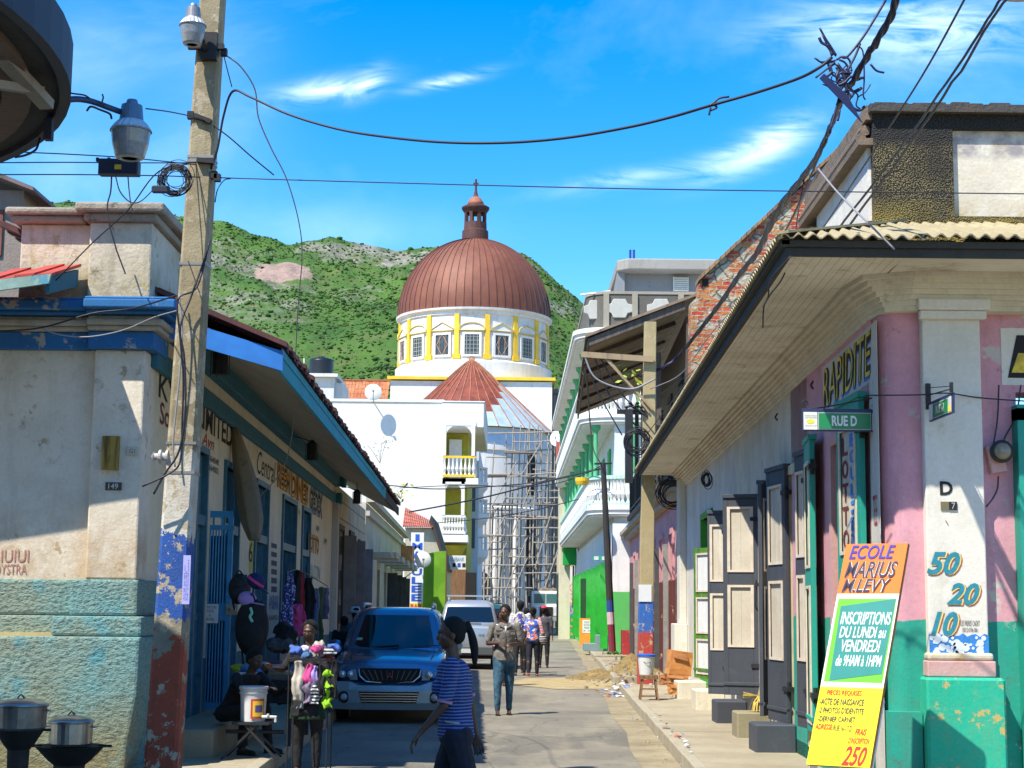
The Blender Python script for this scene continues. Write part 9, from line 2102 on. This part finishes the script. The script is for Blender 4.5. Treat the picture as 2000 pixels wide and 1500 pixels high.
mb=MB(); mb.lathe([(.02,-.3),(.02,.3)],(0,0,0),6,M=Matrix.Translation((cb_.x,Yb+.17,.4)) @ Matrix.Rotation(pi/2,4,'Y')); mb.build('cross_rod',IRON,st_d)
# clothes tray in front of the girl
zt2_=W(600,1285,16.5).z
tr=thing('clothes_tray','high folding tray table loaded with folded baby clothes','table',(W(605,1400,16.5).x,16.5,0))
ta,tc=W(566,1285,16.5).x,W(650,1285,16.5).x
mb=MB(); mb.box(ta,tc,16.3,16.75,zt2_ - .03,zt2_); mb.build('tray',BLACKC,tr)
for x,y in ((ta+.02,16.32),(tc - .02,16.32),(ta+.02,16.73),(tc - .02,16.73)):mb=MB(); mb.tube([(x,y,0 if x>-2.3 else .15),(x,y,zt2_ - .03)],.008,6); mb.build('leg',flat('leg_alu',(.3,.3,.32),.4,.6) if (x<-2.2 and y<16.5) else IRON,tr)
fold=[(578,1270,'blue'),(590,1272,'white'),(604,1276,'lilac'),(617,1268,'pink'),(622,1262,'beige'),(632,1272,'white'),(644,1274,'zebra'),(650,1266,'blue'),(612,1284,'grey'),(596,1282,'denim'),(640,1284,'red'),(625,1288,'white')]
names_=['blue','white','lilac','pink','beige','second white','striped','right hand blue','grey','denim','red','low white']
for i,(px,py,col) in enumerate(fold):lump('folded_garment',names_[i]+' bundle of baby clothes heaped on the tray','garment',px,py,16.4+(i%3)*.1,.075,.055,cols[col],'clothes heaped on the tray',sy=.08,seed=30+i)
hang=[(583,1290,24,75,'beige','beige cloth trailing off the left end of the tray'),(603,1296,20,50,'pink','pink cloth hanging from the front of the tray'),(612,1300,20,55,'lilac','lilac cloth hanging from the front of the tray'),(616,1335,22,36,'zebra','zebra striped cloth hanging low from the tray'),(642,1308,26,32,'lime','upper lime green cloth on the right of the tray'),(640,1345,22,34,'lime','lower lime green cloth on the right of the tray'),(629,1296,18,60,'black','black cloth hanging between the pink and lime ones'),(652,1290,20,70,'black','black cloth hanging at the right end of the tray'),(588,1320,16,60,'grey','grey cloth under the beige one'),(604,1330,20,40,'mauve','mauve cloth beside the zebra striped one'),(600,1300,60,95,'black','wide black cloth draped down the tray front')]
for i,(px,py,wp,hp_,col,lab) in enumerate(hang):cloth('hanging_cloth',lab,W(px,py,16.22+(.06 if 'wide' in lab else 0)+(i%3)*.01),wp*16.3/FPX,hp_*16.3/FPX,cols[col],seed=50+i,grp='clothes hanging from the tray',depth=.03)
# stone step by the gate
mb=MB(); a,c=W(352,1478,17.0),W(415,1478,17.0); mb.bbox_(a.x - .3,c.x,17.0,19.6,.15,W(400,1425,17).z,.02); top(mb,'stone_step',plaster('step_left',(.30,.26,.18),dirt=(.08,.07,.05),dirt_amt=.6,bump=.4),'low stone doorstep behind the concrete pole','step')
# pots at the lower left
STEEL=flat('pot_steel',(.42,.41,.38),.28,.85,.15,14); SOOT=flat('soot',(.02,.018,.016),.8,.2)
def pot(label,px,pyt,pyb,rpx,Y,soot=False):
    c=W(px,pyb,Y); r=rpx*Y/FPX; h_=(pyb - pyt)*Y/FPX; t=thing('cooking_pot',label,'pot',(c.x,c.y,c.z))
    body=MB(); body.lathe([(r*.9,0),(r*.98,.02),(r,h_*.72),(r*1.04,h_*.735),(r*1.04,h_*.75)],c,32); body.build('pot_body',STEEL if not soot else flat('pot_dull',(.2,.19,.18),.4,.7,.3,9),t,smooth=False,fixn=True)
    l=MB(); l.lathe([(r*1.06,h_*.755),(r*1.07,h_*.79),(r*.98,h_*.84),(r*.7,h_*.93),(r*.3,h_*.98),(.001,h_*.99)],c,32); l.build('lid',STEEL,t,smooth=True,fixn=True)
    k=MB(); k.tube(catmull([c+Vector((-.03,0,h_*.98)),c+Vector((0,0,h_*.98+.03)),c+Vector((.03,0,h_*.98))],4),.006,6); k.build('knob',SOOT,t)
    for s in (-1,1):k=MB(); k.tube(catmull([c+Vector((s*r,-.02,h_*.62)),c+Vector((s*(r+.03),-.02,h_*.60)),c+Vector((s*(r+.03),.03,h_*.60)),c+Vector((s*r,.03,h_*.62))],4),.006,6); k.build('handle',STEEL,t)
    return c,r
c1_,r1_=pot('small shiny aluminium pot with lid on the wide black brazier',137,1398,1456,41,14.2)
c2__,r2_=pot('large dark rimmed pot with lid at the lower left corner',38,1365,1425,50,13.6,True)
for nm,lab,c,r in (('brazier','wide black charcoal brazier under the small shiny pot',c1_,66*14.2/FPX),('brazier','black sooty brazier under the large pot in the corner',c2__,46*13.6/FPX)):
    t=thing(nm,lab,'brazier',(c.x,c.y,.15)); mb=MB(); mb.lathe([(r*.45,-.16),(r*.62,-.12),(r*.98,-.01),(r*1.0,0),(r*.9,-.004),(.01,-.03)],c,28); mb.build('bowl',SOOT,t,fixn=True)
    mb=MB(); mb.lathe([(r*.4,.15),(r*.46,c.z - .14)],(c.x,c.y,0),16); mb.build('base',flat('rusty_drum',(.05,.035,.03),.8,.3,.4,8),t,fixn=True)
    mb=MB(); mb.bar(c+Vector((-r - .08,0,-.01)),c+Vector((-r+.05,0,0)),.02,.02); mb.build('handle',SOOT,t); mb=MB(); mb.bar(c+Vector((r - .05,0,-.0)),c+Vector((r+.06,0,.0)),.02,.02); mb.build('handle',SOOT,t)
# right pavement: stool with bucket, boxes, rubble
Ys_=28.4; sx_=W(1267,1365,Ys_).x; zs_t=W(1267,1318,Ys_).z
stl=thing('stool','small wooden stool on the right pavement under the white bucket','stool',(sx_,Ys_,.15)); WS=woodm('stool_wood',(.24,.13,.06))
mb=MB(); mb.bbox_(sx_ - .15,sx_+.15,Ys_ - .13,Ys_+.13,zs_t - .07,zs_t,.008); mb.build('seat',WS,stl)
for a in (-1,1):
    for b2_ in (-1,1):mb=MB(); mb.bar((sx_+a*.11,Ys_+b2_*.09,zs_t - .07),(sx_+a*.15,Ys_+b2_*.13,.15),.03,.03); mb.build('leg',WS,stl)
for z in (.22,.34):mb=MB(); mb.bar((sx_ - .14,Ys_ - .12,z),(sx_+.14,Ys_ - .12,z),.02,.025); mb.build('stretcher',WS,stl)
b3_=thing('bucket','white plastic bucket with a blue lid standing on the stool','bucket',(sx_ - .04,Ys_,zs_t)); cc=(sx_ - .04,Ys_,zs_t); hh_=.35; r_b=.15
mb=MB(); mb.lathe([(r_b*.78,0.002),(r_b*.98,hh_*.9)],cc,28); mb.build('pail',BKT,b3_,fixn=True); mb=MB(); mb.lathe([(r_b*1.04,hh_*.88),(r_b*1.05,hh_*.96),(r_b*.9,hh_),(.001,hh_)],cc,28); mb.build('lid',flat('lid_blue',(.02,.10,.5),.4),b3_,fixn=True)
mb=MB(); mb.tube(catmull([Vector(cc)+Vector((-r_b,-.02,.28)),Vector(cc)+Vector((0,-r_b*1.05,.20)),Vector(cc)+Vector((r_b,-.02,.28))],6),.004,5); mb.build('handle',IRON,b3_)
CARD=flat('cardboard',(.52,.22,.06),.85,0,.15,9); CARDD=flat('cardboard_dark',(.36,.15,.05),.85,0,.2,9)
def carton(label,px0,px1,py0,py1,Y,rot,tilt,mat,open_=False):
    a,c=W(px0,py1,Y),W(px1,py0,Y); wd,ht=c.x - a.x,c.z - a.z; t=thing('cardboard_box',label,'box',((a.x+c.x)/2,Y,a.z)); M=Matrix.Translation(((a.x+c.x)/2,Y+wd/2,a.z)) @ Matrix.Rotation(radians(rot),4,'Z') @ Matrix.Rotation(radians(tilt),4,'Y')
    mb=MB(M); r=random.Random(px0); n=6; d=.03
    def cr():return r.uniform(-d,d)
    rings=[]
    for k in range(5):
        z=ht*k/4; rings.append([(x*wd/2*.94+cr()*.4,y*wd/2*.8+cr()*.4,z+(cr()*.5 if k else 0)) for x,y in ((-1,-1),(0,-1.05),(1,-1),(1,0),(1,1),(0,1),(-1,1),(-1,0))])
    mb.loft(rings); mb.build('carton',mat,t)
    mb=MB(M); mb.prism([(-wd*.45,-wd*.41,ht*.98),(wd*.2,-wd*.44,ht*.9),(wd*.28,-wd*.50,ht*.62),(-wd*.38,-wd*.5,ht*.72)],(0,-.008,.0)); mb.build('flap',CARDD,t)
    return t
carton('crushed orange cardboard box on top of the stack',1303,1349,1273,1319,29.4,8,6,CARD); carton('lower flattened cardboard box under the crushed one',1304,1347,1318,1340,29.4,-4,0,CARDD)
carton('small torn cardboard box at the foot of the stack',1306,1330,1338,1357,28.9,10,0,CARD); carton('dark cardboard box in the shade behind the stool',1288,1303,1318,1338,30.2,0,0,CARDD)
mb=MB(); 
# rubble and sand mound
m,nt_,b=newmat('rubble'); q=NB(nt_); b.inputs['Roughness'].default_value=.95
c=q.mix(q.ramp(q.noise(3,8,.75),.38,.6),(.34,.23,.09),(.50,.36,.13)); c=q.mix(q.ramp(q.noise(9,6,.7,off=(3,3,3)),.5,.66),c,(.13,.10,.055)); q.l(c,b.inputs['Base Color']); q.bump(b,q.noise(14,8,.8),1.0,.12); RUB=m
def mound(name,cx,cy,rx,ry_,h_,seed):
    r=random.Random(seed); n=36; m_=12; mb=MB(); vs=[(cx,cy,h_)]; fs=[]
    for j in range(1,m_+1):
        for i in range(n):
            a=2*pi*i/n; f=j/m_; e=1+.28*noise.noise(Vector((cos(a)*1.5,sin(a)*1.5,seed))); x=cx+rx*f*cos(a)*e; y=cy+ry_*f*sin(a)*e
            z=h_*(1 - f)**1.1*(1+.6*noise.noise(Vector((x*3,y*3,seed))))+.05*(1 - f)*noise.noise(Vector((x*11,y*11,seed)))+.008
            vs.append((x,y,max(z,.004 if j<m_ else -.02)))
    for i in range(n):fs.append((0,1+i,1+(i+1)%n))
    for j in range(m_ - 1):
        for i in range(n):l=(i+1)%n; fs.append((1+j*n+i,1+(j+1)*n+i,1+(j+1)*n+l,1+j*n+l))
    mb.add(vs,fs); return mb
P=G(1235,1318,.1); mb=mound('m',P.x+.1,P.y+.6,.95,1.6,.55,3); o=top(mb,'sand_heap',RUB,'heap of yellow brown rubble and sand on the right pavement gap','rubble heap',smooth=True)
P=G(1170,1322,.05); mb=mound('m',P.x+.05,P.y+.2,1.0,1.3,.22,5); top(mb,'sand_heap',RUB,'low tongue of yellow sand spilling onto the road','rubble heap',smooth=True)
m,nt_,b=newmat('loose_sand'); q=NB(nt_); b.inputs['Roughness'].default_value=.95; q.l(q.mix(q.ramp(q.noise(2.5,8,.8),.4,.62),(.46,.36,.17),(.30,.24,.14)),b.inputs['Base Color']); q.bump(b,q.noise(50,6,.8),.8,.02)
P=G(1120,1335,0); mb=MB(); pts=[]
for i in range(40):a=2*pi*i/40; e=1+.25*noise.noise(Vector((cos(a)*2,sin(a)*2,8))); pts.append((P.x+1.45*cos(a)*e,P.y+2.6*sin(a)*e,.009))
mb.add([(P.x,P.y,.012)]+pts,[(0,1+i,1+(i+1)%40) for i in range(40)]); tag(mb.build('loose_sand',m),'thin spread of pale sand across the road by the heap','sand',kind='stuff')
# stones and litter as many small bits
mb=MB(); r=random.Random(9)
for i in range(500):
    px,py=(r.gauss(1215,38),r.gauss(1322,14)) if i<300 else (1180+(i - 300)*.75+r.gauss(0,12),1345+(i - 300)*.9+r.gauss(0,8))
    P=G(px,min(py,1560),.02); s=r.uniform(.01,.04) if i<300 else r.uniform(.004,.014)
    zb_=.15 if P.x>kR(P.y)+.02 else 0.0
    zb_ += .25*max(0,1 - ((P.x - 2.6)**2+((P.y - 35)/2)**2)) if i<300 else 0
    mb.box(P.x - s,P.x+s*r.uniform(.5,1),P.y - s,P.y+s,zb_,zb_+s*r.uniform(.5,1.2),Matrix.Translation(Vector((P.x,P.y,0))) @ Matrix.Rotation(r.uniform(0,3),4,'Z') @ Matrix.Translation(Vector((-P.x,-P.y,0))))
tag(mb.build('loose_stones',flat('stone_bits',(.34,.29,.2),.95,0,.5,7)),'loose stones and grit scattered along the right gutter','stones',kind='stuff')
mb=MB(); cols_l=[flat('lit_white',(.6,.62,.64),.6),flat('lit_blue',(.1,.2,.5),.6),flat('lit_red',(.45,.08,.05),.6),flat('lit_dark',(.05,.05,.05),.8)]
for i in range(110):
    if i<60:px,py=r.gauss(1205,14),r.gauss(1352,6)
    elif i<80:px,py=r.gauss(1290,10),r.gauss(1345,4)
    else:f=r.random(); px,py=1250+100*f+r.gauss(0,8),1395+95*f+r.gauss(0,6)
    P=G(px,py,.02); s=r.uniform(.02,.06) if i<80 else r.uniform(.012,.035); zb_=.158 if P.x>kR(P.y)+.02 else .012; mb.cur=r.choice((0,0,1,2,3)); a=r.uniform(0,3)
    d1=Vector((cos(a),sin(a),r.uniform(-.1,.3)))*s; d2=Vector((-sin(a),cos(a),r.uniform(-.1,.5)))*s*.7; c=Vector((P.x,P.y,zb_+.012)); mb.prism([c - d1 - d2,c+d1 - d2,c+d1*.8+d2,c - d1+d2*.6],(0,0,.004))
tag(mb.build('litter',cols_l),'scraps of plastic and paper litter in the right gutter','litter',kind='stuff')
# green weeds by the pole
mb=MB(); r=random.Random(2)
for (px,py,n,sc_) in ((1238,1290,160,.13),(1200,1278,60,.10)):
    P=G(px,py,.15)
    for i in range(n):
        c=P+Vector((r.gauss(0,.22),r.gauss(0,.3),0)); d=Vector((r.uniform(-.6,.6),r.uniform(-.6,.6),1))*sc_*r.uniform(.4,1.2); s=d.orthogonal().normalized()*.022; mb.quad(c - s,c+s,c+d+s*.2,c+d - s*.2)
tag(mb.build('weeds',flat('weed_green',(.08,.2,.03),.8,0,.4,9)),'small tufts of green weeds at the foot of the right pole','weeds',kind='stuff')
